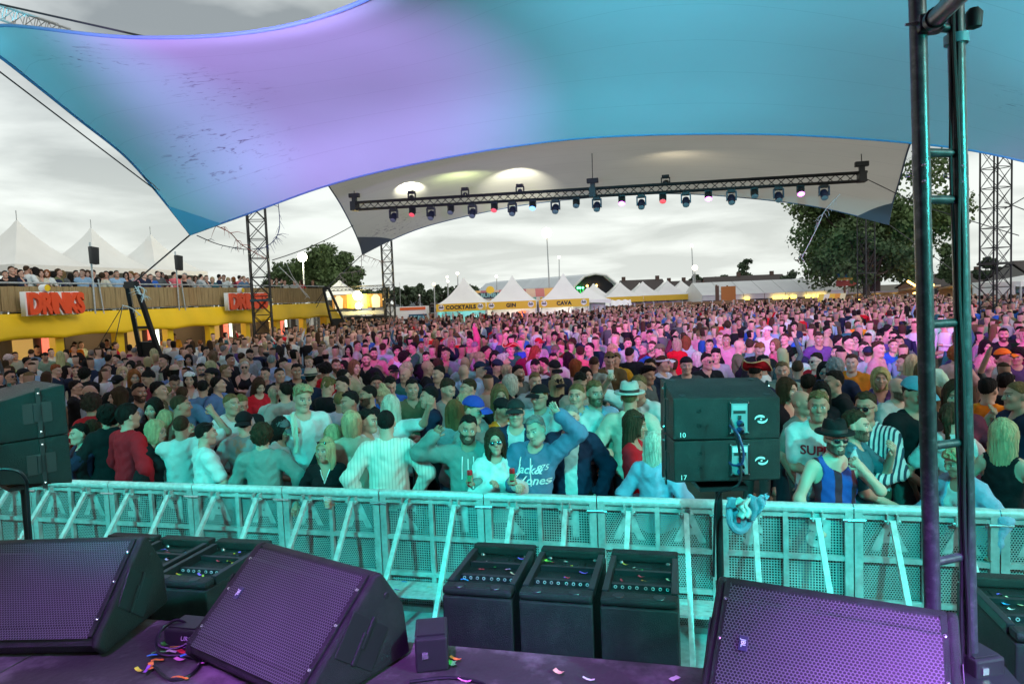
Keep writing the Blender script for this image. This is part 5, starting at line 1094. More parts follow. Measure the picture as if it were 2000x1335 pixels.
# ---------------------------------------------------------------- the people at the barrier, each posed on its own
def hero(px, py, Y, shirt, kind, hair, ang, label, sex=None, hat=None, hatcol=None, glasses=None, beard=False, smat=None, tr=None, skin=None, inner=None, wide=1.0, mx=1.2, **pose):
    s = hair[1]; sex = sex or ('f' if s in 'oLpn' else 'm'); p = Pose(sex, **pose); pos = gy(px, py, Y); sc = min(max(pos.z / p.hc[2], .86), mx); rz = face_rz(pos, ang)
    foot = Vector((pos.x, pos.y, 0)) - Matrix.Rotation(rz, 3, 'Z') @ Vector((p.hc[0], p.hc[1], 0)) * sc
    body = p.build_body(.0068, .018); g = p.garment(kind, .0145)
    o = assemble((foot.x, foot.y, 0), rz, sc, p, body, g, p.trousers(), HS[s], HC[hair[0]], smat or CLOTH, SHC[shirt], tr or TRC[0], skin or random.choice(SKINS), label, hat, hatcol, glasses, beard, False, kind, .0068)
    if inner: obj('t_shirt', p.garment(inner[1], .0145), CLOTH, o, None, SHC[inner[0]])
    NAMES.add(label); PEOPLE.append((foot.x, foot.y)); o['group'] = 'people at the barrier'; o.name = 'person'
    o2 = dict(o=o, p=p, rz=rz, sc=sc, foot=foot, g=g); return o2
def hand_world(h, g, off=(0, 0, 0)): p = h['p']; q = (p.W[g] + p.hd[g] * .075 + p.hn[g] * .03 + np.array(off)) * h['sc']; return h['foot'] + Matrix.Rotation(h['rz'], 3, 'Z') @ Vector(q)
def to_local(h, px, py, Y):
    """pixel at distance Y -> that person's own coordinates, for hands that must show at a given spot"""
    q = Matrix.Rotation(-h[2], 3, 'Z') @ (gy(px, py, Y) - Vector((h[0], h[1], 0))); return tuple(q / h[3])
def tgt(px, py, Y, ang, hpx, hpy, hY, hc=(0, -.012, 1.625)):
    pos = gy(px, py, Y); sc = min(max(pos.z / hc[2], .86), 1.2); rz = face_rz(pos, ang); foot = Vector((pos.x, pos.y, 0)) - Matrix.Rotation(rz, 3, 'Z') @ Vector((hc[0], hc[1], 0)) * sc
    return to_local((foot.x, foot.y, rz, sc), hpx, hpy, hY)
def print_on(h, txt, size, x, z, front=True, m=None, name='print', **kw):
    me = text_mesh(txt, size, 0, **kw); bm = bmesh.new(); bm.from_mesh(me)
    bmesh.ops.triangulate(bm, faces=bm.faces[:]); bmesh.ops.subdivide_edges(bm, edges=[e_ for e_ in bm.edges if e_.calc_length() > .02], cuts=1)
    t = BVHTree.FromPolygons([v.co[:] for v in h['g'].vertices], [f.vertices[:] for f in h['g'].polygons]); sg = -1 if front else 1
    for v in bm.verts:
        X, Z = (v.co.x if front else -v.co.x) + x, v.co.y + z; hit = t.ray_cast(Vector((X, sg * .9, Z)), Vector((0, -sg, 0)))
        v.co = Vector((X, (hit[0].y if hit[0] is not None else sg * .14) + sg * .004, Z))
    bm.to_mesh(me); bm.free(); me.name = name; return obj(name, me, m or M['ink'], h['o'])
FR = 6.28
H = {}
H['navy'] = hero(155, 847, 6.55, 'navy', 'tee', 'ds', -75, 'man in navy t-shirt drinking beside the left loudspeakers, profile to the left', hp=(.06, -.20, 1.46), hm=(-.16, -.27, 1.15), curl=(.9, .8))
hero(181, 838, 7.0, 'beige', 'tank', 'bo', 160, 'woman with dark brown bob seen from behind, bare shoulders')
hero(252, 813, 6.40, 'red', 'long', 'dm', 118, 'man with a mohawk in a red sweater with black sleeve stripes', tr=TRC[0], hp=(.24, -.12, .93), hm=(-.24, -.05, .93))
hero(305, 842, 6.45, 'black', 'jacket', 'yo', 48, 'woman with blonde bob in a dark cardigan over a white top', inner=('white', 'top'), head=(10, 10, 0), hp=(.16, -.30, .98), hm=(-.18, -.1, .93))
hero(328, 822, 7.1, 'beige', 'vneck', 'yL', 70, 'woman with long blonde hair looking right, behind the blonde bob')
hero(354, 832, 6.50, 'white', 'tee', 'bz', 172, 'man in white t-shirt seen from behind, arm lifted across a raised hand', hp=(-.02, -.28, 1.50), hm=(-.32, -.10, 1.72), em=(-.5, .1, -.8), skin=SKINS[1])
hero(402, 846, 6.25, 'white', 'tee', 'dz', 102, 'man in pale t-shirt at the barrier with sunglasses pushed up, holding a phone', glasses='up', hp=(.12, -.30, 1.06), hm=(-.10, -.24, 1.0), beard=False)
hero(477, 826, 6.75, 'grey', 'tee', 'ds', 175, 'man in black cap and floral shirt with a strap across his back', hat='capback', hatcol=SHC['black'], smat=mat('floral_cloth', (.22, .24, .25), .85, dirt=(.55, .16, .06), dscale=9, damt=.9))
hero(512, 851, 6.22, 'mint', 'shirt', 'bk', 168, 'curly-haired person in grey-green shirt leaning on the barrier, back turned', sex='m', hp=(.20, -.30, 1.14), hm=(-.30, .05, .98), tr=TRC[1])
hero(549, 838, 6.75, 'ltgrey', 'tee', 'dL', 55, 'woman in grey baseball cap and grey t-shirt, hand at her cap', hat='cap', hatcol=(.10, .11, .12), hp=(.10, -.20, 1.55), hm=(-.16, -.28, 1.08), head=(0, 18, 0))
H['blond'] = hero(591, 778, 6.95, 'white', 'long', 'yq', 14, 'tall smiling man with blond quiff in a white sweater, scarf on shoulder', hp=(.20, -.26, 1.05), hm=(-.40, -.15, 1.18), head=(6, 8, 4), mx=1.24)
H['vneck'] = hero(635, 880, 6.18, 'black', 'vneck', 'yL', -12, 'woman with blonde hair and sunglasses on her head in a black V-neck, cup in hand', glasses='up', hp=(.10, -.26, 1.10), hm=(-.30, -.16, 1.08), head=(-22, -6, 0), curl=(.9, .6))
hero(652, 851, 6.62, 'black', 'jacket', 'yo', 165, 'blonde in black top with a white strap, back turned, behind the V-neck woman')
hero(719, 822, 6.85, 'white', 'tee', 'ds', 66, 'man with short dark hair in white t-shirt looking right, beside the cream sweater')
hero(754, 826, 6.22, 'cream', 'long', 'dz', 178, 'man in ribbed cream knitted sweater with his back to the stage', smat=stripe_mat('ribbed_knit', (.68, .67, .60), (.46, .46, .41), 34, 'X', .78), tr=TRC[0], hp=(.25, -.06, .96), hm=(-.25, -.06, .96))
hero(764, 797, 7.15, 'white', 'tee', 'wL', 170, 'woman with very long straight blonde hair and a raised arm, back turned', hm=tgt(764, 797, 7.15, 170, 836, 800, 6.9), curl=(.5, .1))
H['zip'] = hero(914, 838, FR, 'mint', 'hoodie', 'ds', -6, 'bearded man waving in a grey zip hoodie at the barrier, red can in hand', beard=True, hm=tgt(914, 838, FR, -6, 847, 850, 6.15), em=(-.9, .2, -.5), hp=tgt(914, 838, FR, -6, 930, 945, 6.05), head=(10, 2, 8), curl=(.9, .05), tr=TRC[0])
H['lady'] = hero(967, 864, 6.20, 'white', 'hoodie', 'bL', 0, 'laughing woman in mirrored sunglasses and pale hoodie leaning on the barrier', glasses='mirror', hp=tgt(967, 864, 6.2, 0, 1008, 948, 5.98), hm=tgt(967, 864, 6.2, 0, 956, 950, 5.98), head=(4, -10, -4), curl=(.9, .6), tr=TRC[2])
H['jj'] = hero(1047, 840, 6.22, 'denim', 'hoodie', 'gs', -20, 'man in blue-grey hoodie with white script print, arm stretched high', hp=tgt(1047, 840, 6.22, -20, 1110, 812, 6.05), ep=(.95, .5, -.1), hm=tgt(1047, 840, 6.22, -20, 1024, 948, 6.0), side=6, head=(-12, 6, -14), curl=(.15, .6), tr=TRC[0], skin=SKINS[2])
hero(1007, 806, 6.95, 'navy', 'jacket', 'ds', -4, 'man with black cap and glasses in a navy zip jacket behind the pale hoodie', hat='cap', hatcol=(.02, .03, .03), glasses='specs', inner=('ltgrey', 'tee'))
hero(925, 800, 6.85, 'mint', 'long', 'ls', 62, 'man in blue cap with orange brim behind the waving man', hat='cap', hatcol=(.03, .06, .35), head=(0, 16, 0))
hero(981, 800, 7.6, 'mustard', 'jacket', 'ds', 50, 'man in mustard jacket and black cap looking down', hat='cap', hatcol=SHC['black'], inner=('white', 'tee'), head=(10, 20, 0))
hero(1114, 815, 6.75, 'navy', 'jacket', 'gz', -4, 'man with stubble in a dark denim jacket behind the raised arm', inner=('white', 'tee'), tr=TRC[1])
hero(1126, 772, 7.6, 'white', 'tee', 'lz', -14, 'fair man with cropped hair in a white t-shirt, arms lowered, right of centre', mx=1.24)
H['beer'] = hero(1162, 768, 7.7, 'ltblue', 'shirt', 'ls', 24, 'man with swept-back hair in pale blue shirt holding a beer', beard=True, hp=(.14, -.30, 1.14), hm=(-.06, -.28, 1.12), curl=(.9, .6), mx=1.24)
H['toast'] = hero(1247, 756, 8.3, 'white', 'tee', 'ls', -24, 'smiling man in white t-shirt raising a beer cup, left of the right loudspeakers', hm=tgt(1247, 756, 8.3, -24, 1190, 740, 8.1), em=(-.9, .2, -.4), curl=(.5, .85))
hero(1230, 776, 7.5, 'cream', 'shirt', 'ls', 172, 'man in pale trilby with black band, back turned', hat='fedora', hatcol=(.42, .50, .46))
hero(1240, 830, 6.72, 'red', 'top', 'bL', 78, 'woman with long brown hair in a red crop top and jeans', glasses='up', tr=(.14, .22, .32), hp=(.14, -.26, 1.08), hm=(-.14, -.24, 1.04), head=(0, 6, 0))
hero(1279, 872, 6.25, 'ltblue', 'jacket', 'wL', 160, 'long blonde hair and pale denim jacket, half hidden by the right loudspeakers')
H['super'] = hero(1598, 793, 6.95, 'white', 'tee', 'ls', 2, 'fair man in white t-shirt with red block lettering', hp=(.12, -.26, 1.12), hm=(-.02, -.27, 1.10), tr=(.16, .24, .34), mx=1.24)
H['hat'] = hero(1631, 856, 6.22, 'navy', 'tank', 'dz', 26, 'man in black hat and sunglasses drinking from a bottle, sleeveless striped vest', hat='fedora', hatcol=(.012, .012, .013), glasses='sun', beard=True, hp=(.09, -.24, 1.43), ep=(.6, -.3, -.8), hm=(-.22, -.16, .95), curl=(.9, .5), tr=TRC[1], smat=stripe_mat('striped_vest', (.03, .06, .30), (.10, .012, .03), 7, 'X', .6))
hero(1672, 831, 6.50, 'teal', 'tee', 'bs', 82, 'bearded man in dark printed t-shirt in profile, hand raised with a cigarette', beard=True, hp=(.08, -.26, 1.40), hm=(-.10, -.30, 1.02), tr=(.05, .06, .07))
hero(1690, 795, 6.95, 'white', 'shirt', 'bs', -18, 'man in sunglasses and a blue-and-white striped shirt', glasses='sun', hp=(.16, -.30, 1.08), hm=(-.06, -.28, 1.08), smat=stripe_mat('striped_shirt', (.55, .60, .60), (.02, .05, .08), 30, 'X', .55), tr=(.08, .09, .06), mx=1.24)
hero(1787, 768, 7.1, 'black', 'tee', 'ds', 48, 'man in colourful patterned cap and black t-shirt looking down', hat='cap', hatcol=(.10, .30, .40), hp=(.10, -.26, 1.12), hm=(-.2, -.22, 1.0), head=(0, 18, 0), tr=(.10, .13, .12), mx=1.24)
hero(1869, 902, 6.15, 'ltblue', 'jacket', 'yk', -38, 'laughing woman in pale denim jacket seen through the ladder truss', sex='f', inner=('white', 'top'), lean=10, head=(-10, 14, 0), hm=(-.26, -.3, 1.10))
hero(1962, 850, 6.42, 'black', 'tank', 'yL', 158, 'woman with long blonde hair in a black dress, back turned, right edge')
hero(1866, 775, 7.4, 'burgundy', 'vneck', 'bL', 4, 'young woman with long brown hair framed by the ladder truss')
hero(1858, 815, 6.8, 'white', 'vneck', 'bp', 168, 'woman with brown ponytail in a white top behind the ladder truss')
hero(1986, 772, 7.5, 'navy', 'tee', 'lz', -62, 'balding man in dark t-shirt with hand at his mouth, right edge', hm=(-.04, -.20, 1.44), em=(-.6, -.3, -.8))
# writing and prints on clothes
print_on(H['jj'], 'Jack&', .105, .03, 1.30, shear=.35, offset=.002); print_on(H['jj'], 'Jones', .105, .09, 1.205, shear=.35, offset=.002); print_on(H['jj'], '75', .065, .165, 1.32, shear=.3); print_on(H['jj'], 'Denim', .045, -.05, 1.19, shear=.3)
print_on(H['super'], 'SUPER', .105, .0, 1.27, m=mat('red_print', (.40, .02, .04), .7), offset=.003)
print_on(H['lady'], 'icone', .10, .0, 1.14, m=mat('pale_print', (.85, .88, .86), .7), offset=.003)
for g_, hh in ((-.02, H['zip']), (.05, H['zip'])): pass
def cord(h, x0, x1, z0, z1, label='hood_cord'):
    t = BVHTree.FromPolygons([v.co[:] for v in h['g'].vertices], [f.vertices[:] for f in h['g'].polygons]); P = []
    for i in range(7):
        X, Z = x0 + (x1 - x0) * i / 6, z0 + (z1 - z0) * i / 6; q = t.ray_cast(Vector((X, -.9, Z)), Vector((0, 1, 0)))[0]; P.append((X, (q.y if q else -.15) - .006, Z))
    MB().path(P, .0055, 6).build(label, M['white'], h['o'], True)
for h_ in ('zip', 'jj'): cord(H[h_], -.05, -.06, 1.40, 1.20); cord(H[h_], .05, .055, 1.40, 1.16)
cord(H['zip'], .0, .0, 1.38, .95, 'zip_fastener')
cord(H['vneck'], -.05, 0, 1.42, 1.29, 'neck_trim'); cord(H['vneck'], .05, 0, 1.42, 1.29, 'neck_trim')
# scarf over the tall man's shoulder
q = H['blond']; MB().grid([[(-.10 - .05 * i / 4 + .01 * math.sin(j), -.165 + .02 * math.sin(i * 2 + j) - .015 * (j > 2) + max(0, (j - 6)) * .055, 1.14 + .045 * j) for i in range(5)] for j in range(9)]).build('scarf', mat('pale_scarf', (.5, .52, .42), .9), q['o'], 180)
# things in hands
add_cup(hand_world(H['zip'], 1, (0, 0, -.05)), 0, 'red drink can held by the waving bearded man', 'can'); add_cup(hand_world(H['lady'], 1, (0, 0, -.05)), 0, 'red drink can held by the woman in mirrored sunglasses', 'can')
add_cup(hand_world(H['vneck'], 1, (0, 0, -.04)), 0, 'clear plastic cup held by the woman in black V-neck'); add_cup(hand_world(H['beer'], 1, (0, 0, -.04)), 0, 'beer cup held at the chest of the man in pale blue shirt')
add_cup(hand_world(H['toast'], -1, (0, 0, -.02)), 0, 'beer cup raised high left of the right loudspeakers'); b_ = add_cup(hand_world(H['hat'], 1, (0, -.01, -.05)), 0, 'clear water bottle at the mouth of the man in black hat', 'bottle')
b_.rotation_euler = (R(-50), R(20), 0)
# ---------------------------------------------------------------- the rows behind, read off the photograph head by head
def crop(x0, y0, s, rows):
    for ln in rows.strip().split('\n'):
        w = ln.split(); x, y, sh, kd, hr = float(w[0]), float(w[1]), w[2], w[3], w[4]; ang = float(w[5]) + random.uniform(-8, 8); kw = {}
        for k in w[6:]:
            if k in ('sun', 'specs', 'mirror', 'up'): kw['glasses'] = k if k != 'up' else 'up'
            elif k == 'beard': kw['beard'] = True
            elif k in ('m', 'f'): kw['sex'] = k
            elif k.startswith('hat:'): _, a, b = k.split(':'); kw['hat'] = a; kw['hatcol'] = SHC[b]
            elif k.startswith('d='): kw['d'] = float(k[2:])
            elif k in POSES: kw['pose'] = k
        place(x0 + x / s, y0 + y / s, sh, kd, hr, ang, **kw)
crop(0, 600, 5.803, """100 590 lime tee wk 80 f
175 550 grey tee ds 20
300 450 grey tee ds 10
355 515 denim shirt bz 170
420 455 ltblue shirt bk 160 m
315 620 white tee ds 85
515 560 mint hoodie ds 5 down up
580 510 cream shirt ds 20
685 560 olive tee yL 175
752 525 white tee ds 178
640 715 navy tee rs 70
835 470 black jacket ds 0
920 425 cream shirt bs 50
865 720 navy tee rz 0 up
1035 530 black jacket gs 178
1130 515 ltblue vneck bL -8
1310 430 red tee bz 85
1235 590 black tee ds 110
1320 590 navy jacket ds -60
1395 545 white tee bx 170
1525 500 pink tee gz 176
1640 440 ltblue tee bs 100
1745 530 red long yL 178
1850 610 black tee ds -80
1215 700 white tee bz 0
1390 745 white vneck yo 10
1480 675 black vneck dL 0
1585 700 beige vneck bn 0
1525 800 black vneck rL 8 specs
1685 800 burgundy vneck dn -80
1335 850 black jacket dz 165 hat:capback:black
1580 965 ltblue shirt ds 28 beard
1340 1020 black jacket bL -80
865 910 black tee ds 82 sun
1025 970 grey tee dx 85
1035 1100 red tee bk 175 f
1225 1240 black jacket dk 178 f d=8.1
965 760 black jacket dk 150 m
120 790 black tee ds 0 sun
275 770 navy tee ds 60 hat:cap:black
1740 1160 black hoodie dL 5
1800 960 beige tee bz 100
1900 985 ltgrey tee lz 95 specs
1270 1310 black vneck wo 10 specs d=8.8""")
crop(300, 620, 5.803, """190 300 grey hoodie ds 10 phone
290 490 white tee gs 5 hat:cap:ltblue
395 480 beige vneck dL 8
110 470 black shirt dp -85 m
540 590 navy jacket ds 12 specs
640 560 ltgrey vneck yo -80
690 440 navy jacket lL 60
815 600 black tee lz 70
650 660 black tee ds -70 hat:cap:black
1035 560 black tank wz 2 sun f
200 620 denim tee dk 175 m
240 740 black tee ds 10
412 700 white vneck dL 5 hat:capback:white
735 760 denim shirt ds 62
560 800 denim shirt ds 178 up
885 980 white hoodie lz 30
995 975 black tee lz 14 down
1195 780 red long bL 12
1265 640 grey hoodie ds 10
1430 650 black hoodie dz 0
1620 610 black vneck ds 4 m
1760 500 teal tee ls 8
1370 870 ltgrey tee yp 172
1490 840 grey tee ds 176
1790 690 navy tee ds 150 hat:straw:beige
1470 520 black tee ds 40
1340 490 ltblue shirt gz 170
1540 580 ltblue shirt bx 80
870 480 black shirt ds 60
1000 450 white tee bz 150
1090 420 grey tee ds 20 beard
1210 350 black tee gx 172
1250 260 white tee bx 30
1910 310 ltgrey hoodie lz 8
800 370 white tee gs 160
600 380 white tee ds 40
400 370 grey tee ds 30
1430 260 black tee bs 90
980 270 lime tee ls 140
530 290 ltblue tee rz 170
330 870 denim tee bz 160
310 1000 brown tee bz 80
60 830 brown tee ds 80""")
crop(600, 620, 5.803, """180 330 ltgrey hoodie ls 8
330 370 ltgrey tee ds 165
470 370 pink vneck dL 20
690 230 blue tee ds 30
570 320 ltgrey tee bs 80
755 410 pink tee dz 8 beard
670 480 black shirt bz -20 beard
1020 380 white tank dk 10 f
860 350 ltgrey tee bs 160
1200 340 green tee ds -80
1110 460 dkgrey long dk 100 f
1350 450 black tee ds 2
1295 320 white shirt bs 10
1350 250 grey shirt ds 15
1570 410 mint jacket ds -10
1490 540 navy vneck bL 170
1370 570 black shirt rx 95
1140 580 navy vneck yp 170
1110 650 teal tee bx 0
1490 640 navy tee ds -20
1590 810 mint tee bs 45
1380 900 navy tee ds -80
1190 810 olive shirt ds 2
940 770 blue long ds 6
790 750 navy vneck dn 0
860 900 beige vneck yn -80
690 880 black tee dz -75 beard
480 960 black hoodie ds -88
380 940 ltgrey tee lz 172
400 760 cream tee ds -55
230 790 black hoodie lq 120
420 680 navy tee ds 80 specs
330 550 cream tee bs 10 beard
410 570 black vneck dL -60
540 570 beige vneck lL 60
210 600 red tee dk 175 f
980 620 black tee bs -10 hat:cap:black
1790 520 ltblue shirt bx 172
1830 810 grey tee bz 75 up
1670 1080 grey vneck lL 176 up d=7.6
500 1200 beige vneck yo 170 d=7.3
1460 300 brown vneck lL 172
1840 250 navy jacket ds 20
1900 330 grey tee gz 165
1640 280 navy vneck yL 40
150 600 teal tee ds 5""")
crop(880, 620, 5.803, """225 270 navy jacket ds 15
370 280 navy tee gx 170
820 210 blue tee gz 35
890 380 burgundy tee ds 10
960 400 ltgrey vneck rL 40
680 360 green tee ds 30 hat:tricorne:red
410 390 navy tee ds 80 up
330 470 red tee yp 80
600 500 black tee wq 70
500 460 navy vneck dL 20
150 620 ltblue shirt rx 172
340 590 ltblue shirt ds 90 hat:cap:navy
530 560 navy tee ds 60 hat:cap:navy down
770 630 dkgrey tee ds 60 beard
690 750 black tee wo 80
960 730 grey tee ls 10
1180 580 navy tee ds 0 hat:cap:black down
1050 530 burgundy jacket ds -80 specs
960 560 white tee ds 10 down
1165 480 white hoodie ds -10
1340 470 ltgrey tee dL 170
1430 570 pink vneck rL 70
1540 660 dkgrey vneck dL 0
1630 520 grey tee gz 160
1470 400 coral hoodie bs 172
1570 360 ltblue shirt ds -80
1650 250 grey tee bx 5 beard
1880 230 navy tee bx 10 beard
1840 380 beige vneck yL 60
1800 480 brown hoodie ls 10 up
560 900 black jacket lL -5
1010 900 ltgrey hoodie rs -30 hat:cap:black specs
1190 760 black tee yL 175 hat:capback:black
1470 740 grey tee ds 20
1000 290 ltgrey tee ds 40 hat:cap:red
1190 380 beige tee gs 165 hat:cap:olive
640 620 navy tee ds 90
170 970 grey tee yo 170
200 800 grey jacket bz -70 up
1240 290 black tee ds 60
1380 290 lime tee bk 170 m
1520 220 navy tee ds 5
1220 130 white tee ds 20
1180 210 white tank dk 0 f
620 200 navy tee ds 90
720 240 teal tee ds 170
510 230 ltblue tee ds 170
1250 330 red tee ls -60""")
crop(1150, 590, 5.803, """85 420 grey jacket bx 5 beard
315 400 navy tee ds 10 beard
440 470 ltgrey tee bs 40
560 430 teal tee bz 10
690 370 navy shirt ds 12
275 550 grey vneck yL 60
460 590 black shirt ds 170
620 530 blue long gs -70
720 500 burgundy tee bz -10
800 550 olive tee ls -60 hat:cap:olive
840 700 white tee bs 60 hat:visor:white
1000 480 red tee yo 172
970 360 burgundy shirt ds 70 specs
1110 450 ltgrey vneck rL 165
1250 370 pink hoodie ls 174
1365 490 black tee ds 20
1230 640 black vneck wo 172
1440 610 grey tee dq 30
1340 670 black shirt ds 20 sun
1105 720 dkgrey tee ds 0 hat:capback:black
1485 410 blue tee ls 30
1560 430 blue tee ls 15
1710 500 olive tee gx 100
1830 490 mint tee bz 165
1935 540 black hoodie rs -10
690 740 navy tee ds -20
670 830 dkgrey tee dq 70
540 1000 cream tee ls 90
300 660 mustard hoodie ls 10 up
60 700 grey tee bz 165
1160 260 white tee ds 20
880 280 navy tee ds 90
680 280 pink tee bz 170
790 270 grey jacket ds 30
1030 230 dkgrey tee gz 170
1570 260 pink tee bk 160
1700 230 black tee ds 0""")
crop(1450, 590, 5.563, """190 520 black hoodie rs -10
430 750 grey hoodie ls 6
600 720 dkgrey tee bz 174
580 580 white hoodie dk 30 m
830 400 violet long bs 6
1030 550 white tee ds -75
1185 660 orange hoodie bs -4
890 760 black jacket dL 4 mirror
1010 720 navy jacket gk 170 m
1500 830 violet vneck yo 10
1370 560 ltgrey tee bs 172 hat:cap:navy
1640 470 blue tee bz 2
1750 660 ltgrey tee bs -85
1850 680 pink vneck yL 170
1480 400 white shirt ds 2 sun
1640 380 violet tee ds -20 sun
490 960 black jacket bL 60
720 900 black tee ds 170
650 1090 mint tee lx 70
860 1000 black vneck dL 4
990 870 black hoodie ds -70
1690 940 ltgrey tee bx 40 beard
140 770 navy tee ds 150 hat:tricorne:red
800 640 red tee ds -40 sun
460 400 black tee bs -20
350 470 coral hoodie lL -70
560 260 navy vneck dk 20
1050 430 violet tee ds 80
1150 440 dkgrey tee ds 60
1230 390 pink vneck dL -20
1700 440 dkgrey tee ds 0
1390 370 black vneck wo 172
920 310 pink tee ds 90
1580 300 pink tee ds 120
1250 240 orange tee bs 10
270 320 white tee ds -20 hat:cap:white
590 500 navy tee ds 140 hat:cap:blue
1320 510 dkgrey tee bs 40
1480 510 pink tee bs 80
80 480 teal tee bz 172 hat:cap:navy""")
crop(1720, 600, 6.675, """980 620 pink vneck rk 170 f
1050 560 violet tee ds 130
1600 360 black tee ds 10 beard
1600 650 white tee bs 80 hat:cap:orange
1370 520 pink vneck dL 60
1780 640 violet tee dk 20
1820 330 black tee ds 5
1640 1000 black hoodie ds 150
1400 1080 orange tee ds 170
560 680 white tee ds 175 hat:cap:blue
560 850 brown vneck lL 160""")
# the ones raised above the crowd
p_ = place(1490, 604, 'red', 'tee', 'ds', 0, pose='drink', d=30, label='man in red t-shirt sitting on shoulders above the crowd')
p_.location.z = cp(1490, 604, 30).z - HEADZ['m'] * p_.scale.z; p_.scale = (GS,) * 3
# fill up the nearest gaps, as densely as the photograph
PTS = np.array(PEOPLE); cand = []
rr = random.Random(11)
for _ in range(9000):
    d = 8.6 + 13 * rr.random() ** .8; px = rr.uniform(-40, 2040); q = cp(px, 700, d); x, y = q.x, q.y
    if y < 7.6 or x < -19.6: continue
    cand.append((d, x, y))
cand.sort()
acc = [tuple(p) for p in PEOPLE]
for d, x, y in cand:
    if len(PEOPLE) >= 250: break
    A_ = np.array(acc)
    if ((A_[:, 0] - x) ** 2 + (A_[:, 1] - y) ** 2).min() < .74 ** 2: continue
    sex = rr.choice('mmmf'); hr = rr.choice('dddbbl') + rr.choice('sssszqx') if sex == 'm' else rr.choice('dbbly') + rr.choice('LLopn')
    u, v, _ = proj((x, y, 1.76)); kd = rr.choice(['tee', 'tee', 'tee', 'shirt', 'long', 'hoodie', 'jacket']) if sex == 'm' else rr.choice(['vneck', 'tee', 'tank', 'jacket', 'long'])
    sh = rr.choice(['white', 'black', 'black', 'navy', 'grey', 'ltgrey', 'dkgrey', 'ltblue', 'navy', 'burgundy', 'denim', 'white', 'beige', 'teal', 'pink'])
    place(u, v, sh, kd, hr, rr.choice([0, 10, -15, 30, -40, 70, -75, 120, 165, 175, 180]), pose=rr.choice(['stand', 'look', 'lookm', 'drink', 'drinkm', 'cross', 'down', 'tilt', 'sip']), hat='cap' if sex == 'm' and rr.random() < .12 else None, hatcol=SHC[rr.choice(['black', 'navy', 'white', 'red'])], glasses='sun' if rr.random() < .1 else None, beard=sex == 'm' and rr.random() < .22)
    acc.append((x, y))
# ---------------------------------------------------------------- the mass of the crowd beyond
def lowpoly(rr):
    V, Fq, K = [], [], []   # kinds: 0 skin 1 hair 2 shirt 3 trousers
    def rings(rs, n, kf):
        b = len(V)
        for z, rx, ry, cx, cy in rs:
            for k in range(n): t = 2 * math.pi * k / n; V.append((cx + rx * math.cos(t), cy + ry * math.sin(t), z))
        for i in range(len(rs) - 1):
            for k in range(n): f = (b + i * n + k, b + i * n + (k + 1) % n, b + (i + 1) * n + (k + 1) % n, b + (i + 1) * n + k); Fq.append(f); K.append(kf(i, k, n))
    f = rr.random() < .33; w = .88 if f else 1.0; long_ = f and rr.random() < .75; hy = rr.uniform(-.02, .02)
    rings([(.55, .15, .11, 0, 0), (.86, .175 * w, .125, 0, 0), (1.08, .165 * w, .115, 0, 0), (1.28, .195 * w, .125, 0, 0), (1.40, .20 * w, .105, 0, 0), (1.46, .10, .075, 0, 0), (1.50, .055, .055, 0, -.01), (1.545, .05, .055, 0, -.015)], 8, lambda i, k, n: 3 if i == 0 else 0 if i > 4 else 2)
    bald = (not f) and rr.random() < .12
    def hk(i, k, n):
        t = 2 * math.pi * (k + .5) / n; front = math.sin(t) < -.25
        if bald: return 1 if (i in (1, 2) and not front and math.sin(t) > .2) else 0
        return 1 if i >= 4 or (not front and i >= (0 if long_ else 1)) else 0
    rings([(1.525, .045, .05, hy, -.03), (1.56, .062, .075, hy, -.02), (1.62, .074, .093, hy, -.012), (1.67, .078, .098, hy, -.006), (1.705, .077, .097, hy, 0), (1.745, .055, .07, hy, 0), (1.765, .004, .004, hy, 0)], 10, hk)
    if long_: rings([(1.30, .04, .02, hy, .09), (1.36, .085, .045, hy, .085), (1.50, .09, .06, hy, .055), (1.68, .084, .07, hy, .04)], 7, lambda i, k, n: 1)
    for s in (-1, 1):
        mode = rr.choice('ddddccu') if s < 0 else rr.choice('ddddcc'); sh = (s * .205 * w, .01, 1.395)
        el, wr = {'d': ((s * .26, .03, 1.12), (s * .24, -.06, .88)), 'c': ((s * .25, .0, 1.13), (s * .10, -.24, 1.16)), 'u': ((s * .33, -.05, 1.62), (s * .26, -.12, 1.90))}[mode]; sl = rr.random() < .45
        for a, b, r0, r1, kd in ((sh, el, .056 * w, .042, 2), (el, wr, .041, .030, 2 if sl else 0)):
            mb = MB().path([a, b], [r0, r1], 6); o_ = len(V); V.extend(mb.v); Fq.extend([tuple(i + o_ for i in q) for q in mb.f if len(q) == 4]); K.extend([kd] * sum(len(q) == 4 for q in mb.f))
        mb = MB().path([Vector(wr), Vector(wr) + (Vector(wr) - Vector(el)).normalized() * .10], [.036, .022], 5); o_ = len(V); V.extend(mb.v); Fq.extend([tuple(i + o_ for i in q) for q in mb.f if len(q) == 4]); K.extend([0] * sum(len(q) == 4 for q in mb.f))
    return np.array(V), np.array(Fq), np.array(K), f
rr = random.Random(21); TEM = [lowpoly(rr) for _ in range(26)]
pts = []; cell = {}
def free(x, y, r):
    cx, cy = int(x // 1.0), int(y // 1.0)
    return all((x - a) ** 2 + (y - b) ** 2 >= r * r for i in (-1, 0, 1) for j in (-1, 0, 1) for a, b in cell.get((cx + i, cy + j), ()))
for x, y in acc: cell.setdefault((int(x // 1.0), int(y // 1.0)), []).append((x, y))
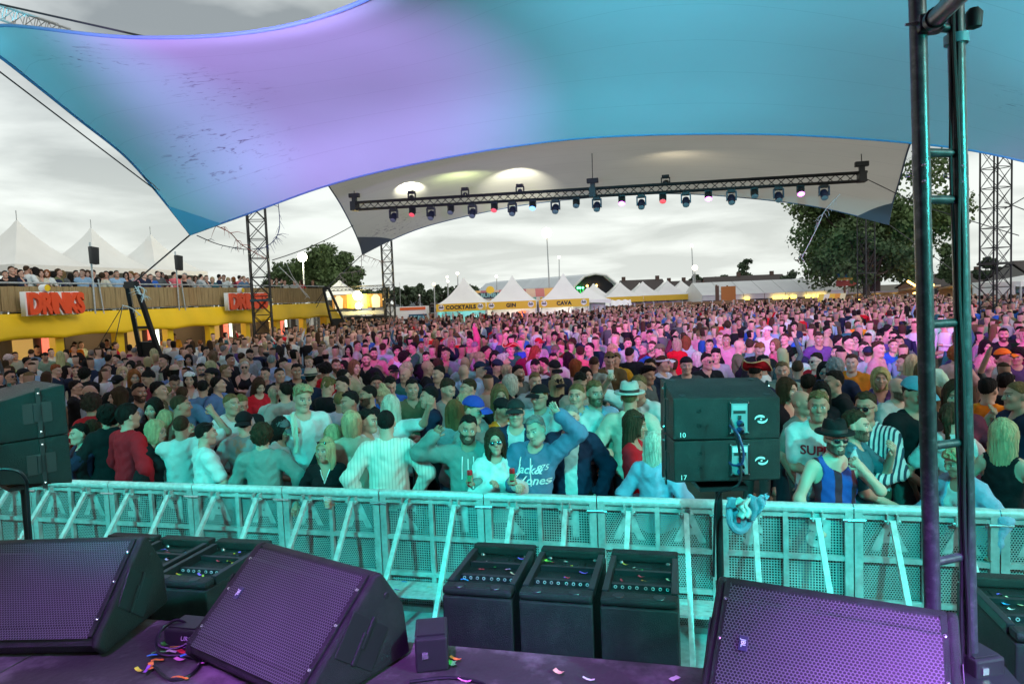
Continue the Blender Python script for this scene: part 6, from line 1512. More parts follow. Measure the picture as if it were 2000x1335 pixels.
for _ in range(60000):
    d = 9 + 62 * math.sqrt(rr.random()); px = rr.uniform(-30, 2030); q = cp(px, 600, d); x, y = q.x, q.y
    if y < 7.4 or x < -19.7 + (0 if y < 37 else -3) : continue
    if px < 1190 and d > 50.5: continue
    if d > 57 - 5 * max(0, (px - 1200) / 800): continue
    if not free(x, y, .76 if d < 24 else .68): continue
    cell.setdefault((int(x // 1.0), int(y // 1.0)), []).append((x, y)); pts.append((x, y, d))
    if len(pts) > 3600: break
AV, AF, AC = [], [], []; off = 0
SHL = [SHC[k] for k in ('white', 'white', 'white', 'ltblue', 'black', 'black', 'navy', 'navy', 'grey', 'ltgrey', 'dkgrey', 'dkgrey', 'ltblue', 'denim', 'burgundy', 'beige', 'teal', 'pink', 'red', 'blue', 'violet', 'olive', 'cream', 'brown')]
HL = [HC[k] for k in 'dddbbbblyg']
for x, y, d in pts:
    V_, F_, K_, f = rr.choice(TEM); s = GS * rr.uniform(.93, 1.06) * (.97 if f else 1); a = face_rz((x, y, 0), rr.choice([0, 0, 20, -25, 60, -70, 110, 170, 180, -150]) + rr.uniform(-15, 15)); c, sn = math.cos(a), math.sin(a)
    P = V_ * s; P = np.stack([P[:, 0] * c - P[:, 1] * sn + x, P[:, 0] * sn + P[:, 1] * c + y, P[:, 2]], 1); jc = rr.uniform(.8, 1.15)
    cols = np.array([rr.choice(SKINS), rr.choice(HL), rr.choice(SHL), rr.choice(TRC)]) * jc; AV.append(P); AF.append(F_ + off); AC.append(cols[K_]); off += len(P)
AV, AF, AC = np.concatenate(AV), np.concatenate(AF), np.concatenate(AC)
me = bpy.data.meshes.new('far_crowd'); me.vertices.add(len(AV)); me.vertices.foreach_set('co', AV.ravel().astype(np.float32)); me.loops.add(AF.size); me.loops.foreach_set('vertex_index', AF.ravel().astype(np.int32)); me.polygons.add(len(AF)); me.polygons.foreach_set('loop_start', np.arange(0, AF.size, 4, dtype=np.int32)); me.polygons.foreach_set('loop_total', np.full(len(AF), 4, np.int32)); me.update(calc_edges=True); me.validate()
me.polygons.foreach_set('use_smooth', np.ones(len(me.polygons), bool))
at_ = me.color_attributes.new('Col', 'FLOAT_COLOR', 'CORNER'); cc = np.ones((AF.size, 4), np.float32); cc[:, :3] = np.repeat(AC, 4, 0); at_.data.foreach_set('color', cc.ravel())
cm = mat('crowd_cloth_and_skin', rough=.85, spec=.12, bump=.3, bscale=30); t_ = cm.node_tree; an = N('ShaderNodeAttribute', t_); an.attribute_name = 'Col'; L(an.outputs['Color'], t_.nodes['Principled BSDF'].inputs['Base Color'], t_)
fc = obj('far_crowd', me, cm); tag(fc, 'dense festival crowd filling the field beyond the front rows', 'crowd', kind='stuff')
print('people', len(PEOPLE), 'far', len(pts), 'tris', len(AF) * 2)
# ================================================================ bar building with terrace, left
BXF = -21.4
def bar_building():
    root = empty('bar_building', (BXF, 22, 0), 0, 'long yellow drinks bar with a reed-fenced terrace on top', 'bar'); o = Vector((BXF, 22, 0))
    y0, y1 = 6.0, 38.5; reed = mat('reed_matting', (.34, .235, .11), .9, bump=.9, bscale=70, var=.35, vscale=30, stretch=(1, 1, .05))
    n = 14; w = (y1 - y0) / n
    for i in range(n):
        yy = y0 + w * (i + .5) - 22; rows = []
        MB().box((.0, yy, 3.60), (.05, w - .03, .82)).build('reed_panel', reed, root)
        for k in range(9): MB().box((.03, yy - w / 2 + w * (k + .5) / 9 + random.uniform(-.03, .03), 3.60), (.022, w / 9 * .8, .80 + random.uniform(-.04, .05))).build('reed_bundle', reed, root) if y0 + w * i > 9 else None
    MB().tube((.02, y0 - 22, 4.13), (.02, y1 - 22, 4.13), .03, n=8).build('handrail', M['alu'], root, True)
    for i in range(n + 1): MB().tube((-.05, y0 + w * i - 22, 3.1), (-.05, y0 + w * i - 22, 4.13), .022, n=6).build('rail_post', M['alu'], root)
    # pale steel frames showing between matting and tarpaulin
    for i in range(n * 2):
        yy = y0 + w * (i + .5) / 2 - 22; f = MB(); f.box((-.06, yy, 3.17), (.04, w / 2 * .96, .03)).box((-.06, yy, 3.06), (.04, w / 2 * .96, .03)).box((-.06, yy - w / 4 * .9, 3.115), (.04, .03, .12)).box((-.06, yy + w / 4 * .9, 3.115), (.04, .03, .12)); f.build('deck_frame', M['alu2'], root)
    MB().box((-4.5, 22.2 - 22, 2.70), (9, y1 - y0, .1)).build('terrace_floor', M['wood'], root)
    # yellow tarpaulin front, pulled into points at each post
    nb = 12; bw = (y1 - y0) / nb; rows = []; m = nb * 12
    for j in range(9):
        v = j / 8; row = []
        for i in range(m + 1):
            y = y0 + (y1 - y0) * i / m; ph = (i % 12) / 12; tent = (1 - abs(2 * ph - 1)); sc = 2.30 - .07 * (1 - tent) ** 1.6; z = 3.10 + (sc - 3.10) * v
            row.append((.10 + .20 * math.sin(math.pi * v * .6) + .12 * (1 - tent) * v * v, y - 22, z))
        rows.append(row)
    rows.append([(p[0] - .22, p[1], p[2] - .02) for p in rows[-1]])
    g = MB(); g.grid(rows); tp = g.build('yellow_tarpaulin', M['yellow'], root, 180)
    tp.modifiers.new('thickness', 'SOLIDIFY').thickness = .015
    MB().add([(.12, y1 - 22, 3.10), (.12, y1 - 22, .0), (.3, y1 + 3.6 - 22, .0), (.3, y1 + 2.2 - 22, 1.9), (-.4, y1 - 22, 3.1), (-.4, y1 - 22, 0), (-.4, y1 + 3.6 - 22, 0), (-.4, y1 + 2.2 - 22, 1.9)], [(0, 1, 2, 3), (7, 6, 5, 4), (0, 3, 7, 4), (3, 2, 6, 7), (1, 5, 6, 2), (0, 4, 5, 1)]).build('yellow_end_flap', M['yellow'], root)
    for i in range(nb + 1): MB().box((.0, y0 + bw * i - 22, 1.2), (.30, .34, 2.3), bev=.02).build('yellow_post', M['yellow'], root)
    for i in range(nb):
        yc = y0 + bw * (i + .5) - 22; c = MB().box((-.35, yc, .98), (.7, bw - .38, .06), bev=.01).build('counter_top', mat('counter_wood', (.20, .12, .06), .5), root)
        MB().box((-.12, yc, .47), (.06, bw - .38, .94)).build('counter_front', mat('counter_blue', (.02, .03, .12), .6) if i % 3 else M['yellow'], root)
        MB().box((-2.6, yc, 1.25), (.08, bw - .02, 2.5)).build('back_wall', mat('bar_back_wall', (.10, .08, .06), .7), root)
        k = i % 4
        if i % 2 == 0 and i > 1:
            hb = MB().lathe([(.001, -.06), (.07, -.04), (.08, .03), (.001, .07)], (-1.3, yc, 2.25), 10).build('hanging_bulb', mat('bar_bulb', (1, .75, .4), .4, emit=(1, .72, .35), estr=6), root, True)
            li = bpy.data.lights.new('bulb_light', 'POINT'); li.energy = 45; li.color = (1, .72, .4); li.shadow_soft_size = .08; lo = bpy.data.objects.new('bulb_light', li); COL.objects.link(lo); lo.parent = hb; lo.location = (-1.3, yc, 2.1)
        if k in (1, 3):
            MB().box((-2.5, yc - .5, 1.55), (.05, .8, 1.2)).build('menu_board', mat('menu_board', (.6, .38, .12), .6, emit=(.9, .55, .15), estr=.35), root)
            MB().box((-2.48, yc + .45, 1.5), (.05, .35, 1.4)).build('fridge', mat('lit_fridge_red', (.8, .15, .1), .4, emit=(1, .2, .12), estr=1.0), root)
            MB().box((-2.47, yc + .85, 1.5), (.05, .16, 1.5)).build('lit_tube', mat('lit_tube', (.9, 1, .9), .4, emit=(.85, 1, .8), estr=2.2), root)
        for q in range(7):
            bh = random.uniform(.16, .3); MB().lathe([(.001, 0), (.05, 0), (.05, bh * .6), (.018, bh * .8), (.018, bh), (.001, bh)], (-.45, yc - 1 + q * .3 + random.uniform(-.08, .08), 1.01), 7).build('bottle', mat('bottle_%d' % (q % 4), [(.10, .22, .08), (.5, .10, .05), (.3, .35, .4), (.5, .42, .2)][q % 4], .2), root, True)
    MB().box((-4.5, 6.2 - 22, 1.35), (9, .2, 2.7)).build('end_wall', M['black'], root)
    return root
bar_building()
def drinks_sign(pxa, pxb, py, label, h):
    a, b = gx(pxa, py, BXF + .55), gx(pxb, py, BXF + .55); mid = (a + b) / 2; ln = abs(b.y - a.y); root = empty('drinks_sign', mid, 0, label, 'sign', 'drinks signs on the yellow bar')
    me = text_mesh('DRINKS', 1.0, .16, offset=.055, spacing=.92); co = np.array([v.co for v in me.vertices]); wx = np.ptp(co[:, 0]); wz = np.ptp(co[:, 1])
    sx, sz = ln * .93 / wx, h / wz; c = (co.max(0) + co.min(0)) / 2
    me.transform(Matrix.Translation(-Vector(c))); me.transform(basis((.06, 0, 0), (0, sx, 0), (0, 0, sz), (.5, 0, 0))); obj('letters', me, M['red'], root)
    me2 = text_mesh('DRINKS', 1.0, .2, offset=.075, spacing=.92); me2.transform(Matrix.Translation(-Vector(c))); me2.transform(basis((-.07, -.05, 0), (0, sx, 0), (0, 0, sz * 1.03), (.5, 0, 0))); obj('white_edge', me2, M['white'], root)
    MB().box((-.16, -.05, 0), (.10, ln * .9, h * .7), bev=.05).build('backing', M['white'], root)
    for x in (-1, 1): MB().bar((-.18, x * ln * .35, -h * .2), (-.5, x * ln * .35, -h * .2), .05, .05).build('bracket', M['alu'], root)
    d = MB().lathe([(.001, .12), (.12, .12), (.13, .0), (.12, -.12), (.001, -.12)], (0, -ln * .16, h * .5 + .14), 16, (1, 0, 0)).build('dot', M['white'], root, True); MB().lathe([(.001, .135), (.115, .13)], (0, -ln * .16, h * .5 + .14), 16, (1, 0, 0)).build('dot_face', M['yellow'], d)
    return root
drinks_sign(47, 164, 592, 'large red-orange DRINKS sign on the yellow bar at the left', .76); drinks_sign(443, 522, 588, 'farther red-orange DRINKS sign behind the left lattice tower', .80)
# terrace people
rr = random.Random(31); TZ = 2.75
for px, py, sh, hr, kd, ang in ((10, 536, 'black', 'ds', 'tee', 20), (22, 528, 'black', 'bs', 'tee', 40), (40, 534, 'navy', 'ds', 'jacket', 60), (52, 527, 'white', 'bs', 'tee', 150), (62, 531, 'black', 'ds', 'jacket', 30), (80, 534, 'cream', 'bL', 'vneck', 20), (92, 534, 'white', 'ro', 'vneck', -30), (104, 538, 'navy', 'dk', 'jacket', 160), (123, 536, 'dkgrey', 'lL', 'vneck', 150), (138, 541, 'black', 'dL', 'jacket', 170), (149, 535, 'ltgrey', 'ds', 'tee', 10), (161, 533, 'ltblue', 'bs', 'shirt', 0), (171, 535, 'red', 'bL', 'tee', 30), (199, 539, 'cream', 'bk', 'tee', 160), (207, 536, 'black', 'ds', 'tee', 20), (217, 536, 'beige', 'ds', 'tee', 150), (246, 538, 'navy', 'dL', 'vneck', 30), (266, 539, 'pink', 'rs', 'tee', 100), (294, 541, 'blue', 'ds', 'shirt', 10), (308, 535, 'dkgrey', 'dz', 'tee', 20), (324, 543, 'white', 'bL', 'vneck', 150), (340, 537, 'coral', 'ds', 'tee', 140), (352, 543, 'black', 'ds', 'tee', 170), (369, 545, 'navy', 'bs', 'tee', 60), (382, 544, 'white', 'bL', 'vneck', 20), (403, 543, 'navy', 'ds', 'jacket', 60), (415, 546, 'teal', 'yo', 'vneck', -20), (428, 541, 'navy', 'ds', 'tee', 100), (446, 547, 'mint', 'yL', 'vneck', 30), (456, 546, 'burgundy', 'rL', 'vneck', -60), (468, 543, 'coral', 'ds', 'tee', 160), (484, 547, 'black', 'bs', 'tee', 20), (530, 549, 'black', 'ds', 'tee', 10), (548, 548, 'navy', 'ds', 'jacket', 90), (556, 551, 'white', 'bs', 'tee', 40), (575, 551, 'ltgrey', 'ds', 'tee', 10), (588, 551, 'red', 'bL', 'vneck', -30), (611, 551, 'black', 'ls', 'tee', -10), (30, 531, 'grey', 'bs', 'shirt', 10), (70, 530, 'beige', 'dL', 'vneck', 100), (114, 532, 'olive', 'bs', 'tee', 60), (182, 534, 'black', 'ds', 'jacket', -40), (228, 535, 'ltblue', 'ds', 'tee', 0), (256, 536, 'white', 'ls', 'tee', -60), (281, 537, 'navy', 'bs', 'shirt', 30), (316, 538, 'burgundy', 'dL', 'vneck', 10), (361, 539, 'grey', 'gs', 'jacket', -20), (392, 541, 'ltgrey', 'ds', 'hoodie', 120), (437, 542, 'white', 'ds', 'tee', 0), (476, 544, 'denim', 'ls', 'shirt', 40), (540, 547, 'olive', 'bL', 'vneck', 0)):
    sex = 'f' if hr[1] in 'oLpn' else 'm'; q = gx(px, py, BXF - .45 - rr.uniform(0, .5)); pose = rr.choice(['stand', 'look', 'lookm', 'drink', 'drinkm', 'cross']); e_ = lib(sex, pose, kd); sc = min(max((q.z - TZ) / HEADZ[sex], .92), 1.2)
    lb = '%s with %s in %s %s on the terrace' % ('man' if sex == 'm' else 'woman', HSW[hr[1]].format(HW[hr[0]]), WORDC.get(sh, sh), GW[kd])
    z_ = next((w for l, h, w in ((-10, 60, 'left of the first sign'), (60, 125, 'above the first sign'), (125, 200, 'by the left loudspeaker'), (200, 270, 'left of the anchor frame'), (270, 360, 'right of the anchor frame'), (360, 440, 'left of the second sign'), (440, 500, 'above the second sign'), (500, 700, 'at the far end')) if l <= px < h)); lb = lb + ', ' + z_
    if lb in NAMES: lb += ', ' + ('turned away' if abs(ang) > 100 else 'facing out')
    if len(lb.split()) > 16: lb = lb.replace(' on the terrace', '')
    NAMES.add(lb); o_ = assemble((q.x, q.y, TZ), face_rz(q, ang), sc, e_['p'], e_['body'], e_['g'][kd], e_['tr'], HS[hr[1]], HC[hr[0]], CLOTH, SHC[sh], rr.choice(TRC), rr.choice(SKINS), lb, None, None, 'sun' if rr.random() < .15 else None, False, False, kd); o_['group'] = 'people on the terrace'
for px, py, sh, lb in ((413 / 5.803, 670, 'black', 'bartender in black behind the counter below the first drinks sign'), (840 / 5.803, 660, 'orange', 'bartender in orange behind the counter left of the anchor frame'), (1210 / 5.803, 660, 'black', 'bartender in black leaning behind the dark counter'), (325, 651, 'orange', 'bartender in orange behind the counter right of the anchor frame'), (340, 652, 'mustard', 'bartender in mustard behind the counter right of the anchor frame')):
    q = gx(px, py, BXF - 1.2); e_ = lib('m', 'down', 'tee'); assemble((q.x, q.y, .05), face_rz(q, 10), GS, e_['p'], e_['body'], e_['g']['tee'], e_['tr'], 'short', HC['d'], CLOTH, SHC[sh], TRC[1], SKINS[1], lb)['group'] = 'bar staff'
def pole_speaker(px, pyt, pyb, label):
    a = gx(px, pyb, BXF + .15); t = gx(px, pyt, BXF + .15); root = empty('terrace_loudspeaker', (a.x, a.y, 0), 0, label, 'loudspeaker', 'loudspeakers on the terrace rail'); z = t.z
    MB().tube((0, 0, 3.0), (0, 0, z + .5), .03, n=8).build('pole', M['alu'], root, True); MB().tube((0, .4, 2.9), (0, .25, 4.3), .025, n=8).build('stay', M['alu'], root)
    c = MB().prism([(-.14, -.30), (.16, -.33), (.20, .30), (-.16, .33)], (.05, 0, z), (0, 1, 0), (0, 0, 1), (.9, -.3, 0), .26); bevelled(c, 'cabinet', M['black'], root, .02); MB().bar((0, 0, z + .1), (.1, 0, z + .1), .06, .06).build('bracket', M['alu'], root)
pole_speaker(186, 500, 605, 'black loudspeaker on a pole at the terrace rail, left one'); pole_speaker(350, 514, 600, 'black loudspeaker on a pole at the terrace rail, right one')
# ================================================================ pagoda tents
def pagoda(c, w, eave, peak, rz, label, group, legs=True, valance=.35, walls=True, z0=0.0, banner=None, inner=None, bcol=None, spike=True, sidewall=False):
    root = empty('pagoda_tent', (c[0], c[1], z0), rz, label, 'tent', group); h = w / 2; n = 10; m = 12
    for s in range(4):
        a = Matrix.Rotation(s * math.pi / 2, 3, 'Z'); rows = []
        for j in range(n + 1):
            t = j / n; k = (1 - t); prof = k * .93 + .07 * k * k if False else k; zz = eave + (peak - eave) * (t ** 1.75 * .72 + t * .28); hw = max(h * k, .035)
            rows.append([a @ Vector((hw * (2 * i / m - 1), -hw, zz - .10 * (1 - t) * math.sin(math.pi * i / m) * .4)) for i in range(m + 1)])
        g = MB(); g.grid(rows); g.build('roof_panel', M['pvc'], root, 180)
        if valance:
            r2 = [[a @ Vector((h * (2 * i / m - 1) * 1.002, -h * 1.004, eave - (valance * (1 if q else 0)) * (1 - .35 * math.sin(math.pi * i / m) * (1 if not banner else 0)))) for i in range(m + 1)] for q in (0, 1)]
            g = MB(); g.grid(r2); g.build('valance', M['pvc'], root)
    if spike: MB().tube((0, 0, peak - .1), (0, 0, peak + .55), .025, n=6).build('finial', M['alu'], root)
    if legs:
        for sx in (-1, 1):
            for sy in (-1, 1): MB().box((sx * (h - .05), sy * (h - .05), eave / 2), (.09, .09, eave)).build('leg', M['alu'], root)
    if walls:
        MB().box((0, h - .02, eave / 2), (w - .1, .02, eave)).build('rear_wall', M['pvc'], root)
        if sidewall:
            for sx in (-1, 1): MB().box((sx * (h - .02), .2, eave / 2), (.02, w - .6, eave)).build('side_wall', M['pvc'], root)
    if banner is not None:
        b = MB().box((0, -h - .03, eave - .26), (w - .06, .03, .62)).build('banner', mat('yellow_banner', (.78, .50, .03), .55), root)
        if banner: lettering(banner, .42, (0, -h - .05, eave - .27), (1, 0, 0), (0, 0, 1), M['dark'], b, 'lettering', .004, offset=.022, spacing=1.1)
        for sx in (-1, 1):
            MB().lathe([(.001, .0), (.2, .0), (.28, -.01)], (sx * (h - .45), -h - .05, eave - .24), 10, (0, -1, 0)).build('crest', M['white'], b) if banner else None
            if banner: lettering('BEER', .16, (sx * (h - .45), -h - .07, eave - .25), (1, 0, 0), (0, 0, 1), M['dark'], b, 'crest_lettering', .003) if False else MB().box((sx * (h - .45), -h - .07, eave - .25), (.34, .012, .09)).box((sx * (h - .45) - .1, -h - .07, eave - .13), (.07, .012, .08)).box((sx * (h - .45) + .1, -h - .07, eave - .13), (.07, .012, .08)).build('crest_print', M['dark'], b)
    if inner:
        l = MB().lathe([(.001, -.12), (.2, -.1), (.22, 0), (.1, .06), (.001, .06)], (.2, -.6, eave - .45), 14).build('hanging_lamp', mat('warm_lamp_glow', (1, .9, .65), .4, emit=(1, .88, .6), estr=14), root, True)
        li = bpy.data.lights.new('lamp_light', 'POINT'); li.energy = inner[1]; li.color = inner[0]; li.shadow_soft_size = .15; lo = bpy.data.objects.new('lamp_light', li); COL.objects.link(lo); lo.parent = root; lo.location = (0, -.2, eave - .8)
        MB().box((0, -h + .5, .5), (w - .4, .5, 1.0)).build('counter', M['white'], root); MB().box((.6, h - .3, .9), (.6, .5, 1.8)).build('fridge', mat('fridge_orange', (.75, .14, .02), .4, emit=(1, .25, .05), estr=.5) if inner[2] else M['white'], root)
    return root
for X, Y, lb in ((-36, 31, 'white peaked tent on the terrace, leftmost'), (-36, 36, 'white peaked tent on the terrace, middle'), (-36, 41, 'white peaked tent on the terrace, right')):
    pagoda((X, Y), 5.0, 3.0, 5.65, 0, lb, 'white peaked tents behind the terrace', z0=2.75, valance=.45)
D3 = 55.0
for px, py, tx, col, pw, fr, lb in ((882, 597, 'COCKTAILS', (.1, .95, 1.0), 60, False, 'white peaked tent with a yellow COCKTAILS banner'), (979, 592, 'GIN', (1, .95, .8), 70, True, 'white peaked tent with a yellow GIN banner'), (1081, 588, 'CAVA', (1, .96, .85), 80, False, 'white peaked tent with a yellow CAVA banner')):
    q = cp(px, py, D3); pagoda((q.x + .6, q.y + 1.6), 4.05, 2.62, 4.75, YAW - R(5), lb, 'drinks tents at the far side of the crowd', banner=tx, inner=(col, pw, fr), valance=.3, spike=False, sidewall=True)
q = cp(1143, 590, 57); pagoda((q.x, q.y + 2.0), 3.4, 2.5, 3.6, YAW, 'small white tent side at the right of the cava tent', 'drinks tents at the far side of the crowd', spike=False)
for px, pk, d, lb in ((1160, 556, 80, 'below the hangar mouth'), (1205, 556, 88, 'first right of the hangar'), (1212, 558, 78, 'second right of the hangar'), (1250, 553, 90, 'left of the middle pair'), (1256, 552, 80, 'right of the middle pair'), (1297, 551, 90, 'left of the last pair'), (1304, 549, 80, 'right of the last pair'), (1331, 554, 84, 'nearest the long marquee')):
    q = cp(px, 585, d); zp = cp(px, pk, d).z; pagoda((q.x, q.y), 4.4, 2.5, min(max(zp, 4.2), 6.0), YAW, 'small white peaked tent in the far row, ' + lb, 'far row of white peaked tents', banner='' if px in (1212, 1256, 1304) else None, valance=.3, spike=False)
q = cp(664, 560, 62); pagoda((q.x, q.y), 4.6, 3.6, cp(664, 547, 62).z, YAW, 'tall white peaked tent left of the glowing screen', 'far row of white peaked tents', spike=False, sidewall=True)
q = cp(2010, 560, 46); pagoda((q.x, q.y), 4.6, 2.7, cp(2005, 535, 46).z, YAW, 'white peaked tent at the right edge behind the tower', 'far row of white peaked tents', spike=False, sidewall=True)
# ================================================================ screen on a truss, container
def screen():
    q = cp(699, 600, 52); root = empty('screen_gantry', (q.x, q.y, 0), YAW, 'lit orange screen hung in a black truss gantry', 'screen'); zt, zb = cp(699, 574, 52).z, cp(699, 602, 52).z; w = 1.95
    for sx in (-1, 1):
        a = (MB(), MB()); lattice(a, (sx * (w + .35) + (-.9 if sx < 0 else 0), 0, 0), (sx * (w + .35) + (-.9 if sx < 0 else 0), 0, zt + .5), .3, .03, .012, 14); a[0].build('leg_chords', M['blackmetal'], root, True); a[1].build('leg_braces', M['blackmetal'], root)
    a = (MB(), MB()); lattice(a, (-w - 2.8, 0, zt + .45), (w + .5, 0, zt + .45), .28, .03, .012, 24); a[0].build('top_chords', M['blackmetal'], root, True); a[1].build('top_braces', M['blackmetal'], root)
    MB().box((0, 0, (zt + zb) / 2), (w * 2, .12, zt - zb)).build('screen_frame', M['black'], root)
    cx = (zt + zb) / 2; hh = (zt - zb) / 2
    MB().box((0, -.07, cx), (w * 2 - .1, .02, hh * 2 - .1)).build('screen_face', mat('screen_face', (.22, .10, .02), .4, emit=(.55, .26, .05), estr=.55), root)
    MB().box((0, -.085, cx), (1.5, .02, hh * 1.9)).build('screen_glow', mat('screen_glow', (.9, .5, .05), .4, emit=(1, .5, .04), estr=1.6), root)
    for k in range(6): MB().box((-.95 + k * .37, -.10, cx - hh * .62), (.1, .02, .26)).build('screen_letter', mat('screen_letter', (.5, .2, .03), .4, emit=(.6, .22, .02), estr=.6), root)
    for sx in (-1, 1): MB().prism([(-.28, -.5), (.28, -.5), (.34, .25), (.12, .5), (-.12, .5), (-.34, .25)], (sx * 1.42, -.085, cx - .02), (1, 0, 0), (0, 0, 1), (0, -1, 0), .02).build('screen_emblem', mat('screen_emblem', (.5, .45, .35), .5, emit=(.6, .55, .42), estr=.5), root)
    b = MB().lathe([(.001, -.1), (.3, -.08), (.34, .05), (.2, .2), (.001, .22)], (.15, -.5, cx + .42), 16, (0, -1, 0)).build('flood_lamp', mat('flood_glow', (1, .85, .4), .3, emit=(1, .82, .35), estr=40), root, True)
    b2 = MB().lathe([(.001, -.1), (.2, -.08), (.24, .05), (.001, .2)], (.18, -.5, cx - .35), 16, (0, -1, 0)).build('flood_lamp', mat('flood_glow', (1, .85, .4), .3), root, True)
    for kx in (b, b2): pass
    li = bpy.data.lights.new('flood_light', 'POINT'); li.energy = 260; li.color = (1, .75, .25); li.shadow_soft_size = .25; lo = bpy.data.objects.new('flood_light', li); COL.objects.link(lo); lo.parent = root; lo.location = (.15, -.95, cx + .2)
    MB().box((0, .3, zb - .35), (w * 2, .6, .3)).build('lower_beam', M['alu'], root)
    MB().box((0, .4, 1.0), (w * 2.2, .1, 2.0)).build('back_cloth', M['black'], root)
screen()
def container():
    a, b = cp(757, 622, 58), cp(836, 622, 58); root = empty('container', ((a.x + b.x) / 2, (a.y + b.y) / 2, 0), YAW, 'white container cabin with a dark blue name panel beside the cocktails tent', 'container'); w = (b - a).length; zt = cp(815, 598, 58).z
    MB().box((0, 0, zt / 2), (w, 2.2, zt), bev=.03).build('body', M['white'], root); MB().box((w * .18, -1.12, zt - .16), (w * .62, .03, .24)).build('orange_stripe', mat('orange_stripe', (.75, .14, .03), .5), root)
    s = MB().box((w * .3, -1.13, zt - .95), (1.5, .04, .62)).build('name_panel', mat('name_panel', (.02, .10, .16), .4), root); lettering('DELRUE', .36, (w * .3, -1.16, zt - .93), (1, 0, 0), (0, 0, 1), mat('cyan_print', (.3, .7, .75), .5), s, 'lettering', .004, offset=.012)
    MB().box((-w * .2, -1.3, .8), (w * .9, .06, 1.5)).build('dark_fence', M['black'], root); MB().box((-w * .35, -1.11, zt * .62), (w * .3, .03, .6)).build('window', mat('cabin_window', (.30, .26, .22), .3), root)
container()
# ================================================================ hangar, striped roof, chalet, fences, marquee
def hangar():
    d = 92; l, r = cp(1108, 592, d), cp(1222, 592, d); c = (l + r) / 2; root = empty('event_hangar', (c.x, c.y, 0), YAW - R(8), 'white vaulted event hangar with a black open end and green lights', 'hangar'); w = (r - l).length / 2; hpk = cp(1168, 534, d).z
    prof = [(-w, 0), (-w * .94, hpk * .42), (-w * .72, hpk * .74), (-w * .38, hpk * .95), (0, hpk), (w * .38, hpk * .95), (w * .72, hpk * .74), (w * .94, hpk * .42), (w, 0)]; L_ = 26; k = Vector((-.78, .9, 0)).normalized()
    for i in range(len(prof) - 1):
        for j in range(6):
            p0, p1 = prof[i], prof[i + 1]; o = [Vector((p0[0], 0, p0[1])), Vector((p1[0], 0, p1[1]))]; s0, s1 = k * (L_ * j / 6 + .04), k * (L_ * (j + 1) / 6 - .04); nrm = Vector((-(p1[1] - p0[1]), 0, p1[0] - p0[0])).normalized() * -.06
            v = [o[0] + s0, o[1] + s0, o[1] + s1, o[0] + s1]; MB().add(v + [q + nrm for q in v], [(0, 1, 2, 3), (7, 6, 5, 4), (0, 4, 5, 1), (1, 5, 6, 2), (2, 6, 7, 3), (3, 7, 4, 0)]).build('roof_sheet', mat('grey_white_sheet', (.62, .66, .68), .5, var=.08, vscale=.4), root)
    MB().path([(p[0], -.02, p[1]) for p in prof], .16, 8).build('gable_rim', M['pvc'], root, True)
    MB().prism([(p[0] * .97, p[1] * .97) for p in prof], (0, .6, 0), (1, 0, 0), (0, 0, 1), (0, 1, 0), .1).build('open_end_shade', mat('inside_shade_black', (.012, .013, .016), .8), root)  # black sheet stands in for the shade inside the open end
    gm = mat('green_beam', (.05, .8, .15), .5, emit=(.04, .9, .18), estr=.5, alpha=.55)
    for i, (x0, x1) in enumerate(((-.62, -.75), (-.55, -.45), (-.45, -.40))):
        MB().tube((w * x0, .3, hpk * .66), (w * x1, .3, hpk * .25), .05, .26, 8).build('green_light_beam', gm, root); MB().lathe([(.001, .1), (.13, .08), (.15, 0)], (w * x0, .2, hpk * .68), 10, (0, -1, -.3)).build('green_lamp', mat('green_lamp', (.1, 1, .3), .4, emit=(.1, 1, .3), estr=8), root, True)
    for x in (-.3, .02): MB().lathe([(.001, .1), (.14, .08), (.16, 0)], (w * x, .2, hpk * .72), 10, (0, -1, -.2)).build('amber_lamp', mat('amber_lamp', (1, .6, .15), .4, emit=(1, .6, .12), estr=7), root, True)
hangar()
def striped_roof():
    a, b = cp(905, 592, 74), cp(1098, 580, 74); n = 11; root = empty('striped_stall', ((a.x + b.x) / 2, (a.y + b.y) / 2, 0), YAW, 'stall with a red and yellow striped curved roof behind the drinks tents', 'stall'); w = (b - a).length; z = cp(1000, 565, 74).z; cols = [(.52, .16, .15), (.70, .38, .10), (.45, .12, .14), (.62, .42, .30)]
    for i in range(n):
        rows = [[(-w / 2 + w * (i + u) / n, -1.4 * math.cos(t) , z - 1.0 + 1.0 * math.sin(t)) for u in (.0, .98)] for t in np.linspace(.1, 1.57, 7)]; g = MB(); g.grid(rows); g.build('roof_stripe', mat('awning_%d' % (i % 4), cols[i % 4], .6), root, 180)
    for i in range(30): MB().box((-w / 2 + w * (i + .5) / 30, -1.42, z - 1.12), (w / 30 * .8, .04, .34)).build('bunting_square', mat('bunting_%d' % (i % 5), [(.5, .08, .1), (.1, .35, .25), (.7, .6, .5), (.6, .35, .05), (.08, .15, .35)][i % 5], .6), root)
    MB().box((0, .2, (z - 1.4) / 2), (w, 1.6, z - 1.4)).build('stall_body', mat('stall_red', (.30, .06, .03), .6), root)
    s = MB().box((-w * .22, -1.5, z - .55), (3.0, .1, .6)).build('sign_board', mat('sign_dark', (.03, .05, .06), .5), root); lettering('BUMBA', .62, (-w * .22, -1.58, z - .55), (1, 0, 0), (0, 0, 1), mat('sign_teal', (.25, .5, .5), .5), s, 'lettering', .01, offset=.02)
    MB().lathe([(.001, .05), (.4, .03), (.45, 0)], (-w * .22, -1.45, z + .0), 14, (0, -1, .3)).build('sun_disc', mat('sun_disc', (.8, .5, .03), .5), root)
striped_roof()
WF = mat('fence_boards', (.20, .115, .055), .8, bump=.4, bscale=20, var=.3, vscale=4)
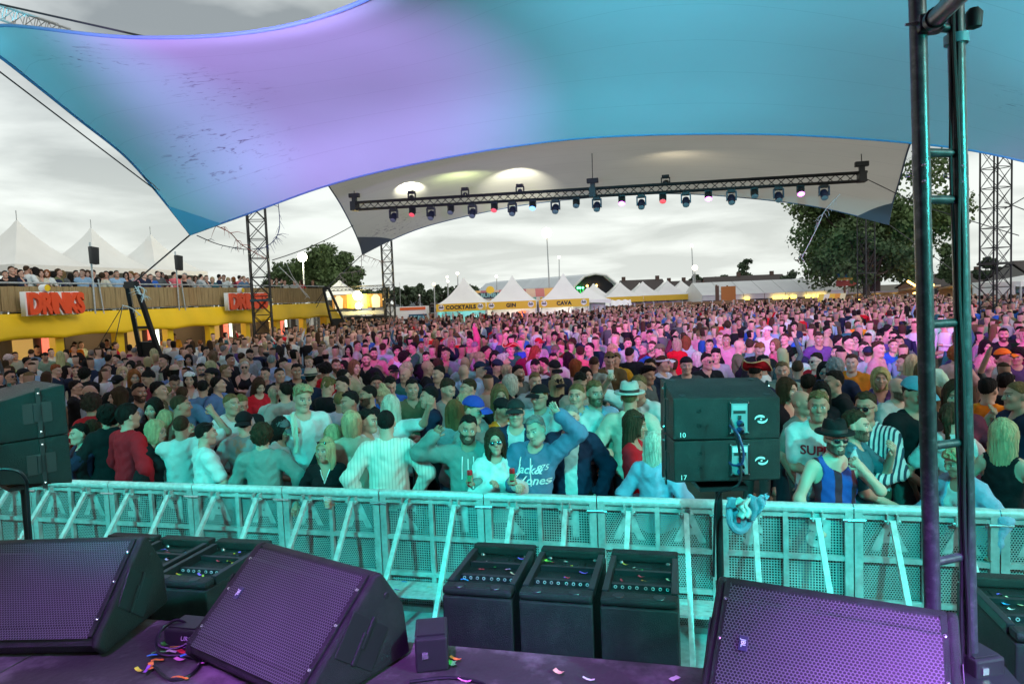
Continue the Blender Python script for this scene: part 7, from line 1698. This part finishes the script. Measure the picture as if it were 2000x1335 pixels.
def board_fence(pa, pb, d, py, h, label, n):
    a, b = cp(pa, py, d), cp(pb, py, d); a.z = b.z = 0; root = empty('board_fence', a, math.atan2(b.y - a.y, b.x - a.x), label, 'fence', 'board fences behind the crowd'); w = (b - a).length
    for i in range(n):
        for k in range(6): MB().box((w * (i + .5) / n, 0, h * (k + .5) / 6), (w / n - .1, .03, h / 6 - .03)).build('board', WF, root)
        MB().box((w * i / n, .05, h / 2), (.1, .1, h + .08)).build('post', M['alu'], root)
board_fence(1135, 1180, 62, 600, 2.25, 'board fence right of the cava tent', 3); board_fence(1240, 1352, 60, 600, 2.0, 'board fence behind the crowd below the far tents', 6)
board_fence(1350, 1475, 60, 590, 1.95, 'board fence behind the crowd left of the banner', 6); board_fence(1475, 1800, 57, 590, 1.95, 'long board fence behind the crowd below the big tree', 12)
def marquee():
    d = 76; a, b = cp(1352, 585, d), cp(1622, 572, d); a.z = b.z = 0; root = empty('long_marquee', (a + b) / 2, math.atan2(b.y - a.y, b.x - a.x), 'long low white marquee with yellow lamps under its eaves', 'marquee'); w = (b - a).length; ze, zp = 2.35, 3.75; n = 7
    for i in range(n):
        x0, x1 = -w / 2 + w * i / n + .03, -w / 2 + w * (i + 1) / n - .03
        for s in (-1, 1): MB().add([(x0, s * 4, ze), (x1, s * 4, ze), (x1, 0, zp), (x0, 0, zp), (x0, s * 4, ze - .05), (x1, s * 4, ze - .05), (x1, 0, zp - .05), (x0, 0, zp - .05)], [(0, 1, 2, 3), (7, 6, 5, 4), (0, 4, 5, 1), (1, 5, 6, 2), (2, 6, 7, 3), (3, 7, 4, 0)]).build('roof_panel', M['pvc'], root)
        MB().box(((x0 + x1) / 2, -3.9, ze - .3), (x1 - x0, .05, .5)).build('eave_strip', M['pvc'], root); MB().box(((x0 + x1) / 2, -3.7, (ze - .5) / 2), (x1 - x0, .05, ze - .6)).build('wall_panel', mat('marquee_wall', (.05, .06, .09), .6), root)
    for s in (-1, 1): MB().add([(s * w / 2, -4, 0), (s * w / 2, 4, 0), (s * w / 2, 4, ze), (s * w / 2, 0, zp), (s * w / 2, -4, ze)], [(0, 1, 2, 3, 4)]).build('gable', M['pvc'], root)
    for x in (-.2, .03, .12, .22, .30): MB().box((w * x, -4.2, ze - .55), (1.6 if x in (.03, .30) else .6, .12, .42), bev=.05).build('lit_sign', mat('lit_sign_yellow', (1, .75, .1), .4, emit=(1, .72, .12), estr=3), root)
marquee()
def chalet():
    a, b = cp(1152, 600, 64), cp(1228, 600, 64); root = empty('wooden_chalet', ((a.x + b.x) / 2, (a.y + b.y) / 2, 0), YAW, 'low wooden chalet with a white scalloped roof edge', 'chalet'); w = (b - a).length; z = cp(1190, 590, 64).z
    MB().box((0, 0, z / 2), (w, 2, z), bev=.02).build('body', WF, root); rows = [[(-w / 2 + w * i / 24, -1.1 - .25 * j, z + .18 - .25 * j + .05 * math.sin(i * 1.6)) for i in range(25)] for j in range(3)]; g = MB(); g.grid(rows); g.build('roof_edge', M['white'], root, 180)
    for i in range(4): MB().box((-w * .4 + i * w * .26, -1.02, z * .55), (.5, .05, .5)).build('window', mat('chalet_window', (.06, .05, .04), .3), root)
chalet()
def banner(px0, px1, py, d, h, label, cols):
    a, b = cp(px0, py, d), cp(px1, py, d); root = empty('advert_banner', (a + b) / 2, YAW, label, 'banner'); w = (b - a).length; n = len(cols)
    for i, c in enumerate(cols): MB().prism([(-w / 2 + w * i / n, -h / 2), (-w / 2 + w * (i + 1) / n, -h / 2), (-w / 2 + w * (i + 1) / n + .2, h / 2), (-w / 2 + w * i / n + .2, h / 2)], (0, 0, 0), (1, 0, 0), (0, 0, 1), (0, 1, 0), .05).build('banner_panel', mat('banner_%d%d' % (px0, i), c, .5), root)
    for s in (-1, 1): MB().tube((s * w / 2, .1, -h), (s * w / 2, .1, h / 2), .05, n=6).build('post', M['alu'], root)
banner(1595, 1648, 583, 56, .8, 'yellow and white banner on the board fence', [(.8, .6, .1), (.75, .72, .6), (.8, .5, .05), (.7, .3, .05), (.75, .7, .4)])
def signpost(px, py0, py1, d, label, blocks):
    q = cp(px, py1, d); root = empty('sign_post', (q.x, q.y, 0), YAW, label, 'sign post', 'painted sign posts'); zt = cp(px, py0, d).z; MB().tube((0, 0, 0), (0, 0, zt), .09, n=8).build('post', WF, root)
    for k, (c, w, h, dz) in enumerate(blocks): MB().box((random.uniform(-.1, .1), -.12, zt - dz), (w, .08, h)).build('board', mat('sign_%d_%d' % (px, k), c, .5), root)
signpost(1650, 524, 600, 62, 'post with blue, yellow and red boards in front of the big tree', [((.55, .5, .25), .9, .3, .2), ((.06, .3, .45), 1.7, .45, .6), ((.7, .5, .1), 1.5, .25, .95), ((.45, .10, .07), 1.8, .5, 1.35)]); signpost(1421, 557, 600, 66, 'post with an orange board in front of the marquee', [((.45, .16, .03), 1.4, 1.6, .9)]); signpost(1400, 556, 600, 66, 'thin dark post left of the orange board', [((.10, .05, .03), .35, 1.6, .9)])
# ================================================================ houses
ROOF = mat('dark_roof_tiles', (.055, .045, .042), .8, bump=.5, bscale=14, var=.25, vscale=6); BRICK = mat('brick_wall', (.20, .10, .065), .85, bump=.3, bscale=12, var=.25, vscale=3)
def house(pxl, pxr, pyr, pye, d, label, chim=(.2, .8), wallm=None, rz=0, rm=None):
    a, b = cp(pxl, 580, d), cp(pxr, 580, d); root = empty('house', ((a.x + b.x) / 2, (a.y + b.y) / 2, 0), YAW + rz, label, 'house', 'houses behind the festival ground'); w = (b - a).length; px = (pxl + pxr) / 2; zr, ze = cp(px, pyr, d).z, min(cp(px, pye, d).z, cp(px, pyr, d).z - 1.5)
    MB().box((0, 0, ze / 2), (w * .96, 7, ze)).build('wall', wallm or BRICK, root); ov = 4.2
    for s in (-1, 1): MB().add([(-w / 2, s * ov, ze - .2), (w / 2, s * ov, ze - .2), (w / 2 - .3, 0, zr), (-w / 2 + .3, 0, zr), (-w / 2, s * ov, ze - .35), (w / 2, s * ov, ze - .35), (w / 2 - .3, 0, zr - .15), (-w / 2 + .3, 0, zr - .15)], [(0, 1, 2, 3), (7, 6, 5, 4), (0, 4, 5, 1), (1, 5, 6, 2), (2, 6, 7, 3), (3, 7, 4, 0)]).build('roof', rm or ROOF, root)
    for s in (-1, 1): MB().add([(s * w * .475, -3.5, ze - .2), (s * w * .475, 3.5, ze - .2), (s * w * .475, 0, zr - .3)], [(0, 1, 2)]).build('gable', wallm or BRICK, root)
    for c in chim: MB().box((w * (c - .5), 0, zr + .15), (.6, .6, .9)).build('chimney', mat('chimney_brick', (.08, .05, .04), .85), root)
    for i in range(3): f = MB().box((w * (-.3 + .3 * i), -3.53, ze * .55), (1.3, .08, 1.2)).build('window', M['white'], root); MB().box((w * (-.3 + .3 * i), -3.58, ze * .55), (1.1, .04, 1.0)).build('pane', mat('window_pane', (.03, .035, .04), .1), f)
house(1208, 1298, 546, 570, 120, 'dark-roofed house left of the tall lamp pole', (.12, .85)); house(1300, 1372, 548, 570, 125, 'dark-roofed house behind the far lamp pole', (.1, .5)); house(1372, 1530, 538, 566, 122, 'long dark-roofed house behind the marquee', (.45, .85), rz=R(-4))
house(1778, 1900, 534, 556, 100, 'brick house behind the ladder truss', (.5,)); house(1880, 1935, 528, 556, 105, 'dark brick house right of the ladder truss', (.5,), mat('dark_brick', (.13, .065, .045), .85, bump=.3, bscale=12)); house(1968, 2060, 508, 540, 80, 'grey flat-faced building at the right edge', (), mat('grey_render', (.22, .21, .20), .8))
house(775, 835, 578, 592, 125, 'low grey-roofed house behind the container', (.3,), None, 0, mat('slate_roof', (.10, .11, .12), .7)); house(838, 900, 574, 588, 120, 'low brown-roofed house behind the cocktails tent', (.6,))
# right-hand stalls
def stall(px0, px1, py, d, h, label, col, lamps):
    a, b = cp(px0, py, d), cp(px1, py, d); root = empty('food_stall', ((a.x + b.x) / 2, (a.y + b.y) / 2, 0), YAW, label, 'stall', 'food stalls at the right'); w = (b - a).length; z = (a.z + b.z) / 2
    MB().box((0, -.6, z), (w, 2.6, .14), Euler((R(-8), 0, 0))).build('roof', mat('stall_roof_%d' % px0, col, .6), root); MB().box((0, .6, z / 2), (w * .96, .08, z)).build('back_wall', mat('stall_inner', (.18, .11, .05), .7), root); MB().box((0, -1.6, .5), (w * .96, .5, 1.0)).build('counter', WF, root)
    for i in range(lamps): l = MB().lathe([(.001, -.12), (.13, -.08), (.15, .04), (.001, .1)], (-w * .42 + w * .84 * (i + .5) / lamps, -1.2, z - .42), 10).build('lamp_bulb', mat('bulb_amber', (1, .6, .15), .4, emit=(1, .55, .12), estr=9), root, True)
stall(1762, 1812, 563, 62, 2.6, 'food stall with amber lamps left of the ladder truss', (.42, .36, .27), 4); stall(1840, 1882, 560, 62, 2.6, 'food stall with orange glow between the truss tubes', (.45, .36, .24), 3); stall(1640, 1760, 574, 66, 2.4, 'low pale stall roofs under the big tree', (.45, .43, .40), 3); stall(1880, 1925, 562, 60, 2.6, 'dark food stall right of the ladder truss', (.20, .16, .12), 2)
P = bez([cp(1774, 549, 58), cp(1790, 558, 58), cp(1805, 560, 58), cp(1822, 556, 58)], 8); sl = empty('string_lights', (P[0].x, P[0].y, 0), 0, 'sagging string of amber bulbs left of the ladder truss', 'string lights'); o0 = Vector((P[0].x, P[0].y, 0)); MB().path([p - o0 for p in P], .02, 5).build('wire', M['rubber'], sl)
for p in P[::2]: MB().lathe([(.001, -.14), (.10, -.08), (.11, .02), (.001, .08)], p - o0, 8).build('bulb', mat('bulb_amber', (1, .6, .15), .4), sl, True)
# ================================================================ lamp posts
def lamp_post(px, pyl, pyb, d, label, r=.16, strength=30, col=(1, .86, .6), head='globe', power=0, lean=0, arm=False, m=None):
    q = cp(px, pyb, d); t = cp(px - lean, pyl, d); root = empty('lamp_post', (q.x, q.y, 0), 0, label, 'lamp post', 'lamp posts'); tp = Vector((t.x - q.x, t.y - q.y, t.z))
    MB().tube((0, 0, 0), tp, min(.09, r * .5), min(.06, r * .4), 8).build('pole', M['alu'], root, True); mm = mat('lamp_glow_%d' % int(strength * 10 + col[2] * 100), col, .4, emit=col, estr=strength)
    MB().lathe([(.001, -r), (r * .7, -r * .7), (r, 0), (r * .7, r * .7), (.001, r)], tp + Vector((0, -.1, r * .4)), 14).build('lamp_globe', mm, root, True)
    if power: li = bpy.data.lights.new('lamp_light', 'POINT'); li.energy = power; li.color = col; li.shadow_soft_size = r; lo = bpy.data.objects.new('lamp_light', li); COL.objects.link(lo); lo.parent = root; lo.location = tp + Vector((0, -.6, 0))
    return root
lamp_post(592, 506, 570, 58, 'blazing white floodlight on a pole in front of the left tree', .42, 14, (1, .95, .62), power=700); lamp_post(1075, 459, 590, 75, 'tall pole with a big glowing globe in the centre sky', .58, 5, (1, .84, .56), lean=7); lamp_post(1092, 503, 590, 95, 'thin lamp post right of the tall glowing globe', .16, 14)
lamp_post(1356, 481, 590, 95, 'tall thin lamp post with a small lamp behind the marquee end', .18, 14, lean=5); lamp_post(1357, 525, 590, 88, 'lamp post with a round glowing globe by the marquee', .36, 6, (1, .82, .5)); lamp_post(894, 535, 600, 80, 'lamp post above the cocktails tent peak', .16, 14); lamp_post(906, 550, 600, 90, 'small lamp right of the cocktails tent peak', .14, 14)
lamp_post(874, 542, 590, 92, 'lamp post left of the cocktails tent peak', .16, 12, (1, .75, .5)); lamp_post(875, 550, 590, 90, 'lower lamp on the post left of the cocktails peak', .15, 16, (1, .75, .5)); lamp_post(970, 541, 590, 95, 'lamp post between the cocktails and gin peaks', .17, 14, (1, .8, .6)); lamp_post(848, 556, 590, 72, 'orange street lamp before the far trees', .15, 12, (1, .55, .15)); lamp_post(781, 553, 600, 75, 'unlit thin pole left of the container', .06, .2, (.6, .6, .6))
lamp_post(820, 577, 600, 62, 'curved street lamp behind the container', .08, .5, (.8, .75, .7))
# ================================================================ trees
LEAF = {}
def leafmat(k, col):
    if k not in LEAF:
        m = mat('leaves_' + k, col, .7, var=.55, vscale=.55); LEAF[k] = m
    return LEAF[k]
BARK = mat('bark', (.06, .045, .035), .9, bump=.8, bscale=12)
def tree(px, pyt, pyb, d, wpx, label, k='oak', col=(.035, .06, .022), n=9000, ls=.30, trunk_to=None, seed=1, shape='round', group='trees around the ground', off=(0, 0)):
    rr = np.random.default_rng(seed); q = cp(px, pyb, d); zt, zb = cp(px, pyt, d).z, cp(px, pyb, d).z; root = empty('tree', (q.x, q.y, 0), 0, label, 'tree', group); W = wpx * d / F / 2; Hh = (zt - zb) / 2; zc = (zt + zb) / 2
    # limbs, then leaf clumps round their ends
    ends = []; tb = MB(); tb.path([(0, 0, 0), (W * .02, 0, zc * .35), (0, 0, zc * .7), (W * .05, 0, zc)], [W * .055 + .12, W * .045 + .1, W * .035 + .06, W * .02], 8); nc = 46 if n > 5000 else 22
    cl = []
    while len(cl) < nc:
        v = rr.uniform(-1, 1, 3)
        if shape == 'round' and (v ** 2).sum() > 1: continue
        if shape == 'poplar' and v[0] ** 2 + v[1] ** 2 > .9: continue
        if (v ** 2).sum() < .22: continue
        c = np.array([v[0] * W * .84, v[1] * W * .84, zc + v[2] * Hh * .86]); cl.append((c, rr.uniform(.17, .30) * W if shape == 'round' else rr.uniform(.35, .6) * W))
    for c, r in cl[:26]: s_ = np.array([0, 0, zc * rr.uniform(.45, .85)]); md = (s_ + c) / 2 + rr.uniform(-.3, .3, 3); tb.path([s_, md, c], [W * .022 + .03, W * .014 + .02, .015], 5)
    tb.build('trunk', BARK, root, True)
    per = n // nc; V, Fq = [], []
    cen = np.concatenate([np.repeat(c[None], per, 0) for c, r in cl]); rad = np.concatenate([np.full(per, r) for c, r in cl]); N_ = len(cen)
    dirs = rr.normal(size=(N_, 3)); dirs /= np.linalg.norm(dirs, axis=1)[:, None]; rad = rad * rr.random(N_) ** .45 * rr.uniform(.75, 1.2, N_); P = cen + dirs * rad[:, None] * np.array([1, 1, .75])
    a = rr.normal(size=(N_, 3)); a /= np.linalg.norm(a, axis=1)[:, None]; b = np.cross(a, rr.normal(size=(N_, 3))); b /= np.linalg.norm(b, axis=1)[:, None]; s = ls * rr.uniform(.6, 1.4, N_)[:, None]
    V = np.stack([P - a * s * .5, P + b * s * .32, P + a * s * .5, P - b * s * .32], 1).reshape(-1, 3); me = bpy.data.meshes.new('crown'); me.from_pydata(V, [], np.arange(len(V)).reshape(-1, 4).tolist()); me.update(); o = obj('crown', me, leafmat(k, col), root); o['kind'] = 'stuff'
    return root
tree(1705, 290, 590, 66, 360, 'huge dark broadleaf tree at the right, behind the ladder truss', 'oak', (.085, .14, .04), 34000, .40, seed=3)
tree(1690, 420, 560, 60, 210, 'smaller dark tree in front of the big tree, beside the tower', 'oak2', (.065, .115, .04), 9000, .38, seed=4)
tree(648, 479, 590, 72, 150, 'broad dark green tree behind the floodlight at the left', 'wil', (.075, .12, .04), 20000, .34, seed=5); tree(570, 510, 590, 74, 110, 'lower tree left of the floodlight, behind the tower', 'wil2', (.065, .105, .04), 9000, .34, seed=6); tree(700, 555, 610, 70, 70, 'dark shrubby tree right of the far canopy corner', 'wil2', (.065, .105, .04), 5000, .3, seed=16)
for i, (px, t, w, d) in enumerate(((730, 566, 50, 100), (752, 560, 55, 105), (790, 556, 60, 110), (815, 552, 50, 112), (838, 560, 40, 108), (862, 552, 46, 112), (890, 556, 40, 116), (925, 553, 40, 116), (945, 556, 36, 118))): tree(px, t, 596, d, w, 'dark tree in the far line, number %s from the left behind the %s' % (('one', 'two', 'three', 'four', 'five', 'six', 'seven', 'eight', 'nine')[i], 'screen' if px < 800 else 'cocktails tent'), 'far', (.055, .085, .045), 2600, .5, seed=20 + i, group='trees in the far line')
tree(1453, 502, 566, 130, 30, 'tall narrow ivy-clad tree above the long house', 'pop', (.05, .085, .04), 4000, .4, seed=40, shape='poplar'); tree(1362, 536, 580, 135, 44, 'round tree behind the far lamp pole', 'far', (.055, .085, .045), 2600, .5, seed=41); tree(1405, 533, 580, 135, 50, 'round tree left of the ivy-clad tree', 'far', (.055, .085, .045), 2600, .5, seed=42); tree(1548, 527, 590, 100, 60, 'dark green tree right of the long house', 'far', (.055, .085, .045), 3600, .45, seed=43)
tree(1858, 470, 560, 90, 46, 'conical tree framed by the ladder truss', 'wil2', (.065, .105, .04), 4000, .4, seed=44, shape='poplar'); tree(1930, 500, 570, 92, 60, 'dark tree behind the right lattice tower', 'far', (.055, .085, .045), 3600, .45, seed=45); tree(1990, 545, 580, 100, 60, 'hedge-like tree below the grey building', 'far', (.055, .085, .045), 2600, .45, seed=46)
